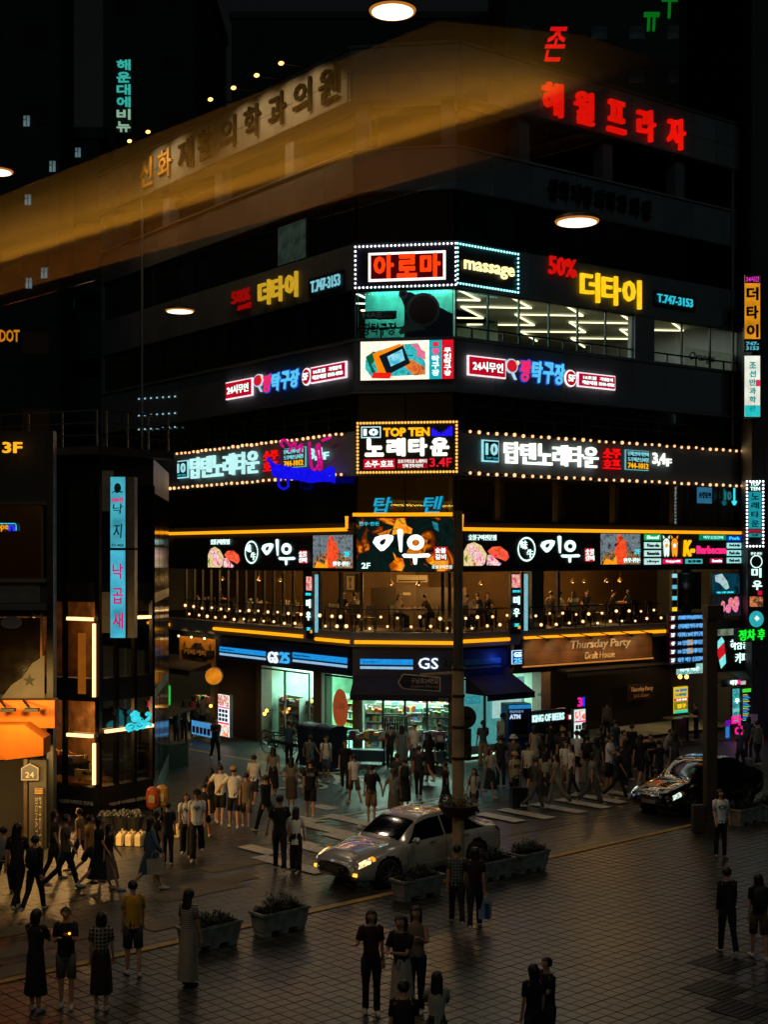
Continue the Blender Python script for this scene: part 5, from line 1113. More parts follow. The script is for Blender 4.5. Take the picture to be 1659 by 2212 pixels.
def gl(fr, x0, x1, z0, z1, m, n=3):
    for i in range(n):
        a = x0 + (x1 - x0) * i / n + .05; b = x0 + (x1 - x0) * (i + 1) / n - .05
        bpart("pane", fr, a, b, .03, .045, z0, z1, m)
for z0, z1, m in ((.9, 3.35, smoke), (4.0, 6.2, smoke), (6.75, 9.6, dglass)):
    gl(FB1, -LB1, 0, z0, z1, m); gl(FB2, 0, LB2, z0, z1, m, 2)
# roof slab and railing
q = [FB1.W(-LB1 - 1.2, .5), FB1.W(.3, .5), FB2.W(LB2 + .4, .5), FB2.W(LB2 + .4, -6), FB1.W(-LB1 - 1.2, -6)]
g = MB(); n = len(q); g.add([(p[0], p[1], 10.4) for p in q] + [(p[0], p[1], 10.62) for p in q], [tuple(reversed(range(n))), tuple(range(n, 2 * n))] + [(i, (i + 1) % n, n + (i + 1) % n, n + i) for i in range(n)]); g.build("roof_slab", mat('#2c2b28', .6), bb, world=True)
for fr, x0, x1 in ((FB1, -LB1 - 1.0, .2), (FB2, .0, LB2 + .3)):
    for z in (10.95, 11.3, 11.65): g = MB(); g.bar(fr.W(x0, .35, z), fr.W(x1, .35, z), .04); g.build("roof_rail", mat('#4a453c', .4, metal=.6), bb, world=True)
    k = 4 if fr is FB1 else 3
    for i in range(k + 1): g = MB(); a = x0 + (x1 - x0) * i / k; g.bar(fr.W(a, .35, 10.6), fr.W(a, .35, 11.65), .05); g.build("roof_rail_post", mat('#4a453c', .4, metal=.6), bb, world=True)
# back volume
q = [FB1.W(-LB1, -3.0), FB1.W(1.2, -3.0), FB2.W(LB2, -3.2)]
g = MB(); A = FB1.W(-LB1, -3); B_ = FB2.W(LB2 - .1, -2.4); D_ = FB1.W(-LB1, 0); E_ = FB2.W(LB2 - .02, 0)
g.add([(A[0], A[1], 0), (B_[0], B_[1], 0), (B_[0], B_[1], 10.4), (A[0], A[1], 10.4)], [(0, 1, 2, 3)]); g.add([(D_[0], D_[1], 0), (A[0], A[1], 0), (A[0], A[1], 10.4), (D_[0], D_[1], 10.4)], [(0, 1, 2, 3)])
for z in (.05, 3.7, 6.5): g.add([(*D_[:2], z), (cB.x, cB.y + .05, z), (*E_[:2], z), (*B_[:2], z), (*A[:2], z)], [(0, 1, 2, 3, 4)])
g.build("inner_wall", mat('#6a4a24', .8, var=.7, scale=3), bb, world=True)
# mirror-like glass flank facing the junction: reflects the signs across
mp = AT(331, 1195, 40.4); mq = AT(364, 1195, 47.5)
mir = mat('#050607', .06, var=.1, bump=0, spec=1.0); 
g = MB(); d = Vector((mq.x - mp.x, mq.y - mp.y, 0)); nn = Vector((-d.y, d.x, 0)).normalized() * .05
for i, (z0, z1) in enumerate(((.6, 3.2), (3.5, 6.1), (6.4, 9.4))):
    for k in range(3):
        a = mp + d * (k / 3 + .01); b = mp + d * ((k + 1) / 3 - .01)
        g = MB(); g.add([(a.x, a.y, z0), (b.x, b.y, z0), (b.x, b.y, z1), (a.x, a.y, z1), (a.x + nn.x, a.y + nn.y, z0), (b.x + nn.x, b.y + nn.y, z0), (b.x + nn.x, b.y + nn.y, z1), (a.x + nn.x, a.y + nn.y, z1)], [(0, 1, 2, 3), (7, 6, 5, 4), (0, 3, 7, 4), (1, 5, 6, 2), (3, 2, 6, 7), (0, 4, 5, 1)])
        g.build("mirror_pane", mir, bb, world=True)
for z0, z1 in ((0, .6), (3.2, 3.5), (6.1, 6.4), (9.4, 10.4)):
    g = MB(); o2 = nn * .6; a, b = mp, mq; g.add([(a.x, a.y, z0), (b.x, b.y, z0), (b.x, b.y, z1), (a.x, a.y, z1), (a.x + nn.x * 6, a.y, z0), (b.x + nn.x * 6, b.y, z0), (b.x + nn.x * 6, b.y, z1), (a.x + nn.x * 6, a.y, z1)], [(0, 1, 2, 3), (7, 6, 5, 4), (0, 3, 7, 4), (1, 5, 6, 2), (3, 2, 6, 7), (0, 4, 5, 1)]); g.build("wall", bw, bb, world=True)
# light tubes inside
TUBE = emi('#ffc887', 2.4, 0, sample=True)
def ltube(label, fr, x0, z0, x1, z1, off=.12):
    t_ = thing("light_tube", label, "light tube", fr.W(x0, off, z0), 0, "warm light tubes of the glass corner building"); g = MB(); g.bar(fr.W(x0, off, z0), fr.W(x1, off, z1), .09, .09); g.build("tube", TUBE, t_, world=True)
    g = MB(); g.bar(fr.W(x0, off - .06, z0), fr.W(x1, off - .06, z1), .05, .05); g.build("housing", frame_m, t_, world=True)
zz = lambda v: EYE + (VH - v) * cB.y / FPX
ltube("level warm light tube upstairs, left of the corner edge", FB1, FB1.s_(150), zz(1337) - .0, FB1.s_(205), zz(1338)); ltube("upright warm light tube upstairs at the corner edge", FB1, FB1.s_(208), zz(1347), FB1.s_(208), zz(1505))
ltube("level warm light tube on the ground floor, left of the corner edge", FB1, FB1.s_(150), 2.38, FB1.s_(205), 2.38); ltube("upright warm light tube on the ground floor at the corner edge", FB1, FB1.s_(208), zz(1605), FB1.s_(208), zz(1694))
ltube("level warm light tube above the right ground-floor glass", FB2, .15, 2.5, LB2 - .1, 2.5); ltube("short warm light tube upstairs behind the turquoise sign", FB2, .7, 5.72, LB2 - .2, 5.72)
bpart("amber_panel", FB1, FB1.s_(172), FB1.s_(187), -.1, -.05, zz(1500), zz(1368), emi('#a85c18', .55, .1))
light('POINT', FB1.W(-1.6, -1.3, 2.6), 330, (1, .6, .25), bb, name="room_light"); light('POINT', FB1.W(-1.6, -1.3, 5.6), 130, (1, .6, .25), bb, name="room_light")
heap("counter with pots and bottles inside the glass corner, left part", FB1.W(-1.9, -.6, .95), FB1.a, 2.0, .5, .55, 21, "counter"); 
s_ = Sign("window_banner", "black banner with small white lettering along the foot of the left glass", FB1, 116, 206, 1722, 1742, .08, .03, body='#08090c'); s_.text("낙곱새 낙지볶음 전문점", .15, .3, .95, .7, mat('#8a8a88', .6), bold=0)
s_ = Sign("window_banner", "black banner with small white lettering along the foot of the right glass", FB2, 218, 318, 1722, 1740, .08, .03, body='#08090c'); s_.text("낙곱새 낙지볶음 전문점", .15, .3, .95, .7, mat('#8a8a88', .6), bold=0)
s_ = Sign("window_poster", "cream menu poster with round picture inside the left ground-floor glass", FB1, 161, 203, 1662, 1684, .07, .02, face=mat('#8a7040', .6, var=.4, scale=6)); s_.text("메뉴판", .45, .5, .95, .8, INK, bold=0)
# turquoise octopus chef emblem
s_ = Sign("neon_emblem", "turquoise glowing octopus with chef hat above the right glass", FB2, 268, 324, 1532, 1580, .25, .08, mk=False, cat="neon sign")
X, Z = s_.X, s_.Z; g = MB(); y = -.1; hx = s_.w; hz = s_.h
for cx, cz, rx, rz, m in ((.42, .62, .17, .2, 0), (.3, .78, .09, .09, 0), (.4, .86, .09, .1, 0), (.5, .8, .07, .08, 0), (.56, .5, .14, .13, 0), (.2, .24, .17, .2, 0), (.45, .22, .13, .17, 0), (.68, .22, .12, .14, 0)): g.disc(X(cx), Z(cz), rx * hx, y, m, 18, rz * hz, .03); y -= .004
for P in ([(.6, .35), (.78, .42), (.92, .55), (.96, .72), (.86, .78), (.8, .7)], [(.55, .2), (.75, .24), (.9, .3), (1, .18)], [(.3, .2), (.12, .1), (.03, .22), (.1, .34)]): g.tube([(X(a), -.12, Z(b)) for a, b in P], .05, 6)
g.tube([(X(a), -.17, Z(b)) for a, b in ((.08, .3), (.2, .36), (.3, .26), (.2, .16))], .012, 5, 1); g.tube([(X(a), -.17, Z(b)) for a, b in ((.4, .3), (.5, .2), (.6, .28))], .012, 5, 1); g.disc(X(.6), Z(.54), .03, -.16, 1, 8)
g.build("octopus_figure", [emi('#38d8e8', 1.0, .2, 5), mat('#06282e', .6)], s_.o)
# hanging vertical signs on that corner
FS = Fr(AT(240, 1195, 38.0).x, 38.0, R(-4))
def vs(label, q, face, txt, m, extra=None):
    s = Sign("projecting_sign", label, FS, *q, 0, .1, body='#55524c'); s.o.location.y -= .1
    MB().box(-s.w / 2, s.w / 2 + .22, .02, .35, 0, s.h).build("side_box", mat('#6a5f52', .5), s.o); s.panel(.02, .005, .98, .995, face, y=.0, name="light_face"); return s
s_ = vs("upper pale turquoise vertical sign with octopus drawing and brush letters", (239, 272, 1030, 1184), emi('#4ab8cc', .75, .35, 2.0), "", None)
s_.text("낙", .2, .48, .85, .62, mat('#0c4a58', .6), y=.03, bold=.0, shear=.1); s_.text("지", .22, .14, .8, .34, mat('#0c4a58', .6), y=.03, shear=.1, bold=0); s_.text("100선", .15, .64, .85, .71, emi('#e02878', .8), y=.03); s_.text("731-4456", .1, .02, .9, .06, INK, y=.03, bold=0)
g = MB(); g.disc(0, s_.Z(.84), .1, -.14, 0, 14, .14)
for i in range(6): a = math.pi * (1.1 + i * .16); g.tube([(0, -.14, s_.Z(.81)), (.1 * math.cos(a), -.14, s_.Z(.79)), (.17 * math.cos(a), -.14, s_.Z(.77) + .03 * (i % 2))], .012, 5)
g.build("octopus_drawing", mat('#1c6472', .6), s_.o)
s_ = vs("lower pale turquoise vertical sign with large magenta letters", (239, 272, 1188, 1378), emi('#48b8d4', .85, .35, 2.0), "", None)
for ch, b in (("낙", .7), ("곱", .42), ("새", .14)): s_.text(ch, .18, b - .03, .85, b + .15, emi('#d01470', .85), y=.03, bold=.01)
s_.name = ''
for v in (1060, 1320): 
    p = AT(215, v, 38.2); t_ = thing("bracket_box", "pale side box behind the %s turquoise vertical sign" % ("upper" if v == 1060 else "lower"), "sign box", (AT(231, 1195, 38.4).x, 38.4, zz(v) - .6), 0)
    MB().box(-.14, .14, -.05, .15, 0, 1.15).build("box", mat('#8a7c68', .5), t_); MB().bar((-.1, .05, .5), (.4, .05, .5), .05).build("bracket", frame_m, t_)
# ------------------------------------------------------------------ left shop building with orange sign box
FA = Fr(G(0, 1840).x, 35.0, R(1.5))
ba = thing("shop_building", "dark shop building at the left edge with orange sign box and yellow 3F letters", "building", FA.W(0, 0, 0), 0)
def apart(name, u0, u1, vt, vb, m, off=0, dep=.3, par=None):
    a, b, c, d = FA.rect(u0, u1, vt, vb, off); p = FA.W(a, off, c); q_ = ba.location
    return MB().box(0, b - a, 0, dep, 0, d - c).build(name, m, ba, (p[0] - q_.x, p[1] - q_.y, p[2]), FA.a)
aw = mat('#121211', .6, var=.3, scale=1)
apart("wall", -60, 106, 930, 1086, aw); apart("wall", -60, 106, 1255, 1332, aw, -.02); apart("corner_pier", 100, 114, 930, 1840, frame_m, .03, .4); apart("wall", -60, 100, 1500, 1520, aw)
apart("ledge", -60, 100, 1083, 1090, mat('#3a342a', .5), .12, .15); apart("ledge", -60, 98, 1250, 1258, mat('#4a463c', .5), .2, .25); apart("sign_panel", -60, 85, 1259, 1302, mat('#4b4942', .6), .05, .1); apart("ledge", -60, 99, 1304, 1318, mat('#3c3a36', .5), .2, .25)
apart("pane", -60, 88, 1090, 1250, dglass, -.1, .05); apart("mullion", 88, 92, 1090, 1250, mat('#4a3c2c', .5), .0, .1)
apart("pane", -60, 86, 1335, 1500, mat('#1a1612', .15, spec=.8), -.1, .05); apart("mullion", 86, 90, 1318, 1500, mat('#a06a34', .5), .0, .1)
# frosted film with plants and star shapes on that window
a, b, c, d = FA.rect(0, 95, 1400, 1510, .02); L = b - a; H = d - c; fm3 = mat('#6a655c', .6); fd3 = mat('#2a2824', .6); p = FA.W(a, .02, c); lo_ = (p[0] - ba.location.x, p[1] - ba.location.y, p[2])
MB().poly([(0, 0), (L, 0), (L, H * .86), (L * .72, H * .7), (L * .5, H * .42), (L * .25, H * .28)], 0, 0, .01).build("window_film", fm3, ba, lo_, FA.a); st = []
for i in range(10): r = .07 if i % 2 else .17; t = math.pi / 2 + i * math.pi / 5; st.append((L * .66 + r * math.cos(t), H * .36 + r * math.sin(t)))
MB().poly(st, -.015, 0, .01).build("star_decal", fd3, ba, lo_, FA.a); MB().disc(L * .25, H * 1.5, .28, 0, 0, 16, .16, .01).build("cloud_decal", fm3, ba, lo_, FA.a)
MB().disc(L * .85, H * 1.75, .18, 0, 0, 20, .18, 0, .8).build("ring_decal", fm3, ba, lo_, FA.a); MB().disc(L * .6, H * 2.15, .08, 0, 0, 12, .08, .01).build("dot_decal", fm3, ba, lo_, FA.a)
bkr = mat('#1c1814', .8)
apart("back_wall", -60, 100, 1640, 1860, bkr, -1.2, .1)
s_ = Sign("sign_box", "large blank orange lit sign box at the left edge with two lamp arms", FA, -60, 117, 1513, 1573, .1, .5, body='#c87a20', bodymat=mat('#d07818', .6, var=.15))
for k, u in enumerate((25, 75)):
    x = FA.s_(u, .6) - FA.s_(28.5, .6); g = MB(); g.bar((x - .3, -.5, s_.h), (x, -1.15, s_.h - .1), .04); g.build("lamp_arm", INK, s_.o); MB().box(x - .1, x + .25, -1.3, -1.1, s_.h - .2, s_.h - .12).build("lamp_head", INK, s_.o)
    pz = FA.W(FA.s_(u + 20 * k, .6), 2.5, s_.o.location.z + s_.h + .1); sp = light('SPOT', pz, 190, (1, .55, .14), s_.o, spot=R(120), radius=.08, name="sign_beam"); dd = Vector(FA.W(FA.s_(u + 20 * k + 14, .6), .6, s_.o.location.z - .0)) - Vector(pz); sp.rotation_euler = dd.to_track_quat('-Z', 'Y').to_euler()
t_ = thing("awning", "orange fabric awning under the orange sign box at the left edge", "awning", FA.W(FA.s_(-60, .6), .5, FA.z_(1640, 20, 1.2)), FA.a); L = FA.s_(103, .9) - FA.s_(-60, .6); oc = mat('#c06c14', .8, var=.15)
MB().poly([(0, -.12), (0, .86), (L - .5, .86), (L - .03, .52), (L - .03, .1)], -.8, 0, .8).build("canopy", oc, t_); MB().bar((0, -.8, -.1), (L, -.76, .08), .04).build("front_bar", frame_m, t_)
light('AREA', FA.W(FA.s_(40, 1.3), 1.6, 2.3), 300, (1, .56, .16), t_, 2.6, .6, (R(20), 0, FA.a), name="doorway_glow")
apart("door_frame", 50, 58, 1640, 1840, mat('#2a1c10', .5), .05, .12); apart("wall_panel", 62, 99, 1642, 1845, mat('#1a1714', .7), .2, .1); apart("wall_post", 63, 70, 1640, 1840, aw, .0, .3)
s_ = Sign("letter_sign", "yellow glowing 3F letters on the dark wall at left", FA, 5, 48, 955, 979, .32, .02, mk=False); s_.text("3F", 0, 0, 1, 1, emi('#ffa81c', 1.3), bold=.03)
s_ = Sign("letter_sign", "amber DOT letters cut by the left edge high above the shop", FA, -20, 42, 713, 739, -1.0, .02, mk=False); s_.text("DOT", .3, 0, 1, 1, emi('#c87814', .9), bold=.02); s_.panel(.0, .4, .12, .5, emi('#c87814', .5), name="dot_mark")
s_ = Sign("neon_sign", "small multicoloured open neon sign inside the left window", FA, -8, 34, 1131, 1150, -.0, .06, mk=False); s_.text("ope", .0, .1, .62, .85, emi('#ff9a10', 1)); s_.text("n", .62, .15, .95, .85, BLU); g = MB(); g.tube([(s_.X(.0), -.08, s_.Z(1)), (s_.X(.95), -.08, s_.Z(1)), (s_.X(1), -.08, s_.Z(.8)), (s_.X(1), -.08, s_.Z(.2))], .012, 5); g.build("tube_frame", CY, s_.o)
s_ = Sign("number_plate", "small house-shaped blue number plate reading 24", FA, 89, 137, 1858 - 200, 1905 - 200, .5, .03, mk=False, cat="number plate")
s_.o.location = FA.W(FA.s_(113, .3) - .57, .36, FA.z_(1685, 60, .3)); g = MB(); g.poly([(-.22, 0), (.22, 0), (.22, .32), (0, .44), (-.22, .32)], 0, 0, .03); g.poly([(-.19, .03), (.19, .03), (.19, .3), (0, .405), (-.19, .3)], -.006, 1); g.build("plate", [mat('#5a5448', .5), mat('#141c30', .5)], s_.o); textmb("24", -.11, .11, .07, .22, -.01, .01, .01).build("lettering", mat('#7a705a', .5), s_.o)
s_ = Sign("vertical_banner", "dark vertical banner with photo studio lettering by the left door", FA, 72, 92, 1700, 1850, .3, .03, body='#1a1714')
vsx, fsx, a, b, c, d = glyph("PHOTO", .0, .02); 
for t, xo in (("PHOTO", .56), ("SIGNATURE", .18)):
    vsx, fsx, a, b, c, d = glyph(t, .0, .02); kx = (s_.h * .8) / (b - a); kz = s_.w * .26 / (d - c)
    MB().add([(s_.X(xo) + (v[1] - c) * kz, -.05, s_.h * .85 - (v[0] - a) * kx) for v in vsx], fsx).build("lettering", mat('#8a7c64', .6), s_.o)
s_ = Sign("notice_board", "dark pier panel with pale lines beside the number plate", FA, 72, 94, 1702, 1716, .34, .02)
for i in range(4): s_.panel(.1, .1 + i * .24, .9, .2 + i * .24, mat('#7a5c34', .6))
# ------------------------------------------------------------------ towers far behind
def tower(label, u0, u1, vtop, Y, dep, wins, m='#0b0d0e', grid=None):
    a = AT(u0, 1195, Y); b = AT(u1, 1195, Y); ztop = EYE + (VH - vtop) * Y / FPX
    t_ = thing("tower_block", label, "building", (a.x, Y, 0)); wd = b.x - a.x
    MB().box(0, wd, 0, dep, 0, ztop).build("wall", mat(m, .8, scale=.1), t_); MB().box(-.3, wd + .3, -.3, dep, ztop, ztop + 1).build("parapet", mat('#15181a', .7), t_)
    me = MB().box(-1.1, 1.1, -.08, 0, -.9, .9).mesh("window"); me.materials.append(dglass)
    lw = emi('#6a8890', .5, .5, .6); lme = MB().box(-.24, .24, -.1, 0, -.42, .42).mesh("window"); lme.materials.append(lw)
    rows = int((ztop - 6) / 6.2); cols = max(2, int(wd / 5))
    for r in range(rows):
        for c_ in range(cols): obj("window", me, None, t_, ((c_ + .5) * wd / cols, 0, 6 + r * 6.2))
    for u, v in wins:
        p = AT(u, v, Y - .2); w_ = obj("window", lme, None, t_, (p.x - a.x, -.25, p.z)); g = MB(); g.box(-.03, .03, -.12, -.1, -.42, .42); g.box(-.24, .0, -.12, -.1, .05, .1); g.build("glazing_bar", INK, w_)
    return t_
tower("dark apartment tower far left with scattered dim lit windows", -80, 128, -250, 110, 5, [(57, 262), (113, 360), (60, 432), (95, 590), (62, 612)])
tower("dark apartment tower behind with a column of lit windows", 128, 216, 300, 125, 5, [(152, 523), (152, 566), (152, 655), (168, 330)], '#0d0f10')
tower("dark tower carrying the vertical turquoise neon name", 222, 420, -120, 150, 30, [], '#090b0c')
tower("dark block rising behind the red cursive letter", 1090, 1500, -200, 190, 30, [], '#080a0b')
tower("dark wing of the far block behind the left wing roof", 500, 1080, 40, 210, 30, [], '#080a0b')
FT = Fr(AT(268, 1195, 149).x, 149, 0); 
t_ = thing("neon_name_sign", "vertical turquoise neon name running down a distant tower", "sign", FT.W(0, 0, EYE + (VH - 290) * 149 / FPX)); hh = (290 - 130) * 149 / FPX
for i, ch in enumerate("해운대에비뉴"): k = hh / 6; textmb(ch, -.75, .75, hh - (i + 1) * k + .12, hh - i * k - .12, -.4, .02, .2).build("letter", emi('#3cc0b0', .75) if i < 4 else emi('#9cc8a8', .7), t_)
MB().box(-.9, .9, -.3, 0, 0, hh).build("back_panel", mat('#0a1012', .6), t_)
p = AT(1202, 95, 62); t_ = thing("roof_sign", "red cursive glowing letter standing on the roof behind the right cornice", "sign", (p.x, 62, p.z - .8)); textmb("존", -.55, .5, 0, 1.55, 0, .01, .1, .35).build("letter", emi('#f01010', 1.0), t_)
g = MB(); g.bar((-.4, .1, .3), (-.4, .1, -3.5), .08); g.bar((.3, .1, .3), (.3, .1, -3.5), .08); g.build("support", frame_m, t_)
p = AT(1430, 18, 188); t_ = thing("roof_sign", "green letters cut off by the top right of the picture", "sign", (p.x, 189.5, p.z - 1)); textmb("ㅠ", -2.2, 0, -1.6, 1.0, 0, .03, .3, .1).build("letter", emi('#0c8a20', .6), t_); textmb("ㅜㄱ", .3, 4.6, .2, 3.8, 0, .03, .3, .1).build("letter", emi('#0c8a20', .6), t_)
# rows of tiny lights deep inside a dark fourth-floor room of the left wing
t_ = thing("ceiling_light", "three rows of tiny turquoise lights in the dark fourth-floor room at left", "ceiling light", FL.W(FL.s_(340), .05, FL.z_(860, 340)), FL.a)
for r, v in enumerate((862, 898, 928)):
    for i in range(7): MB().box(-.05, .05, -.03, .0, -.03, .03).build("light_dot", emi('#9fd0e0', .9), t_, (FL.s_(302 + i * 13) - FL.s_(340), .0, FL.z_(v - i * .9, 302 + i * 13) - t_.location.z))
# ------------------------------------------------------------------ people
SKIN = [mat('#c08a68', .6, var=.08), mat('#a87454', .6, var=.08)]; HAIR = [mat('#0c0a09', .5, var=.2), mat('#1c120c', .5, var=.2), mat('#241a14', .5, var=.2)]
_jobs = []
def skeleton(h, pose, rng):
    """joints of a standing/walking/seated figure facing -y, feet on z=0, h metres tall"""
    k = h / 1.72
    sw, kl, kr = pose.get('leg', (0, 0, 0))   # swing of left leg, knee bends
    al, bl, abl = pose.get('la', (-sw * .8, .25, .12)); ar, br_, abr = pose.get('ra', (sw * .8, .25, .12))
    lean = pose.get('lean', .03)
    J = {}
    sit = pose.get('sit', 0)
    thl, thr = (1.45, 1.45) if sit else (sw, -sw)
    kl, kr = (1.45, 1.5) if sit else (kl, kr)
    for sd, th, kn in (('l', thl, kl), ('r', thr, kr)):
        x = .085 if sd == 'l' else -.085
        hip = Vector((x, 0, 0)); d = Vector((x * .15, -math.sin(th), -math.cos(th))); knee = hip + d * .43
        d2 = Vector((0, -math.sin(th - kn), -math.cos(th - kn))); ank = knee + d2 * .42
        J['hip' + sd], J['knee' + sd], J['ank' + sd] = hip, knee, ank
        J['toe' + sd] = ank + Vector((x * .3, -.15, -.045 + (.0)))
    low = min(J['ankl'].z, J['ankr'].z); up = Vector((0, 0, .075 - low))
    for q in J: J[q] = J[q] + up
    pel = up + Vector((0, 0, .03)); L = lambda z, f=1: pel + Vector((0, -math.sin(lean) * z * f, z))
    J['pel'] = pel; J['waist'] = L(.14); J['chest'] = L(.36); J['neck'] = L(.53); J['nk2'] = L(.585); J['head'] = L(.685) + Vector((0, -.015, 0)); J['crown'] = L(.77)
    for sd, a, b, ab, x in (('l', al, bl, abl, 1), ('r', ar, br_, abr, -1)):
        sh = L(.49) + Vector((x * .15, 0, 0)); d = Vector((x * math.sin(ab), -math.sin(a) * math.cos(ab), -math.cos(a) * math.cos(ab))); el = sh + d * .285
        inn = pose.get('in', 0.0); a2 = a + b; d2 = Vector((x * math.sin(ab) * .5 - x * inn, -math.sin(a2), -math.cos(a2))).normalized(); wr = el + d2 * .245; J['sh' + sd], J['el' + sd], J['wr' + sd], J['hd' + sd] = sh, el, wr, wr + d2 * .085
        J['dir' + sd] = d2
    for q in J:
        if not q.startswith('dir'): J[q] = J[q] * k
    return J, k
def body_skin(J, k, female):
    V, E, Rr = [], [], []
    def v(p, r): V.append(tuple(p)); Rr.append(r * k); return len(V) - 1
    pel = v(J['pel'], .115); wa = v(J['waist'], .10); ch = v(J['chest'], .12); nk = v(J['neck'], .06); n2 = v(J['nk2'], .048); jaw = v((J['nk2'] + J['head']) / 2 + Vector((0, -.02 * k, .01 * k)), .062); hd = v(J['head'] + Vector((0, 0, .01 * k)), .083); cr = v(J['crown'], .055)
    E += [(pel, wa), (wa, ch), (ch, nk), (nk, n2), (n2, jaw), (jaw, hd), (hd, cr)]
    ns = v(J['head'] + Vector((0, -.098 * k, -.018 * k)), .013); E.append((hd, ns))
    for x in (-1, 1): e = v(J['head'] + Vector((x * .088 * k, .01 * k, -.01 * k)), .014); E.append((hd, e))
    for s in 'lr':
        hp = v(J['hip' + s], .085); kn = v(J['knee' + s], .052); cf = v(J['knee' + s].lerp(J['ank' + s], .35) + Vector((0, .012 * k, 0)), .05); an = v(J['ank' + s], .034); to = v(J['toe' + s], .03)
        E += [(pel, hp), (hp, kn), (kn, cf), (cf, an), (an, to)]
        sh = v(J['sh' + s], .052 if female else .06); el = v(J['el' + s], .036); wr = v(J['wr' + s], .024); pm_ = v(J['hd' + s] - J['dir' + s] * .02 * k, .026)
        E += [(ch, sh), (sh, el), (el, wr), (wr, pm_)]
        d = J['dir' + s]; side = Vector((1, 0, 0)); side = (side - d * side.dot(d)).normalized(); curl = d.cross(side) * (-1)
        for i in range(4):
            a = J['hd' + s] + (side * (i - 1.5) * .017 + d * .012) * k; m = a + (d * (.026 + .004 * (1.5 - abs(i - 1.5))) + curl * .008) * k; t = m + (d * .016 + curl * .02) * k
            f0, f1, f2 = v(a, .0085), v(m, .008), v(t, .0065); E += [(pm_, f0), (f0, f1), (f1, f2)]
        sgn = 1 if s == 'r' else -1; a = J['wr' + s] + (d * .035 + side * sgn * .03) * k; t = a + (d * .03 + side * sgn * .012 + curl * .01) * k
        f0, f1 = v(a, .010), v(t, .008); E += [(pm_, f0), (f0, f1)]
    me = bpy.data.meshes.new("person"); me.from_pydata(V, E, []); me.update()
    o = bpy.data.objects.new("person", me); COL.objects.link(o)
    mo = o.modifiers.new("s", 'SKIN'); mo.use_smooth_shade = True
    for i, r in enumerate(Rr): me.skin_vertices[0].data[i].radius = (r, r)
    me.skin_vertices[0].data[0].use_root = True
    o.modifiers.new("u", 'SUBSURF').levels = 1
    return o
def ring_loft(mb, rings, n=14, mi=0, wob=0, rng=None):
    """rings: (centre, rx, ry)"""
    b = len(mb.v)
    for i, (c, rx, ry) in enumerate(rings):
        for j in range(n):
            t = 2 * math.pi * j / n; w_ = 1 + (wob * math.sin(j * 2.4 + i) if wob else 0)
            mb.v.append((c[0] + rx * w_ * math.cos(t), c[1] + ry * w_ * math.sin(t), c[2]))
    for i in range(len(rings) - 1):
        for j in range(n): mb.f.append((b + i * n + j, b + i * n + (j + 1) % n, b + (i + 1) * n + (j + 1) % n, b + (i + 1) * n + j)); mb.m.append(mi)
    return mb
def cloth(c, pat=None):
    if pat is None: return mat(c, .85, var=.12, scale=5, bump=.3)
    key = ('cl', c, pat)
    if key in _M: return _M[key]
    m = bpy.data.materials.new("patterned_cloth"); m.use_nodes = True; n = m.node_tree.nodes; l = m.node_tree.links; b = n["Principled BSDF"]; b.inputs["Roughness"].default_value = .85
    tc = n.new("ShaderNodeTexCoord"); wv = n.new("ShaderNodeTexWave"); wv.bands_direction = 'Z'; wv.inputs["Scale"].default_value = 9 if pat == 'stripe' else 5; l.new(tc.outputs["Object"], wv.inputs["Vector"])
    mx = n.new("ShaderNodeMix"); mx.data_type = 'RGBA'; mx.inputs[6].default_value = (*lin(c), 1); mx.inputs[7].default_value = (*lin('#1c1c22' if pat == 'stripe' else '#8a8478'), 1)
    cr = n.new("ShaderNodeMath"); cr.operation = 'GREATER_THAN'; cr.inputs[1].default_value = .6 if pat == 'stripe' else .85; l.new(wv.outputs["Fac"], cr.inputs[0])
    if pat == 'check':
        w2 = n.new("ShaderNodeTexWave"); w2.bands_direction = 'X'; w2.inputs["Scale"].default_value = 5; l.new(tc.outputs["Object"], w2.inputs["Vector"]); c2 = n.new("ShaderNodeMath"); c2.operation = 'GREATER_THAN'; c2.inputs[1].default_value = .85; l.new(w2.outputs["Fac"], c2.inputs[0])
        ad = n.new("ShaderNodeMath"); ad.operation = 'MAXIMUM'; l.new(cr.outputs[0], ad.inputs[0]); l.new(c2.outputs[0], ad.inputs[1]); cr = ad
    l.new(cr.outputs[0], mx.inputs[0]); l.new(mx.outputs[2], b.inputs["Base Color"]); _M[key] = m; return m
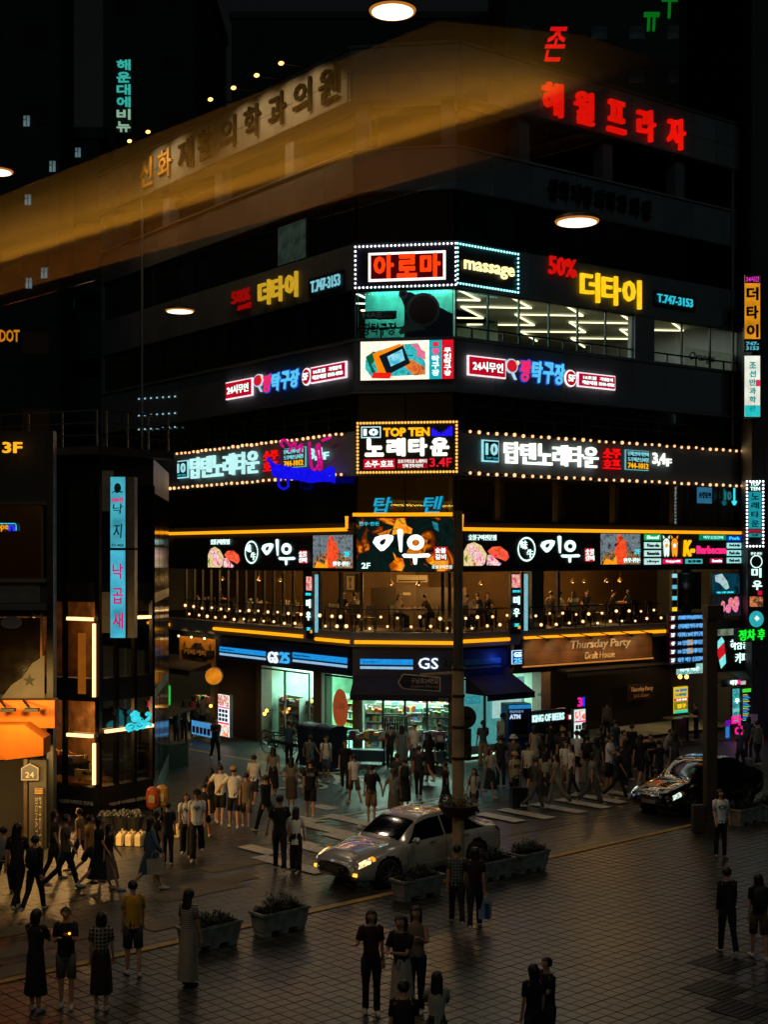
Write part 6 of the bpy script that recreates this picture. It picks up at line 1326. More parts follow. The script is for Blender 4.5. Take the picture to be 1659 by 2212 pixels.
def person(label, u, vf, vh=None, face=180, pose=None, top='#b8b0a0', bottom='#15161a', kind='trousers', hair='short', female=False, cap=None, seed=None, zg=0, loc=None, h=None, pat=None, sleeve='short', group=None, shoe='#b8b0a4', skin=0, pack=None, logo=None):
    rng = random.Random(label); pose = pose or {}
    if loc is None: loc = G(u, vf, zg)
    if h is None:
        h = (vf - vh) * loc.y / FPX if vh else 1.68
        h = max(1.5, min(1.86, h))
    J, k = skeleton(h, pose, rng)
    o = body_skin(J, k, female); o.location = loc; o.rotation_euler = (0, 0, R(face))
    tag(o, label, "person", group)
    ch = []
    def add(nm, mb, m):
        mb.v = [(x + rng.uniform(-1, 1) * .005, y + rng.uniform(-1, 1) * .006, z) for x, y, z in mb.v]; mb.smooth = True; c = mb.build(nm, m, o); ch.append(c); return c
    T = cloth(top, pat); B = cloth(bottom)
    # shirt: elliptical loft of the trunk plus sleeves
    w_ = .92 if female else 1.0; g = MB(); hem = pose.get('hem', -.02 if female else -.05)
    if kind != 'dress':
        pass
    lw = J['pel'] + (J['waist'] - J['pel']) * (hem / .14)
    rs = [(lw, .158 * w_ * k, .125 * k), (J['waist'], (.142 if not female else .125) * k, .108 * k), (J['chest'], .17 * w_ * k, .12 * k), (J['chest'].lerp(J['neck'], .55), .172 * w_ * k, .108 * k), (J['chest'].lerp(J['neck'], .85), .14 * w_ * k, .085 * k), (J['neck'], .07 * k, .062 * k)]
    ring_loft(g, rs, 14, wob=.02)
    for s in 'lr':
        x = 1 if s == 'l' else -1; a, e, wr = J['sh' + s], J['el' + s], J['wr' + s]; a0 = a + Vector((-x * .045 * k, 0, .015 * k))
        if sleeve == 'short': g.tube([a0, a, a.lerp(e, .72)], [.052 * k, .062 * k, .058 * k], 8)
        elif sleeve == 'long': g.tube([a0, a, e, wr], [.052 * k, .06 * k, .048 * k, .04 * k], 8)
    add("shirt", g, T)
    if kind == 'trousers' or kind == 'shorts' or kind == 'wide':
        g = MB(); ring_loft(g, [(J['pel'] + Vector((0, 0, -.1 * k)), .14 * k, .118 * k), (J['pel'], .15 * k, .12 * k), (J['pel'] + Vector((0, 0, .1 * k)), .135 * k, .105 * k)], 12)
        for s in 'lr':
            hp, kn, an = J['hip' + s] + Vector((0, 0, .02)), J['knee' + s], J['ank' + s]
            if kind == 'shorts': g.tube([hp, hp.lerp(kn, .5), kn + Vector((0, 0, .03))], [.095 * k, .09 * k, .085 * k], 9)
            else:
                wd = 1.5 if kind == 'wide' else 1; g.tube([hp, hp.lerp(kn, .5), kn, kn.lerp(an, .6), an], [.095 * k, .088 * k, .064 * k * (wd * .85 + .15), .058 * k * wd, .056 * k * wd], 9)
        add("trousers" if kind != 'shorts' else "shorts", g, B)
    elif kind in ('skirt', 'dress'):
        z1 = (J['kneel'].z + J['kneer'].z) / 2; zb = pose.get('skz', z1 - .18 * k if kind == 'skirt' else z1 - .05 * k); spr = abs(J['ankl'].y - J['ankr'].y) * .15
        p = J['pel']; g = MB(); ring_loft(g, [((p.x, p.y, zb), .2 * k, .17 * k + spr), ((p.x, p.y, (zb + p.z) / 2), .185 * k, .15 * k + spr * .6), (p, .16 * k, .128 * k), (J['waist'], .13 * k, .105 * k)], 16, wob=.06)
        add("skirt", g, B)
    for s in 'lr':
        a, t = J['ank' + s], J['toe' + s]; g = MB(); g.tube([a + Vector((0, .055, -.035)) * k, a + Vector((0, .0, -.03)) * k, a.lerp(t, .6) + Vector((0, 0, -.012)) * k, t + Vector((0, -.03, -.005)) * k], [.03 * k, .046 * k, .044 * k, .025 * k], 8)
        g.tube([a + Vector((0, .0, -.03)) * k, a + Vector((0, .0, .02)) * k], [.042 * k, .04 * k], 8)
        add("shoe", g, cloth(shoe))
    hd = J['head']; g = MB(); H = HAIR[rng.randrange(3)]
    g.ball(hd + Vector((0, .012, .022)) * k, (.094 * k, .108 * k, .1 * k), 14, 9, cut=lambda m: m.y < -.03 * k and m.z < .05 * k or m.z < -.06 * k)
    if hair == 'long': ring_loft(g, [(hd + Vector((0, .1, -.36)) * k, .075 * k, .03 * k), (hd + Vector((0, .085, -.22)) * k, .105 * k, .045 * k), (hd + Vector((0, .06, -.08)) * k, .1 * k, .055 * k), (hd + Vector((0, .035, .03)) * k, .095 * k, .08 * k)], 10)
    elif hair == 'bob': ring_loft(g, [(hd + Vector((0, .055, -.14)) * k, .09 * k, .045 * k), (hd + Vector((0, .05, -.05)) * k, .104 * k, .062 * k), (hd + Vector((0, .035, .04)) * k, .095 * k, .075 * k)], 10)
    elif hair == 'tail': g.tube([hd + Vector((0, .1, .04)) * k, hd + Vector((0, .16, -.03)) * k, hd + Vector((0, .15, -.22)) * k], [.03 * k, .035 * k, .015 * k], 7)
    add("hair", g, H)
    if cap:
        g = MB(); g.ball(hd + Vector((0, .008, .035)) * k, (.108 * k, .12 * k, .1 * k), 14, 8, cut=lambda m: m.z < -.005)
        if cap[0] == 'b': ring_loft(g, [(hd + Vector((0, 0, .0)) * k, .155 * k, .165 * k), (hd + Vector((0, 0, .04)) * k, .11 * k, .12 * k)], 14)
        else: g.tube([hd + Vector((0, -.08, .045)) * k, hd + Vector((0, -.19, .03)) * k], [(.075 * k, .012 * k), (.055 * k, .01 * k)], 8)
        add("cap", g, cloth(cap[1:]))
    if pack:
        c = J['chest'] + Vector((0, .17 * k, -.02)); g = MB(); g.tube([c + Vector((0, 0, -.2)), c + Vector((0, .02, -.05)), c + Vector((0, 0, .14)), c + Vector((0, -.03, .2))], [(.12, .08), (.14, .1), (.12, .08), (.06, .04)], 10)
        for x in (-1, 1): g.tube([J['sh' + 'rl'[x > 0]] + Vector((-x * .05, .1, .03)) * k, J['sh' + 'rl'[x > 0]] + Vector((-x * .055, -.06, .055)) * k, J['chest'] + Vector((x * .11, -.14, -.05)) * k, J['waist'] + Vector((x * .13, .06, .05)) * k], .014, 5)
        add("backpack", g, cloth(pack))
    if logo:
        c = J['chest']; y = -.136 * k if logo[0] == 'f' else .136 * k
        mb = textmb(logo[1:], -.11 * k, .11 * k, c.z - .06 * k, c.z + .05 * k, 0, .01, .012)
        if logo[0] == 'b': mb.v = [(-a, -b, c_) for a, b, c_ in mb.v]
        mb.v = [(a, b + y * .96, c_) for a, b, c_ in mb.v]; mb.build("shirt_print", mat('#8a8880' if top < '#6' else '#202228', .7), o)
    if loc.y < 36:
        for x in (-1, 1): MB().ball(hd + Vector((x * .032, -.077, .006)) * k, .011 * k, 6, 4).build("eye", mat('#0a0808', .3), o)
        MB().ball(hd + Vector((0, -.078, -.058)) * k, (.022 * k, .008 * k, .006 * k), 6, 4).build("mouth", mat('#6a3030', .5), o)
    _jobs.append((o, SKIN[skin]))
    return o, J, k
def flush_people():
    bpy.context.view_layer.update(); dg = bpy.context.evaluated_depsgraph_get(); done = []
    for o, m in _jobs: done.append((o, bpy.data.meshes.new_from_object(o.evaluated_get(dg)), m))
    for o, me, m in done:
        old = o.data; o.modifiers.clear(); me.materials.clear(); me.materials.append(m)
        me.polygons.foreach_set("use_smooth", [True] * len(me.polygons)); o.data = me; bpy.data.meshes.remove(old)
    _jobs.clear()
W1 = dict(leg=(.38, .1, .45)); W2 = dict(leg=(-.38, .45, .1)); W3 = dict(leg=(.2, .05, .25)); ST = dict(leg=(.05, .02, .05)); 
PH = dict(leg=(.06, .02, .04), la=(.5, 1.6, .15), ra=(-.05, .2, .1), **{'in': .4}); PW = dict(leg=(.35, .1, .4), ra=(.5, 1.5, .1), la=(-.2, .3, .1), **{'in': .4})
HOLD = dict(leg=(.05, .02, .02), la=(.55, 1.3, .1), ra=(.5, 1.4, .1), **{'in': .5}); UP = dict(leg=(.02, 0, .03), ra=(.9, 1.9, .5), la=(.1, .2, .15), **{'in': .3}); LINK = dict(leg=(.25, .05, .3), la=(.2, .6, .7), ra=(.1, .5, .6))
P = person
wh, blk = '#ece6d8', '#0c0d10'
# left street group
P("person in a long black dress beside two white tees, left street", 456, 1775, 1662, 200, W3, blk, blk, 'skirt', 'long', True)
P("person in white tee and dark shorts seen from behind with an arm round a friend", 475, 1782, 1653, 180, LINK, wh, '#15151a', 'shorts')
P("person in white tee and tan cap with an arm out, middle of the linked group", 504, 1790, 1657, 190, LINK, wh, '#121214', 'shorts', cap='c#a8824c')
P("person in pale tee and pale shorts at the right end of the linked group", 531, 1790, 1668, 185, W1, '#7a6a54', '#7a6a54', 'shorts')
P("person in black jacket striding left with a black shoulder bag", 574, 1799, 1670, 220, dict(leg=(.5, .1, .5)), blk, blk, sleeve='long')
P("tall person all in black walking beside a long-haired person in white", 604, 1882, 1725, 185, dict(leg=(.3, .05, .3), la=(.0, .2, .35), ra=(0, .2, .3)), blk, blk, h=1.82)
P("long-haired person in loose white tee and black trousers next to the person all in black", 639, 1883, 1745, 175, dict(leg=(.1, .05, .1), hem=-.2), wh, blk, 'wide', 'long', True)
P("person in long beige shirt blurred beside the black printed tee", 629, 1745, 1642, 180, ST, '#7a7468', '#5a4a34', 'skirt', 'long', True)
P("person in black tee with white print across the back and black shorts", 670, 1768, 1637, 182, W1, blk, blk, 'shorts', logo='bWWMM', shoe='#c8c0b0')
P("person in white vest with black backpack straps by the dark blue bins", 704, 1690, 1591, 0, W3, wh, '#4a5a60', 'shorts', pack='#101114')
P("person in grey printed tee crouching near the dark blue bins", 668, 1688, 1600, 160, dict(leg=(.1, .1, .1), la=(.2, .5, .5), ra=(.2, .5, .5)), '#5e6a6c', '#20242a', 'trousers')
P("person in blue-grey shirt and black trousers pushing the bicycle", 624, 1655, 1559, 170, HOLD, '#34505a', blk)
P("person all in black walking past the low blue light box", 465, 1646, 1550, 20, PW, blk, blk)
P("person in printed white tee and black trousers, left of the matching pair", 402, 1851, 1714, 10, W3, wh, blk, 'wide', 'long', True, logo='f우')
P("taller person in printed white tee, right of the matching pair", 425, 1856, 1704, 5, W2, wh, blk, 'wide', logo='f우', cap='c#101010')
# centre
P("person in black tee and beige shorts holding hands behind the silver car", 802, 1779, 1654, 180, dict(leg=(.08, .03, .06), la=(0, .2, .15), ra=(.1, .2, .45)), blk, '#8a6a48', 'shorts')
P("person in grey pinafore with dark ponytail holding hands behind the silver car", 850, 1778, 1669, 180, dict(leg=(.06, .02, .03), la=(.1, .2, .45), ra=(0, .2, .2)), '#8a8478', '#6a6454', 'skirt', 'tail', True)
P("person with backpack and long black skirt near the store entrance", 875, 1750, 1640, 175, ST, '#a8a090', blk, 'skirt', 'short', True, pack='#16171c')
P("person in grey top partly hidden behind the backpack", 858, 1736, 1632, 200, ST, '#40443f', '#2a2c30', hair='short')
P("person in white shirt and white cap with dark strap at the store entrance", 896, 1670, 1562, 180, W3, wh, '#5a6468', 'shorts', cap='c#b8b4a8')
P("long-haired person in pale blue dress left of the white shirt at the store", 868, 1668, 1567, 175, ST, '#6a7c80', '#62747a', 'dress', 'long', True)
P("person in long flowing dark dress turning beside the store entrance", 927, 1692, 1588, 210, W2, '#14100e', '#14100e', 'skirt', 'long', True, h=1.7)
P("person in black tee looking at a phone left of the street pole", 963, 1756, 1657, 270, PW, '#14130f', '#1a1a1a')
P("person in white blouse with backpack right of the street pole", 1025, 1772, 1661, 330, W1, '#b0a898', blk, 'trousers', 'bob', True, pack='#14141a')
P("person in grey top and long beige trousers in front of the papered glass", 1044, 1661, 1558, 190, dict(leg=(.08, .02, .02), la=(.1, .2, .15), ra=(.5, .9, .2)), '#40484a', '#8a7a60', 'wide', 'tail', True)
P("person in white tee and dark shorts beside the cash machine", 1086, 1647, 1542, 190, W3, '#b8b8a8', '#2a2c2a', 'shorts')
P("shop worker with dark hair just inside the store entrance", 884, 1640, None, 10, HOLD, '#a0b0a8', blk, h=1.66)
P("person in grey shirt browsing at the store door, right side", 950, 1655, 1570, 200, HOLD, '#2a3430', '#18181a')
P("person in dark shirt bending at the goods left of the store door", 842, 1662, 1578, 160, dict(leg=(.1, .1, .1), lean=.3), '#1a2022', '#15151a')
P("person crouching beside the beige pier with a dark top", 649, 1652, 1585, 120, dict(leg=(.2, .1, .2), lean=.25), '#14181a', '#14181a')
# right crowd
P("person in pink cap and yellow printed tee holding the black suitcase", 1111, 1740, 1626, 30, ST, '#b8a070', blk, 'trousers', cap='c#c08a6a', logo='f86')
P("person in grey hooded top pulling the suitcase, mid-stride", 1157, 1749, 1634, 100, W1, '#4a453c', '#5a5040', sleeve='long')
P("person in white blouse next to the grey hooded top", 1178, 1738, 1625, 170, ST, '#a89c84', '#302c26', 'skirt', 'long', True)
P("person in pale trousers walking with one heel raised", 1202, 1740, 1628, 280, W2, '#9a8a70', '#8a7a62', 'wide', 'bob', True)
P("person in white bucket hat standing in front of the cash machine", 1109, 1702, 1589, 150, HOLD, '#5a5040', '#34302a', cap='b#c8c0b0')
P("person in sleeveless white dress right of the cash machine", 1155, 1662, 1569, 185, ST, '#b0a088', '#a89880', 'dress', 'long', True, sleeve='none')
P("person in dark shirt behind the counter with beer lettering", 1191, 1652, 1560, 200, ST, '#1c1c1a', '#16161a')
P("person in orange cap among the crowd below the beer lettering", 1217, 1692, 1575, 170, ST, '#2a2620', '#26221e', cap='c#b87838')
P("child-height person in white tee in the middle of the crowd", 1222, 1708, 1602, 10, W3, wh, '#9a8a70', 'wide', 'bob', True)
P("person in white tee and black shorts seen from behind below the white menu stand", 1247, 1690, 1580, 180, ST, wh, blk, 'shorts')
P("person in dark vest and beige wide trousers right of the white menu stand", 1269, 1700, 1590, 180, ST, '#14140f', '#8a7c66', 'wide', 'short', pack='#18181c')
P("person in grey tee walking just left of the white tee with arms folded", 1290, 1700, 1591, 200, W2, '#5a5448', '#6a6254', 'wide', 'long', True)
P("person in white tee and navy shorts with folded arms in the crowd", 1317, 1715, 1588, 60, dict(leg=(.05, .02, .02), la=(.4, 1.7, .1), ra=(.45, 1.7, .1), **{'in': .9}), wh, '#121826', 'shorts')
P("person in white vest carrying a pale plastic bag", 1347, 1684, 1576, 40, W1, '#6a675c', '#1a1a1c', sleeve='none')
P("person in dark tee at the back right of the crowd under the timber wall sign", 1366, 1662, 1567, 180, ST, blk, '#1c1814')
P("person in black top walking with legs apart, right part of the crowd", 1384, 1697, 1584, 150, dict(leg=(.45, .1, .3)), blk, blk, 'shorts', 'long', True)
P("person in black tee with crossed arms left of the seated white tee", 1405, 1690, 1588, 20, HOLD, blk, '#15151a')
P("person in white tee leaning forward by the black car bonnet", 1437, 1664, 1571, 60, dict(leg=(.5, .9, .4), la=(.6, 1.2, .1), ra=(.6, 1.2, .1), lean=.35), '#a09c90', '#2a2c2e', 'shorts')
P("person in grey dress just behind the black car bonnet", 1459, 1680, 1599, 190, W3, '#4a4640', '#2a2826', 'dress', 'long', True)
P("person in plain white tee at the far back under the dark awning", 1312, 1600, 1517, 180, ST, '#6a665c', '#1c1c1c')
P("seated worker in black tee behind the yellow menu light box", 1505, 1600, 1520, 250, HOLD, '#0c0c0c', '#0c0c0c')
P("person in blue-grey shirt by the magenta neon letters", 1600, 1668, 1578, 200, W3, '#4a5464', '#15161a')
P("person in pale shirt at the right border behind the black car", 1637, 1655, 1556, 190, W2, '#6a6a68', '#15161a')
P("person with violet-lit shirt between the neon letters and the right border", 1618, 1640, 1550, 160, ST, '#3a3450', '#15161a', hair='bob', female=True)
P("person in white printed tee and black trousers by the dark square post", 1557, 1853, 1707, 8, dict(leg=(.06, .0, .03), la=(-.05, .25, .2), ra=(.2, .5, .15)), wh, blk, 'trousers', logo='fㅇ', zg=PZ, shoe='#6a5a4a')
for k, (u, vf, vh, hr) in enumerate(((1215, 1668, 1565, 'long'), (1262, 1662, 1562, 'short'), (1300, 1664, 1566, 'bob'), (1330, 1655, 1556, 'short'), (1352, 1705, 1596, 'long'), (1425, 1702, 1600, 'short'), (1172, 1690, 1584, 'bob'), (1236, 1720, 1610, 'long'))):
    P(["long-haired person in dark clothes behind the orange cap", "short-haired person in dark green top behind the white menu stand", "person with bobbed hair and brown top in the thick of the crowd", "person in dark shirt in the back row of the crowd under the bar awning", "long-haired person in dark shorts right of the folded arms", "short-haired person in charcoal tee nearest the black car bonnet", "person with bobbed hair and olive top behind the pulled suitcase", "long-haired person in cream top and dark skirt in the front of the crowd"][k],
      u, vf, vh, 40 * k % 360, [W1, ST, W2, W3][k % 4], ['#1c1c1e', '#1a241e', '#3a2c22', '#20242a', '#2a2428', '#1c1d20', '#34342a', '#e0d4bc'][k], ['#101012', '#2a2620', '#141416', '#26282c'][k % 4], ['trousers', 'shorts', 'skirt', 'trousers'][k % 4], hr, hr != 'short')
for k, (u, vf, vh, fc, ps, tp, bt, kd, hr, lb) in enumerate((
 (548, 1742, 1630, 175, W1, wh, '#22262e', 'shorts', 'short', "person in white tee walking away behind the linked group"), (590, 1720, 1612, 190, W2, '#8a8474', blk, 'skirt', 'long', "long-haired person in taupe top between the linked group and the road lettering"),
 (745, 1708, 1600, 0, W3, '#141619', '#1c1c20', 'trousers', 'short', "person in charcoal shirt walking toward the camera right of the dark blue bins"), (765, 1738, 1628, 200, W1, wh, '#5a5044', 'shorts', 'short', "person in white tee left of the pair holding hands"),
 (905, 1722, 1612, 170, W3, '#2c2f30', '#15161a', 'trousers', 'short', "person in slate shirt just left of the phone user"), (1060, 1722, 1615, 40, W2, '#b8ac94', '#26282c', 'skirt', 'long', "long-haired person in cream top right of the white blouse with backpack"),
 (1082, 1700, 1590, 190, ST, '#22252a', '#1a1a1c', 'trousers', 'short', "person in dark tee left of the pink cap"), (1140, 1712, 1604, 160, W1, '#d8ccb0', '#1a1c22', 'shorts', 'short', "person in cream tee behind the large black suitcase"),
 (1280, 1738, 1625, 100, W2, '#8a8270', '#4c463c', 'wide', 'bob', "person with bobbed hair in sand top at the front edge of the crowd"), (1335, 1728, 1612, 80, W1, '#16181a', '#22201e', 'trousers', 'short', "short-haired person in black crossing just ahead of the navy shorts"),
 (115, 1900, 1752, 95, W3, '#3a2c20', '#15120f', 'trousers', 'long', "long-haired person in brown top in front of the orange lit doorway"), (172, 1880, 1745, 260, W1, '#8a6a44', '#1a1612', 'trousers', 'short', "person in tan shirt half hidden behind the mustard tee"),
 (362, 1868, 1738, 190, ST, '#16181c', '#16181c', 'trousers', 'short', "short-haired person in dark clothes left of the matching printed tees"), (440, 1812, 1690, 170, W2, '#0e1012', '#20242a', 'shorts', 'short', "person in black tee just right of the matching printed tees"))):
    P(lb, u, vf, vh, fc, ps, tp, bt, kd, hr, hr != 'short')
# plaza, right
P("person in dark layered top and trousers walking away at the lower right", 1572, 2060, 1876, 185, W3, '#0e1216', '#0e1216', zg=PZ, sleeve='long')
P("long-haired person in brown shorts with white shoes at the right border", 1640, 2072, 1890, 180, W3, '#101316', '#5a4430', 'shorts', 'long', True, zg=PZ, shoe='#d8d0c0', pack='#101318')
P("person with cropped hair cut by the bottom edge, holding out a phone", 1184, 2290, 2106, 300, PH, '#0c0e12', '#0c0e12', zg=PZ)
P("person with tied hair beside the cropped hair at the bottom edge", 1154, 2310, 2131, 200, ST, '#0c1014', '#0c1014', 'trousers', 'bob', True, zg=PZ)
P("person in plaid shirt walking beside the blue shopping bag", 987, 1999, 1823, 180, W1, '#3a342c', '#0e1014', zg=PZ, pat='check')
P("person in dark red top carrying the blue shopping bag", 1026, 2008, 1829, 175, W2, '#2a0f0c', '#101014', zg=PZ, hair='bob', female=True)
P("person with bobbed hair in dark red tee holding a cup, nearest the bottom centre", 802, 2190, 1968, 5, dict(leg=(.06, .0, .1), la=(0, .3, .1), ra=(.3, 1.6, .35)), '#33100e', '#0c0d12', 'trousers', 'bob', True, zg=PZ)
P("person in black ringer tee and white skirt in the group of three", 868, 2222, 1980, 330, HOLD, '#0b0d12', '#a89c88', 'skirt', 'bob', True, zg=PZ)
P("long-haired person in beige sleeveless top and black trousers behind the white skirt", 899, 2185, 1961, 350, dict(leg=(.05, 0, .05), la=(.4, 1.7, .2), ra=(.3, 1.4, .2), **{'in': .5}), '#8a6c54', '#0b0c10', 'trousers', 'long', True, zg=PZ, sleeve='none')
P("long-haired person in white blouse cut by the bottom edge", 944, 2330, 2124, 180, HOLD, '#a8a090', '#1a1a1e', 'trousers', 'long', True, zg=PZ)
P("dark-haired person whose head only just rises at the bottom edge", 872, 2378, None, 180, ST, '#0c0d10', '#0c0d10', zg=PZ, h=1.62)
# left foreground
P("person in white tee cut by the left edge", 6, 1932, 1785, 170, W2, '#8a8074', blk)
P("slim long-haired person near the left edge in dark clothes", 36, 1966, 1777, 175, W1, '#241a12', '#16120e', 'trousers', 'long', True)
P("broad person in black jacket with bag strap, left foreground", 74, 1970, 1804, 170, W2, '#07080a', '#0a0a0c', sleeve='long', pack='#08090b')
P("person in faded brown tee passing the orange lit doorway", 140, 1922, 1758, 100, W1, '#5a4a3a', '#16161a')
P("person in mustard yellow tee passing in front of the white cans", 192, 1902, 1759, 95, W2, '#b07818', '#0c0d10', 'shorts')
P("person in black tee overlapping the mustard yellow tee", 212, 1924, 1762, 100, W1, blk, blk, 'skirt', 'bob', True)
P("person in black top and pale pink skirt walking right of the mustard tee", 234, 1922, 1782, 90, W2, '#0f0e10', '#6a5448', 'skirt', 'long', True)
P("long-haired person in oversized blue shirt carrying a pale tote bag", 324, 1926, 1763, 110, W1, '#4a6070', '#3a4c58', 'dress', 'long', True, shoe='#c0b8a8', sleeve='long')
P("person in dark jacket behind the oversized blue shirt", 336, 1890, 1758, 120, ST, '#0c0d0f', '#0c0d0f', hair='long', female=True)
P("older person in bright yellow tee and dark shorts on the kerb", 287, 2108, 1905, 200, dict(leg=(.12, .02, .08)), '#c08a10', '#20262a', 'shorts', zg=PZ)
P("long-haired person in striped tee and long pale skirt by the left planter", 406, 2130, 1924, 150, dict(leg=(.05, 0, .03), la=(.1, .3, .15), skz=.12), '#a89c8c', '#8a8070', 'skirt', 'long', True, zg=PZ, pat='stripe', shoe='#0f1012')
P("shadowy person in dark dress at the lower left", 76, 2186, 1968, 160, HOLD, '#090b0e', '#090b0e', 'skirt', 'bob', True, zg=PZ)
P("person in dark tee and pale shorts looking at a glowing phone", 142, 2176, 1962, 5, dict(leg=(.05, 0, .02), la=(.35, 1.9, .1), ra=(.35, 1.7, .12), **{'in': .45}), '#080a0e', '#5a564c', 'shorts', zg=PZ)
P("person in checked dark dress seen from behind at the lower left", 218, 2182, 1974, 185, ST, '#14130f', '#14130f', 'skirt', 'bob', True, zg=PZ, pat='check')
for k, (u, v, vh) in enumerate(((397, 1600, 1515), (418, 1592, 1503), (437, 1588, 1505), (381, 1612, 1530))):
    P(["person in dark clothes at the left of the snack stall queue", "person with red backpack ordering at the snack stall", "person in pale top at the snack stall counter", "person in black top nearest the tilted board by the stall"][k], u, v, vh, 175, HOLD, ['#101010', '#2a2420', '#7a6e5c', '#0c0c0c'][k], '#101012', hair=['long', 'bob', 'short', 'short'][k], female=k == 0, pack='#8a1c24' if k == 1 else None)
# glowing phone
t_ = thing("phone", "glowing phone in the hands of the person in pale shorts", "phone", G(160, 2176, PZ) + Vector((-.0, -.35, 1.22)), 0); MB().box(-.035, .035, -.005, .005, 0, .14).build("case", INK, t_); MB().box(-.03, .03, .006, .009, .01, .13).build("screen", emi('#ffb040', 1.2), t_)
MB().ball((0, -.012, .1), .02, 8, 5).build("flash_lamp", emi('#ff9a20', 5, 0), t_)
# diners on the second floor with chairs and tables
def table(label, loc, rz):
    t_ = thing("dining_table", label, "table", loc, rz, "restaurant tables behind the railing")
    MB().box(-.55, .55, -.38, .38, .7, .74).build("tabletop", mat('#3a2a1c', .4), t_)
    for x in (-.48, .48):
        for y in (-.3, .3): MB().box(x - .025, x + .025, y - .025, y + .025, 0, .7).build("leg", frame_m, t_)
    m = MB(); r = random.Random(label)
    for i in range(9): x, y = r.uniform(-.45, .45), r.uniform(-.3, .3); m.tube([(x, y, .742), (x, y, .742 + r.uniform(.03, .2))], r.uniform(.03, .08), 7)
    stuff(m.build("dishes", mat('#b0a890', .3), t_))
def chair(label, loc, rz):
    t_ = thing("dining_chair", label, "chair", loc, rz, "dark restaurant chairs"); m = mat('#15110d', .5)
    MB().box(-.21, .21, -.2, .2, .43, .47).build("seat", m, t_); MB().box(-.21, .21, .17, .21, .55, .9).build("backrest", m, t_)
    for x in (-.18, .18):
        for y in (-.17, .19): MB().box(x - .02, x + .02, y - .02, y + .02, 0, .43 if y < 0 else .9).build("leg", m, t_)
k = 0
diner = [(FL, 740, 1.9, 'tail', '#141210', "diner in dark top facing out at the table left of the flame-screen window", 0), (FL, 795 - 30, 1.5, 'short', '#8a7a64', "diner in pale shirt with back turned, left of the corner", 180), (FC, 858, 1.6, 'long', '#a08c70', "long-haired diner in pale top under the flame screen", 60), (FC, 932, 1.6, 'short', '#2a2420', "diner bending over the table right under the flame screen", 280),
         (FR, 1008, 1.2, 'short', '#8a7a66', "diner in pale shirt right behind the street pole", 150), (FR, 1034, 1.9, 'short', '#3a342c', "short-haired diner second right of the street pole", 200), (FR, 1052, 2.1, 'bob', '#4a4034', "diner with bobbed hair facing out right of the street pole", 10), (FR, 1193, 1.9, 'short', '#8a7458', "diner in pale shirt leftmost in the wide right opening", 200), (FR, 1207, 1.6, 'bob', '#a08a6a', "diner in cream top second from the left in the wide right opening", 120),
         (FR, 1240, 1.3, 'long', '#b8a488', "long-haired diner in white top with back turned in the wide right opening", 180), (FR, 1268, 1.9, 'long', '#1a1612', "long-haired diner in dark top facing out in the wide right opening", 350), (FR, 1322, 1.9, 'short', '#2a241c', "short-haired diner in the middle of the wide right opening", 90), (FR, 1362, 1.7, 'bob', '#4a4438', "diner leaning over the table at the right of the wide opening", 220), (FL, 470, 1.8, 'short', '#1c1612', "dark diner seen between the folding frames at left", 120)]
for fr, u, o_, hr, c, lb, fc in diner:
    s = fr.s_(u, -o_); lo = Vector(fr.W(s, -o_, 4.745)); sitp = dict(sit=1, la=(.6, 1.0, .15), ra=(.55, 1.0, .15), lean=.12, **{'in': .2}); sitp['lean'] = .45 if 'bending' in lb else .12
    person(lb, 0, 0, None, fc, sitp, c, '#121214', 'trousers', hr, hr in ('long', 'bob', 'tail'), loc=lo, h=1.66, group="diners on the second floor")
    d = Vector((math.sin(R(fc)), -math.cos(R(fc)), 0)); chair("chair of " + lb, lo + d * -.05, R(fc))
for k, (fr, u, o_, lb) in enumerate(((FL, 730, 1.2, "table left of the corner with glasses on it"), (FC, 895, 1.6, "table under the flame screen between two diners"), (FR, 1040, 1.5, "table right of the street pole"), (FR, 1220, 1.9, "table at the left of the wide right opening"), (FR, 1255, 2.5, "table at the middle of the wide right opening"), (FR, 1345, 2.1, "table at the right of the wide right opening"), (FL, 440, 1.6, "table behind the folding frames, left one"), (FL, 560, 1.6, "table behind the folding frames, middle one"), (FL, 620, 1.8, "table behind the folding frames, right one"))):
    table(lb, fr.W(fr.s_(u, -o_), -o_, 4.745), fr.a)
for k, (fr, u, o_) in enumerate(((FL, 430, .9), (FL, 500, 1.0), (FL, 545, .9), (FL, 600, 1.0), (FL, 640, 1.0), (FC, 800, .9), (FR, 1175, 1.0), (FR, 1290, 1.0), (FR, 1395, 1.2))):
    chair("empty dark chair " + ["leftmost behind the folding frames", "second behind the folding frames", "third behind the folding frames", "fourth behind the folding frames", "rightmost behind the folding frames", "left under the flame screen", "left end of the wide right opening", "middle of the wide right opening", "right end of the wide right opening"][k], fr.W(fr.s_(u, -o_), -o_, 4.745), fr.a + (0 if k % 2 else math.pi))
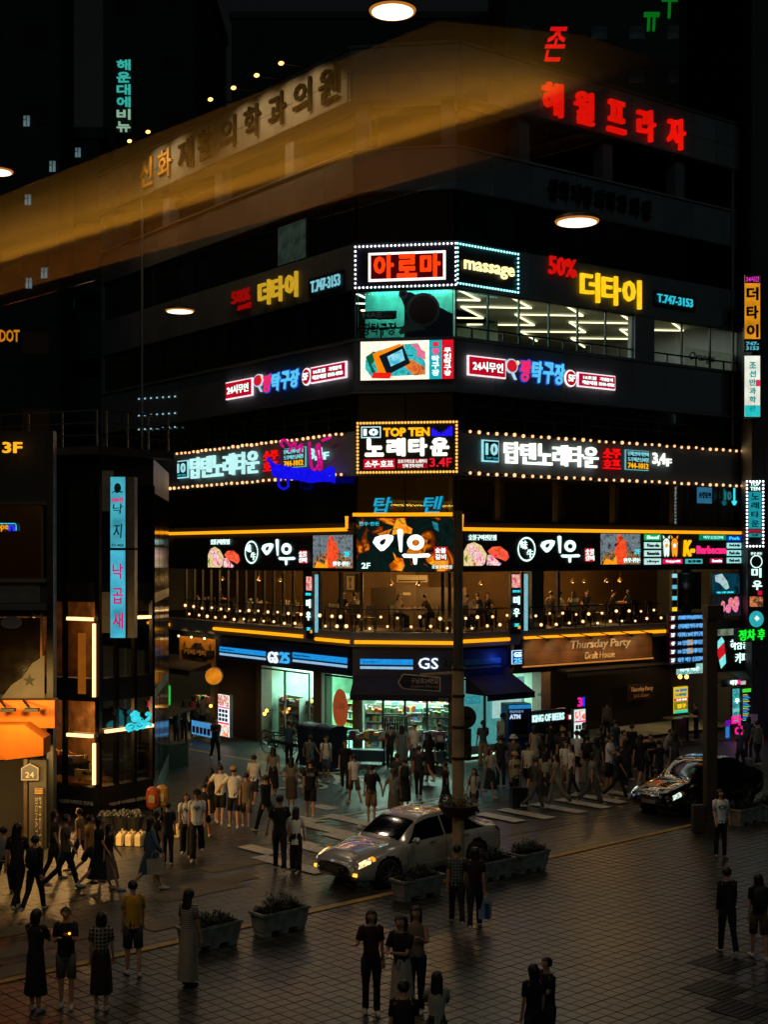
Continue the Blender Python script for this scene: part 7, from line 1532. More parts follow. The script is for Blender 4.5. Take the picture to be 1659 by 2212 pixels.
# wall things in the restaurant: framed picture, air conditioner, pendants, folding screen
t_ = thing("framed_picture", "framed wall picture inside the restaurant left of the corner", "picture", FL.W(FL.s_(757, -5), -5.05, 5.95), FL.a); MB().box(-.35, .35, -.05, 0, 0, .75).build("frame", INK, t_); MB().box(-.27, .27, -.06, -.05, .08, .67).build("print", mat('#8a7a60', .6), t_); MB().poly([(-.12, .15), (.12, .15), (.03, .35), (.14, .6), (-.14, .6), (-.03, .35)], -.065).build("figure", mat('#3a3024', .6), t_)
t_ = thing("air_conditioner", "long pale air conditioner under the restaurant ceiling", "air conditioner", FC.W(1.5, -4.7, 6.45), FC.a); MB().box(-.6, .6, -.2, .2, 0, .28).build("body", mat('#a8987c', .5), t_); MB().box(-.55, .55, -.215, -.2, .04, .09).build("vent", INK, t_)
t_ = thing("partition", "tall brown partition wall with small name plate behind the diners", "partition", FC.W(1.5, -4.2, 4.75), FC.a); MB().box(-1.6, 2.2, 0, .08, 0, 1.5).build("screen", mat('#3c2f20', .7), t_); MB().box(-.6, .2, -.03, 0, 0, 1.6).build("raised_panel", mat('#4c3c28', .7), t_); MB().box(-.3, .0, -.05, -.03, 1.2, 1.3).build("name_plate", mat('#c0b090', .5), t_)
for k, (fr, u, v, o_) in enumerate(((FL, 605, 1247 + 0, 2.5), (FL, 480, 1250, 2.2), (FL, 560, 1253, 2.6), (FC, 845, 1254, 2.4), (FC, 905, 1254, 2.4), (FR, 1040, 1256, 2.0), (FR, 1238, 1258, 2.2), (FR, 1262, 1258, 2.4), (FR, 1312, 1256, 2.2), (FR, 1340, 1255, 2.4))):
    p = fr.W(fr.s_(u, -o_), -o_, 6.4); t_ = thing("pendant_lamp", "pendant lamp in the restaurant, " + ["right of the folding frames", "left among the folding frames", "middle of the folding frames", "left under the flame screen", "right under the flame screen", "right of the street pole", "first in the wide right opening", "second in the wide right opening", "third in the wide right opening", "fourth in the wide right opening"][k], "pendant lamp", p, 0, "pendant lamps in the restaurant")
    MB().tube([(0, 0, 0), (0, 0, .16)], [.13, .03], 12, caps=False).build("shade", mat('#8a6a3a', .5), t_); MB().ball((0, 0, .02), .045, 8, 5).build("bulb", emi('#ffca70', 5, 0), t_); MB().tube([(0, 0, .15), (0, 0, .85)], .006, 4).build("cord", INK, t_)
flush_people()
# ------------------------------------------------------------------ cars
def crom(a, b, c, d, t): return .5 * ((2 * b) + (-a + c) * t + (2 * a - 5 * b + 4 * c - d) * t * t + (-a + 3 * b - 3 * c + d) * t ** 3)
ST_ = [ # x, half width, bottom, belt, top, top half width
 (-2.38, .60, .34, .50, .58, .50), (-2.28, .76, .24, .60, .69, .62), (-2.0, .86, .19, .70, .79, .66), (-1.5, .895, .18, .80, .90, .68), (-1.08, .905, .18, .88, .99, .68), (-.38, .905, .18, .92, 1.375, .60), (.22, .905, .18, .935, 1.475, .59), (1.08, .905, .18, .95, 1.415, .57), (1.88, .885, .20, .965, 1.08, .62), (2.10, .865, .22, .95, 1.04, .66), (2.30, .81, .27, .84, .97, .64), (2.38, .72, .33, .66, .80, .58)]
def car_surf(x, t):
    k = 0
    while k < len(ST_) - 2 and x > ST_[k + 1][0]: k += 1
    a, b, c, d = ST_[max(k - 1, 0)], ST_[k], ST_[k + 1], ST_[min(k + 2, len(ST_) - 1)]
    f = (x - b[0]) / (c[0] - b[0]); _, wm, zb, be, zt, wt = [crom(a[i], b[i], c[i], d[i], f) for i in range(6)]
    prof = [(0, zb), (wm * .82, zb), (wm * .965, zb + .09), (wm, zb + .45 * (be - zb)), (wm * .985, be - .1), (wm * .94, be), (wt * 1.0, zt - .05), (wt * .86, zt - .005), (wt * .45, zt + .015), (0, zt + .02)]
    i = min(int(t), len(prof) - 2); g = t - i
    p0, p1, p2, p3 = prof[max(i - 1, 0)], prof[i], prof[i + 1], prof[min(i + 2, 9)]
    if True:
        y = p1[0] + (p2[0] - p1[0]) * g; z = p1[1] + (p2[1] - p1[1]) * g
        if i in (2, 3, 6, 7, 8): y = crom(p0[0], p1[0], p2[0], p3[0], g); z = crom(p0[1], p1[1], p2[1], p3[1], g)
    return Vector((x, max(y, 0) if t < 9 else 0, z))
def car(label, loc, rz, paint_m, lit, plate):
    t_ = thing("parked_car", label, "car", loc, rz)
    WX = (-1.47, 1.38); WR = .335
    g = MB(); NX = 76; TT = [0, .5, 1, 1.5, 2, 2.33, 2.66, 3, 3.33, 3.66, 4, 4.5, 5, 5.33, 5.66, 6, 6.33, 6.66, 7, 7.5, 8, 8.5, 9]
    XS = [-2.38 + 4.76 * i / NX for i in range(NX + 1)]
    idx = {}
    for i, x in enumerate(XS):
        for j, t in enumerate(TT):
            p = car_surf(x, t)
            for s in (1, -1): idx[i, j, s] = len(g.v); g.v.append((p.x, p.y * s, p.z))
    keep = set()
    for i in range(NX):
        for j in range(len(TT) - 1):
            c = (Vector(g.v[idx[i, j, 1]]) + Vector(g.v[idx[i + 1, j + 1, 1]])) / 2
            if TT[j] >= .9 and any((c.x - wx) ** 2 + (c.z - .34) ** 2 < .385 ** 2 for wx in WX): continue
            keep.update((i + di, j + dj) for di in (0, 1) for dj in (0, 1))
            for s in (1, -1):
                q = (idx[i, j, s], idx[i + 1, j, s], idx[i + 1, j + 1, s], idx[i, j + 1, s]); g.f.append(q if s < 0 else q[::-1]); g.m.append(0)
    for i, j in keep:            # pull the cut panel edge onto the round wheel arch
        if TT[j] < .9: continue
        for s in (1, -1):
            x, y, z = g.v[idx[i, j, s]]
            for wx in WX:
                r_ = math.hypot(x - wx, z - .34)
                if 1e-4 < r_ < .40: g.v[idx[i, j, s]] = (wx + (x - wx) * .40 / r_, y, .34 + (z - .34) * .40 / r_)
    for i in (0, NX): g.f.append(tuple([idx[i, j, 1] for j in range(len(TT))] + [idx[i, j, -1] for j in reversed(range(1, len(TT) - 1))])); g.m.append(0)
    g.smooth = True; g.build("body", paint_m, t_)
    def patch(nm, x0, x1, t0, t1, m, nx=8, nt=4, off=.006, sides=(1, -1), xa=None):
        for s in sides:
            q = MB()
            for i in range(nx + 1):
                for j in range(nt + 1):
                    t = t0 + (t1 - t0) * j / nt; a, b = (x0, x1) if xa is None else xa(j / nt); x = a + (b - a) * i / nx; p = car_surf(x, t)
                    du = (car_surf(min(x + .02, 2.38), t) - car_surf(max(x - .02, -2.38), t)); dv = (car_surf(x, min(t + .05, 8.99)) - car_surf(x, t - .05)); n = du.cross(dv); n = n.normalized() if n.length > 1e-9 else Vector((0, 1, 0))
                    if n.y < 0 and t < 6.5 or n.z < 0: n = -n
                    if t < 6.5 and n.y < 0: n = -n
                    p = p + n * off; q.v.append((p.x, p.y * s, p.z))
            for i in range(nx):
                for j in range(nt): a = i * (nt + 1) + j; q.f.append((a, a + nt + 1, a + nt + 2, a + 1)); q.m.append(0)
            q.smooth = True; q.build(nm, m, t_)
    cg = mat('#030405', .06, var=.1, bump=0, spec=.9)
    patch("side_window", 0, 0, 5.08, 5.92, cg, 14, 3, .009, xa=lambda k: (-.86 + .42 * k, .32)); patch("side_window", 0, 0, 5.08, 5.92, cg, 14, 3, .009, xa=lambda k: (.38, 1.72 - .5 * k))
    patch("windscreen", -1.01, -.42, 6.15, 9, cg, 8, 6, .009); patch("rear_window", 1.2, 1.84, 6.15, 9, cg, 8, 6, .009)
    # door gaps, sill, bumper line
    for x in (-.92, .35, 1.42): patch("door_gap", x, x + .012, 2.1, 5.0, INK, 1, 8, .003)
    patch("bonnet_gap", -2.05, -.98, 6.0, 6.06, INK, 8, 1, .003)
    for x in (-.1, 1.02): 
        for s in (-1, 1): p = car_surf(x, 4.6); MB().box(x - .09, x + .09, s * (p.y + .005), s * (p.y + .035), p.z - .015, p.z + .015).build("door_handle", paint_m, t_)
    for s in (-1, 1):
        g = MB(); g.ball((-.72, s * 1.0, 1.0), (.09, .12, .075), 10, 7); g.bar((-.7, s * .88, .97), (-.72, s * .98, .98), .04); g.smooth = True; g.build("mirror", paint_m, t_)
    patch("headlight", 0, 0, 4.35, 5.6, lit, 7, 5, .008, xa=lambda k: (-2.27 + .06 * k, -1.98 + .05 * k)); patch("indicator", -1.93, -1.84, 4.5, 5.6, emi('#ff9a20', lit is HL and 1.4 or .05), 2, 2, .009)
    patch("tail_light", 2.08, 2.33, 4.3, 5.6, mat('#5a0a0a', .2), 5, 3, .008)
    g = MB(); g.box(-2.405, -2.36, -.42, .42, .44, .58); g.build("grille", mat('#060708', .3), t_)
    g = MB()
    for z in (.475, .51, .545): g.box(-2.415, -2.405, -.4, .4, z - .006, z + .006)
    g.build("grille_bar", mat('#8a8a88', .2, metal=1), t_)
    MB().box(-2.40, -2.37, -.55, .55, .36, .42).build("lower_intake", mat('#050506', .5), t_)
    for s in (-1, 1): 
        g = MB(); g.box(-2.345, -2.30, s * .62, s * .74, .37, .44); g.build("fog_lamp", emi('#ffa838', 2.2) if lit is HL else mat('#303438', .3), t_)
    MB().box(-2.425, -2.412, -.24, .24, .40, .5).build("number_plate", mat(plate, .5), t_)
    for wx in WX:
        for s in (-1, 1):
            g = MB(); g.tube([(wx, s * .55, .34), (wx, s * .80, .34)], .375, 20); g.build("wheel_well", mat('#030303', .9), t_)
            prof = [(.2, -.1), (.3, -.11), (WR, -.08), (WR, .08), (.3, .11), (.2, .1)]; g = MB(); n = 24; 
            for r, y in prof:
                for k in range(n): a = 2 * math.pi * k / n; g.v.append((r * math.cos(a), y, r * math.sin(a)))
            for i in range(5):
                for k in range(n): g.f.append((i * n + k, i * n + (k + 1) % n, (i + 1) * n + (k + 1) % n, (i + 1) * n + k)); g.m.append(0)
            g.smooth = True; wy = s * .80; w_ = g.build("wheel", mat('#0a0a0a', .8), t_, (wx, wy, WR))
            g = MB(); y = s * .095
            g.tube([(0, y - .03 * s, 0), (0, y, 0)], .05, 10)
            for k in range(7): a = 2 * math.pi * k / 7; g.bar((.04 * math.cos(a), y - .01 * s, .04 * math.sin(a)), (.2 * math.cos(a), y - .01 * s, .2 * math.sin(a)), .045, .02)
            n = 24
            b = len(g.v)
            for r in (.19, .225):
                for k in range(n): a = 2 * math.pi * k / n; g.v.append((r * math.cos(a), y, r * math.sin(a)))
            for k in range(n): g.f.append((b + k, b + (k + 1) % n, b + n + (k + 1) % n, b + n + k)); g.m.append(0)
            g.build("rim", mat('#8a8c8c', .3, metal=.8), w_); MB().tube([(0, s * .02, 0), (0, s * .05, 0)], .2, 16).build("brake_disc", mat('#141414', .6), w_)
    return t_
HL = emi('#ffd090', 1.8, .85, 16); HLW = emi('#d8f0e0', .9, .8, 14)
def cpaint(c, rough, metal):
    m = mat(c, rough, metal=metal, var=.05, bump=0, name="car_paint"); b = m.node_tree.nodes["Principled BSDF"]; [m.node_tree.links.remove(k_) for k_ in list(b.inputs["Roughness"].links)]; b.inputs["Roughness"].default_value = rough; b.inputs["Coat Weight"].default_value = 1; b.inputs["Coat Roughness"].default_value = .03; return m
f1 = Vector((-1.15, 30.8, 0)); c1 = f1 + KD * 2.38
t_ = car("silver saloon car with glowing amber headlights driving past the planters", (c1.x, c1.y, 0), kerb_ang, cpaint('#c4c2b6', .16, .5), HL, '#4a4a44')
for s in (-.62, .62):
    p = c1 - KD * 2.42 + KN * s; sp = light('SPOT', (p.x, p.y, .62), 18, (1, .7, .35), t_, spot=R(80), radius=.05, name="headlamp_beam"); sp.rotation_euler = (Vector((-KD.x, -KD.y, -.22))).to_track_quat('-Z', 'Y').to_euler()
f2 = Vector((7.67, 39.2, 0)); c2 = f2 + KD * 2.38
car("glossy black saloon car reflecting neon, behind the dark square post", (c2.x, c2.y, 0), kerb_ang, cpaint('#050607', .12, .2), HLW, '#6a6c68')
# ------------------------------------------------------------------ planters
leafm = mat('#10180b', .7, var=.4, scale=8, rand=.5, island=True)
def planter(label, loc, L=1.15, seed=1, hgt=.3):
    t_ = thing("planter", label, "planter", loc, kerb_ang, "white planter boxes along the kerb"); g = MB(); W_, H = .46, .46; b = .05
    P = [(-L / 2 + b, -W_ / 2 + b, .09), (L / 2 - b, -W_ / 2 + b, .09), (L / 2 - b, W_ / 2 - b, .09), (-L / 2 + b, W_ / 2 - b, .09), (-L / 2, -W_ / 2, H), (L / 2, -W_ / 2, H), (L / 2, W_ / 2, H), (-L / 2, W_ / 2, H)]
    I = [(x * .93, y * .86, H) for x, y, z in P[4:]]; D = [(x * .9, y * .8, H - .1) for x, y, z in P[4:]]
    g.add(P + I + D, [(3, 2, 1, 0), (0, 1, 5, 4), (1, 2, 6, 5), (2, 3, 7, 6), (3, 0, 4, 7)] + [(4 + i, 4 + (i + 1) % 4, 8 + (i + 1) % 4, 8 + i) for i in range(4)] + [(8 + i, 8 + (i + 1) % 4, 12 + (i + 1) % 4, 12 + i) for i in range(4)])
    pm_ = mat('#8a857a', .6, var=.45, scale=5, rand=.15); g.build("box", pm_, t_)
    g = MB(); g.box(-L / 2 - .02, L / 2 + .02, -W_ / 2 - .02, -W_ / 2 - .002, H - .05, H + .004); g.box(-L / 2 - .02, L / 2 + .02, W_ / 2 + .002, W_ / 2 + .02, H - .05, H + .004); g.box(-L / 2 - .02, -L / 2 - .002, -W_ / 2, W_ / 2, H - .05, H + .004); g.box(L / 2 + .002, L / 2 + .02, -W_ / 2, W_ / 2, H - .05, H + .004); g.build("rim", pm_, t_)
    for x in (-L / 2 + .16, 0, L / 2 - .16): MB().box(x - .09, x + .09, -W_ / 2 + .06, W_ / 2 - .06, 0, .088).build("foot", pm_, t_)
    MB().box(-L / 2 + .06, L / 2 - .06, -W_ / 2 + .06, W_ / 2 - .06, H - .12, H - .06).build("soil", mat('#14100c', .9), t_)
    r = random.Random(seed); g = MB(); hgt *= r.uniform(.75, 1.25)
    for i in range(1700):
        x = r.uniform(-1, 1); y = r.uniform(-1, 1); z = r.random(); f = (1 - abs(x) ** 3) * (.7 + .3 * math.sin(x * 9 + seed)); px, py, pz = x * (L / 2 - .06), y * (W_ / 2 - .02) * (1 + .2 * z), H - .06 + z * hgt * f
        a = r.uniform(0, 6.28); d = Vector((math.cos(a), math.sin(a), r.uniform(.1, 1.2))).normalized() * r.uniform(.06, .12); s = Vector((-math.sin(a), math.cos(a), 0)) * .014; p = Vector((px, py, pz)); g.add([p, p + d * .5 + s, p + d, p + d * .5 - s], [(0, 1, 2, 3)])
    stuff(g.build("foliage", leafm, t_))
for k, (u, v, L) in enumerate(((452, 2046, 1.2), (604, 2012, 1.15), (902, 1938, 1.2), (1062, 1898, 1.1), (1143, 1880, 1.0), (1612, 1778, 1.2), (1668, 1768, 1.2))):
    planter(["white planter beside the long-haired person in the striped tee", "white planter with low shrubs, alone in front of the crossing", "white planter standing against the front wheel of the silver car", "white planter behind the dark red top, left of a pair", "white planter with rounded shrub, right of a pair near the silver car", "white planter right of the person in printed white tee by the dark post", "white planter cut by the right border"][k], G(u, v, PZ), L, k + 3, .34 if k in (1, 4) else .28)
# ------------------------------------------------------------------ poles and street furniture
brz = mat('#d0a878', .5, var=.3, scale=2, metal=.2)
p = G(990, 1916, PZ); t_ = thing("street_pole", "tall brown street pole with hanging flower ring rising through the middle", "pole", p, 0)
MB().tube([(0, 0, 0), (0, 0, .35)], .2, 16).build("base", brz, t_); MB().tube([(0, 0, .3), (0, 0, 4.9)], .135, 16).build("lower_shaft", brz, t_); MB().tube([(0, 0, 4.9), (0, 0, 8.45)], [.115, .095], 16).build("upper_shaft", mat('#5a5042', .5, var=.3), t_)
for z in (2.9, 3.6, 4.3, 4.9): MB().tube([(0, 0, z - .03), (0, 0, z + .03)], .155, 16).build("clamp", mat('#54422e', .4, metal=.5), t_)
zr = 1.82
MB().tube([(0, 0, zr - .22), (0, 0, zr), (0, 0, zr + .04)], [.3, .45, .46], 20).build("flower_bowl", mat('#3c2c1c', .6), t_)
g = MB(); r = random.Random(2)
for i in range(700):
    a = r.uniform(0, 6.28); R0 = r.uniform(.18, .46); q = Vector((R0 * math.cos(a), R0 * math.sin(a), zr + r.uniform(0, .2))); b = r.uniform(0, 6.28); d = Vector((math.cos(b), math.sin(b), r.uniform(0, 1))) * .06; s = Vector((-math.sin(b), math.cos(b), 0)) * .018; g.add([q, q + d * .5 + s, q + d, q + d * .5 - s], [(0, 1, 2, 3)])
stuff(g.build("flowers", mat('#4a4426', .7, rand=.5, island=True), t_))
# street name sign, on its arm
zs = EYE + (VH - 1473) * p.y / FPX; xs = AT(907, 1473, p.y).x - p.x
t_ = thing("street_name_sign", "arrow shaped street name sign on the pole pointing left", "street sign", (p.x + xs, p.y - .12, zs), R(-4))
g = MB(); arr = [(-.5, 0), (-.42, .15), (-.38, .19), (.46, .12), (.46, -.2), (-.36, -.15), (-.42, -.12)]; g.poly(arr, -.02, 0, .04); g.poly([(x * .94, z * .88) for x, z in arr], -.026, 1); g.build("plate", [mat('#ffd8a0', .5), mat('#3a3040', .5)], t_)
textmb("구남로24번길", -.2, .41, -.02, .1, -.03, .01, .01).build("lettering", mat('#ffe0b0', .5), t_); textmb("Gunam-ro 24beon-gil", -.2, .41, -.13, -.05, -.03, .0, .01).build("lettering", mat('#e0b888', .5), t_); textmb("23·1", -.37, -.24, .0, .07, -.03, 0, .01).build("lettering", mat('#8a6a4a', .5), t_)
MB().bar((.0, .03, .17), (.85, .1, .22), .05).build("arm", brz, t_)
for k, (du, v, rr, lab) in enumerate(((18, 1552, .26, "round traffic sign on the pole seen from its dark back, upper"), (22, 1605, .2, "brown sign back on the street pole, below the round one"))):
    z = EYE + (VH - v) * p.y / FPX; t_ = thing("traffic_sign", lab, "traffic sign", (p.x + .17, p.y + .17, z), R(10))
    if k == 0: MB().disc(0, 0, rr, 0, 0, 24, None, .02).build("plate", mat('#5a4428', .5, metal=.3), t_)
    else: MB().box(-.14, .14, -.01, .01, -.35, .3).build("plate", mat('#4a3620', .5), t_)
    MB().box(-.2, .1, -.04, -.015, -.02, .02).build("bracket", frame_m, t_)
p = G(1535, 1798, PZ); t_ = thing("square_post", "thick dark square post standing in front of the black car", "post", p, R(8)); pm2 = mat('#3a2a1c', .6, var=.3, scale=2)
MB().box(-.15, .15, -.15, .15, 0, 6.0).build("shaft", pm2, t_); MB().box(-.24, .24, -.24, .24, 0, .3).build("base", pm2, t_); MB().box(-.15, .3, -.2, .19, 5.75, 6.1).build("head_box", mat('#241c14', .6), t_); MB().box(-.5, -.18, -.1, .1, 0.02, .75).build("side_cabinet", mat('#3c2a18', .6), t_)
# suitcase
p = G(1121, 1748); t_ = thing("suitcase", "large black wheeled suitcase on the right crossing", "suitcase", p, R(15)); MB().box(-.24, .24, -.14, .14, .06, .66).build("shell", mat('#0e0f12', .4), t_)
g = MB(); g.bar((-.1, .1, .66), (-.1, .1, .98), .02); g.bar((.1, .1, .66), (.1, .1, .98), .02); g.bar((-.11, .1, .98), (.11, .1, .98), .03); g.build("handle", mat('#6a6a6a', .3, metal=.8), t_)
for x in (-.19, .19):
    for y in (-.1, .1): MB().tube([(x - .015, y, .035), (x + .015, y, .035)], .034, 8).build("wheel", INK, t_)
for x in (-.12, 0, .12): MB().box(x - .012, x + .012, -.148, -.141, .1, .62).build("rib", mat('#16181c', .4), t_)
# bags
def bag(label, nm, loc, w_, h, d, m, rz=0, m2=None):
    t_ = thing(nm, label, "bag", loc, rz); MB().add([(-w_ * .45, -d / 2, 0), (w_ * .45, -d / 2, 0), (w_ * .45, d / 2, 0), (-w_ * .45, d / 2, 0), (-w_ / 2, -d / 2, h), (w_ / 2, -d / 2, h), (w_ / 2, d / 2, h), (-w_ / 2, d / 2, h)], [(3, 2, 1, 0), (0, 1, 5, 4), (1, 2, 6, 5), (2, 3, 7, 6), (3, 0, 4, 7)]).build("body", m, t_)
    if m2: MB().box(.02, w_ * .44, -d / 2 - .012, -d / 2 - .004, .02, h * .9).build("print", m2, t_)
    for y in (-d / 2, d / 2): MB().tube([(-w_ * .22, y, h - .01), (-w_ * .2, y, h + .12), (0, y, h + .17), (w_ * .2, y, h + .12), (w_ * .22, y, h - .01)], .008, 5).build("handle", m, t_)
    return t_
YB = 30.0 ; q = G(1048, 2004, PZ); bag("blue and white paper shopping bag carried by the person in dark red", "shopping_bag", (q.x, q.y, .28), .26, .36, .12, mat('#a8b8c0', .5), R(-20), mat('#14507a', .5))
q = G(337, 1926); bag("pale canvas tote bag carried by the oversized blue shirt", "tote_bag", (q.x, q.y - .12, .42), .4, .36, .12, mat('#b09a80', .7), R(12))
q = G(350, 1684 + 10); 
# plastic water cans
canm = mat('#c8b48c', .45, var=.15); 
def can(label, loc, rz, grp):
    t_ = thing("water_can", label, "water can", loc, rz, grp); g = MB(); pr = [(.085, .0), (.1, .02), (.1, .24), (.09, .29), (.05, .32)]; b = []
    for r_, z in pr:
        for x, y in ((1, .7), (.7, 1), (-.7, 1), (-1, .7), (-1, -.7), (-.7, -1), (.7, -1), (1, -.7)): g.v.append((x * r_, y * r_ * 1.25, z))
    for i in range(4):
        for j in range(8): g.f.append((i * 8 + j, i * 8 + (j + 1) % 8, (i + 1) * 8 + (j + 1) % 8, (i + 1) * 8 + j)); g.m.append(0)
    g.f.append(tuple(range(32, 40))); g.m.append(0); g.build("body", canm, t_); MB().tube([(0, .04, .32), (0, .04, .35)], .022, 8).build("cap", mat('#6a5030', .5), t_); MB().tube([(0, -.07, .3), (0, -.05, .37), (0, .0, .37), (0, .02, .31)], .012, 5).build("handle", canm, t_)
nmz = ["front left", "front middle", "front right", "back left", "back middle", "back right"]
for k in range(6): 
    b = G(256, 1826); can(f"white plastic can, {nmz[k]} in the cluster of six by the octopus shop", (b.x + (k % 3) * .25 + .05, b.y + (k // 3) * .3 + (k % 3) * -.04, 0), R(-15), "white plastic cans outside the octopus shop")
for k in range(4):
    b = G(366, 1808); can(f"white plastic can, {['front left', 'front right', 'back left', 'back right'][k]} in the cluster of four beside the matching pair", (b.x + (k % 2) * .24, b.y + (k // 2) * .3, 0), R(-25), "white plastic cans outside the octopus shop")
# round plates with pots outside the octopus shop: stacked dark baskets and hydrants
for k, (u, v, c) in enumerate(((329, 1762, '#b04a1c'), (349, 1758, '#b08018'))):
    b = G(u, v + 8); t_ = thing("paper_lantern", ["orange standing lantern sign outside the glass corner building", "yellow standing lantern sign beside the orange one"][k], "lantern", b, 0); MB().tube([(0, 0, .3), (0, 0, .38), (0, 0, .6), (0, 0, .85), (0, 0, .93)], [.1, .17, .2, .17, .08], 14).build("body", mat(c, .6, var=.2), t_); MB().tube([(0, 0, 0), (0, 0, .3)], .03, 8).build("stem", frame_m, t_); MB().box(-.09, .09, -.215, -.2, .5, .72).build("label_patch", mat('#b8a070', .6), t_)
rr = random.Random(8)
for k, u in enumerate((232, 262, 290)):
    b = G(u, 1790); t_ = thing("basket", ["round wire basket of shells, left of three under the glass corner", "round wire basket of shells, middle of three under the glass corner", "round wire basket of shells, right of three under the glass corner"][k], "basket", b, 0, "baskets under the restaurant glass"); MB().tube([(0, 0, .0), (0, 0, .35)], [.2, .28], 14).build("bowl", mat('#2c2c2a', .5), t_); g = MB()
    for i in range(40): g.ball((rr.uniform(-.2, .2), rr.uniform(-.2, .2), .35 + rr.uniform(0, .12)), rr.uniform(.03, .07), 6, 4)
    stuff(g.build("shells", mat('#4a4c4a', .5, rand=.4, island=True), t_))
# bicycle
q = G(602, 1630); t_ = thing("bicycle", "dark bicycle with basket parked in front of the tall green shop window", "bicycle", q, R(-30)); fm2 = mat('#12161a', .3, metal=.5)
for x in (-.5, .5):
    g = MB(); n = 24; g.tube([(x + .31 * math.cos(2 * math.pi * i / n), 0, .33 + .31 * math.sin(2 * math.pi * i / n)) for i in range(n + 1)], .018, 6, caps=False); wh_ = g.build("wheel", INK, t_); g = MB()
    for i in range(10): a = math.pi * 2 * i / 10; g.bar((x, 0, .33), (x + .3 * math.cos(a), 0, .33 + .3 * math.sin(a)), .005)
    g.build("spokes", mat('#8a8a8a', .3, metal=1), wh_)
g = MB()
for a, b in (((-.5, 0, .33), (-.15, 0, .3)), ((-.15, 0, .3), (-.25, 0, .78)), ((-.5, 0, .33), (-.25, 0, .78)), ((-.15, 0, .3), (.35, 0, .72)), ((-.24, 0, .7), (.35, 0, .75)), ((.5, 0, .33), (.33, 0, .92))): g.bar(a, b, .03)
g.build("frame", fm2, t_); MB().box(-.36, -.14, -.06, .06, .8, .85).build("saddle", INK, t_); g = MB(); g.bar((.33, -.26, .98), (.33, .26, .98), .025); g.build("handlebar", fm2, t_)
g = MB(); 
for a, b, c, d in ((.4, .66, -.15, -.13), (.4, .66, .13, .15), (.4, .42, -.13, .13), (.64, .66, -.13, .13)): g.box(a, b, c, d, .68, .9)
g.box(.4, .66, -.15, .15, .66, .68); g.build("basket", mat('#1a1c1c', .6), t_); MB().tube([(-.15, -.04, .3), (-.15, .04, .3)], .08, 12).build("crank", fm2, t_)
# food cart with sloping roof and neon by the side street
q = G(352, 1655); t_ = thing("food_cart", "food cart with sloping dark roof and pink and green neon by the left shops", "food cart", q, R(-35))
for x in (-.7, .7):
    for y in (-.45, .45): MB().box(x - .025, x + .025, y - .025, y + .025, 0, 1.9).build("post", frame_m, t_)
MB().add([(-.95, -.75, 1.55), (.95, -.75, 1.85), (.95, .7, 2.05), (-.95, .7, 1.9), (-.95, -.75, 1.6), (.95, -.75, 1.9), (.95, .7, 2.1), (-.95, .7, 1.95)], [(3, 2, 1, 0), (4, 5, 6, 7), (0, 1, 5, 4), (1, 2, 6, 5), (2, 3, 7, 6), (3, 0, 4, 7)]).build("roof", mat('#3a2c1c', .7), t_)
MB().box(-.75, .75, -.5, .5, .0, .85).build("counter", mat('#14110e', .7), t_); MB().box(-.9, -.1, -.8, -.76, 1.42, 1.5).build("light_strip", emi('#ffb850', 1.2), t_)
textmb("닭꼬", -.75, -.3, 2.05, 2.6, -.0, .03, .05).build("neon_letters", emi('#f02050', 1.0), t_); textmb("치", -.15, .35, 2.2, 2.9, .0, .03, .05).build("neon_letters", emi('#18d050', .9), t_); MB().bar((-.5, .05, 1.9), (-.5, .05, 2.5), .03).bar((.1, .05, 1.9), (.1, .05, 2.6), .03).build("sign_support", frame_m, t_)
# outdoor bar table
for k, (u, v) in enumerate(((1450, 1606), (1482, 1596))):
    q = FR.W(FR.s_(u, 1.2), 1.3, 0); t_ = thing("bar_table", ["round bar table with lit top, left of two under the timber sign", "round bar table with lit top beside the yellow menu light box"][k], "table", q, 0, "round bar tables"); MB().tube([(0, 0, 1.02), (0, 0, 1.06)], .4, 20).build("tabletop", mat('#a8905c', .3), t_); MB().tube([(0, 0, 0.02), (0, 0, 1.02)], .05, 10).build("leg", frame_m, t_); MB().tube([(0, 0, 0), (0, 0, .04)], .28, 16).build("base", frame_m, t_)
# white folding chair at the far right
q = FR.W(FR.s_(1630, 1.8), 1.8, 0); t_ = thing("stool", "white plastic stool by the menu column at the right edge", "stool", q, 0); MB().box(-.2, .2, -.2, .2, .44, .48).build("seat", mat('#a8aca8', .5), t_); MB().box(-.2, .2, .17, .2, .5, .9).build("backrest", mat('#a8aca8', .5), t_)
for x in (-.17, .17):
    for y in (-.17, .17): MB().box(x - .02, x + .02, y - .02, y + .02, 0, .44).build("leg", mat('#a8aca8', .5), t_)
# ------------------------------------------------------------------ added round lamps: indoor downlight reflections built as lamps over the junction
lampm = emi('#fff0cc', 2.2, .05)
LP = [((388, 672), 46, .92, "ceiling light reflection at left built as a hanging lamp, before the dark left wing", 600), ((1247, 479), 31, .95, "ceiling light reflection right of the corner built as a lamp, above the red percentage sign", 880), ((848, 24), 29, .95, "ceiling light reflection at the very top of the frame built as a lamp", 250), ((-6, 371), 38, .8, "ceiling light reflection cut by the left edge, built as a lamp", 700)]
LP += [((-400, 150), 21, .95, "added fill lamp over the left pavement, outside the frame", 750), ((1150, -700), 19, .95, "added fill lamp over the plaza, outside the frame", 120)]  # unseen fill lamps, added to light people and plaza from the camera side
ends = [((-8.5, 40, 24), (-5, 58, 25.9)), ((9, 60, 25.9), (14, 18, 17)), ((2, 49.4, 25.9), (4, 8, 21)), ((-8, 36, 24), (-22, 45, 22)), 0, 0]
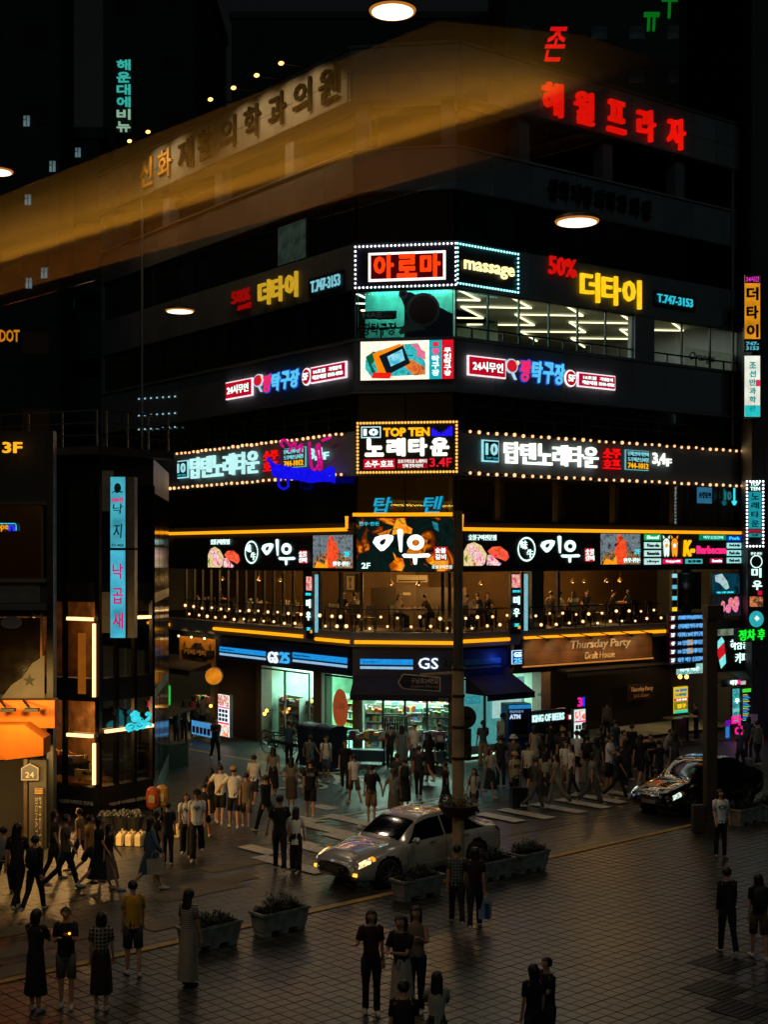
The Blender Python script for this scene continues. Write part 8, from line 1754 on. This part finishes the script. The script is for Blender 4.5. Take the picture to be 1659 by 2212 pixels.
for (uv, Y, d, lab, e), _ in zip(LP, ends):
    p = AT(*uv, Y); t_ = thing("added_disc_lamp", lab, "added lamp", p, 0, "added round lamps over the junction")
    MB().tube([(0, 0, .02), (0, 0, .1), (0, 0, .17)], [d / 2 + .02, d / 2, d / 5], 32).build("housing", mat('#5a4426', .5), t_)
    MB().tube([(0, 0, -.03), (0, 0, .019)], d / 2 - .03, 32).build("diffuser", lampm, t_); MB().tube([(0, 0, -.02), (0, 0, .018)], [d / 2 + .015, d / 2 + .03], 32).build("rim", emi('#c87a30', .8), t_)  # glowing rim paints the warm fringe of the reflection
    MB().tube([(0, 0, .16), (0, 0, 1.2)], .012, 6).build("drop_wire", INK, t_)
    light('SPOT', (p.x, p.y, p.z - .1), e, (1, .76, .55), t_, spot=R(150), radius=.4, name="added_lamp_light")
# ------------------------------------------------------------------ the terrace the picture was taken from: glass transom with the lit cove of the room reflected in it
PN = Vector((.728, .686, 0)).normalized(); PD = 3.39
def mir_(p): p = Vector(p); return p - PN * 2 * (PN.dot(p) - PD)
av = Vector((-.686, .728, 0)).normalized(); P0 = Vector((.887 * 1.0, 4.0, 0)); P0 = P0 + PN * (PD - PN.dot(P0))
tr = thing("transom_window", "frameless glass transom strip of the viewing terrace mirroring an amber ceiling cove", "window", P0 + Vector((0, 0, EYE)), 0)
zb, zt_ = 1.285, 1.86
L = 4.6; g = MB(); th = PN * .01
P = [P0, P0 + av * L]; q = []
for z in (zb, zt_):
    for s in (Vector(), th):
        for a in P: q.append((a + s + Vector((0, 0, EYE + z))))
g.add(q, [(0, 1, 5, 4), (3, 2, 6, 7), (0, 4, 6, 2), (1, 3, 7, 5), (0, 2, 3, 1), (4, 5, 7, 6)])
g.build("pane", glass((1, 1, 1), .10, "transom_glass"), tr, world=True)
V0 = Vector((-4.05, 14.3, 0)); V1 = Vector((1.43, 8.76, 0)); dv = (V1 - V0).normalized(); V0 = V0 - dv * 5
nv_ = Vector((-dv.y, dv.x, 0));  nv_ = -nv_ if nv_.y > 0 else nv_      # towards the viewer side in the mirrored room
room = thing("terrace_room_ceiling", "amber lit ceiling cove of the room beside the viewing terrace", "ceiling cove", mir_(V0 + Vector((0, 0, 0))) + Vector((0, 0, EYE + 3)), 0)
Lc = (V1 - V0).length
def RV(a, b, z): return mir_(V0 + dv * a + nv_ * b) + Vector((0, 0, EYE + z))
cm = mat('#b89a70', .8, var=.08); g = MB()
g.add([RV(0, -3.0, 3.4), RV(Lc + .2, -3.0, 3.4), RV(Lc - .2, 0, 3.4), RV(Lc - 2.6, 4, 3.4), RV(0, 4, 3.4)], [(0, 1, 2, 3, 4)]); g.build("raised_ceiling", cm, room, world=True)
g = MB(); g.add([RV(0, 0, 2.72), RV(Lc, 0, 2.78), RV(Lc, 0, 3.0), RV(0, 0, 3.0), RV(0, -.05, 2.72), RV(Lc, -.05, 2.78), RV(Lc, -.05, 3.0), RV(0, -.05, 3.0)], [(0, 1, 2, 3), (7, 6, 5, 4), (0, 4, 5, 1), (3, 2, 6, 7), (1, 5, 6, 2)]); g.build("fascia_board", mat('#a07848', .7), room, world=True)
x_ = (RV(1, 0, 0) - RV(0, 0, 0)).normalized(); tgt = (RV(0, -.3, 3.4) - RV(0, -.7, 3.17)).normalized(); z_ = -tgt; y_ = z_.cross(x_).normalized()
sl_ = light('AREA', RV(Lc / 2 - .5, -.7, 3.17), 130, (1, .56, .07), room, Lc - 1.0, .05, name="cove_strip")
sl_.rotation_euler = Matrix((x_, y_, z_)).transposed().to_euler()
f2_ = light('AREA', RV(Lc / 2 - .6, 1.4, .9), 36, (1, .56, .15), room, Lc - 1.2, .3, name="fascia_wash"); f2_.data.spread = R(35)  # added wash without a fitting, gives the fascia its dim tone
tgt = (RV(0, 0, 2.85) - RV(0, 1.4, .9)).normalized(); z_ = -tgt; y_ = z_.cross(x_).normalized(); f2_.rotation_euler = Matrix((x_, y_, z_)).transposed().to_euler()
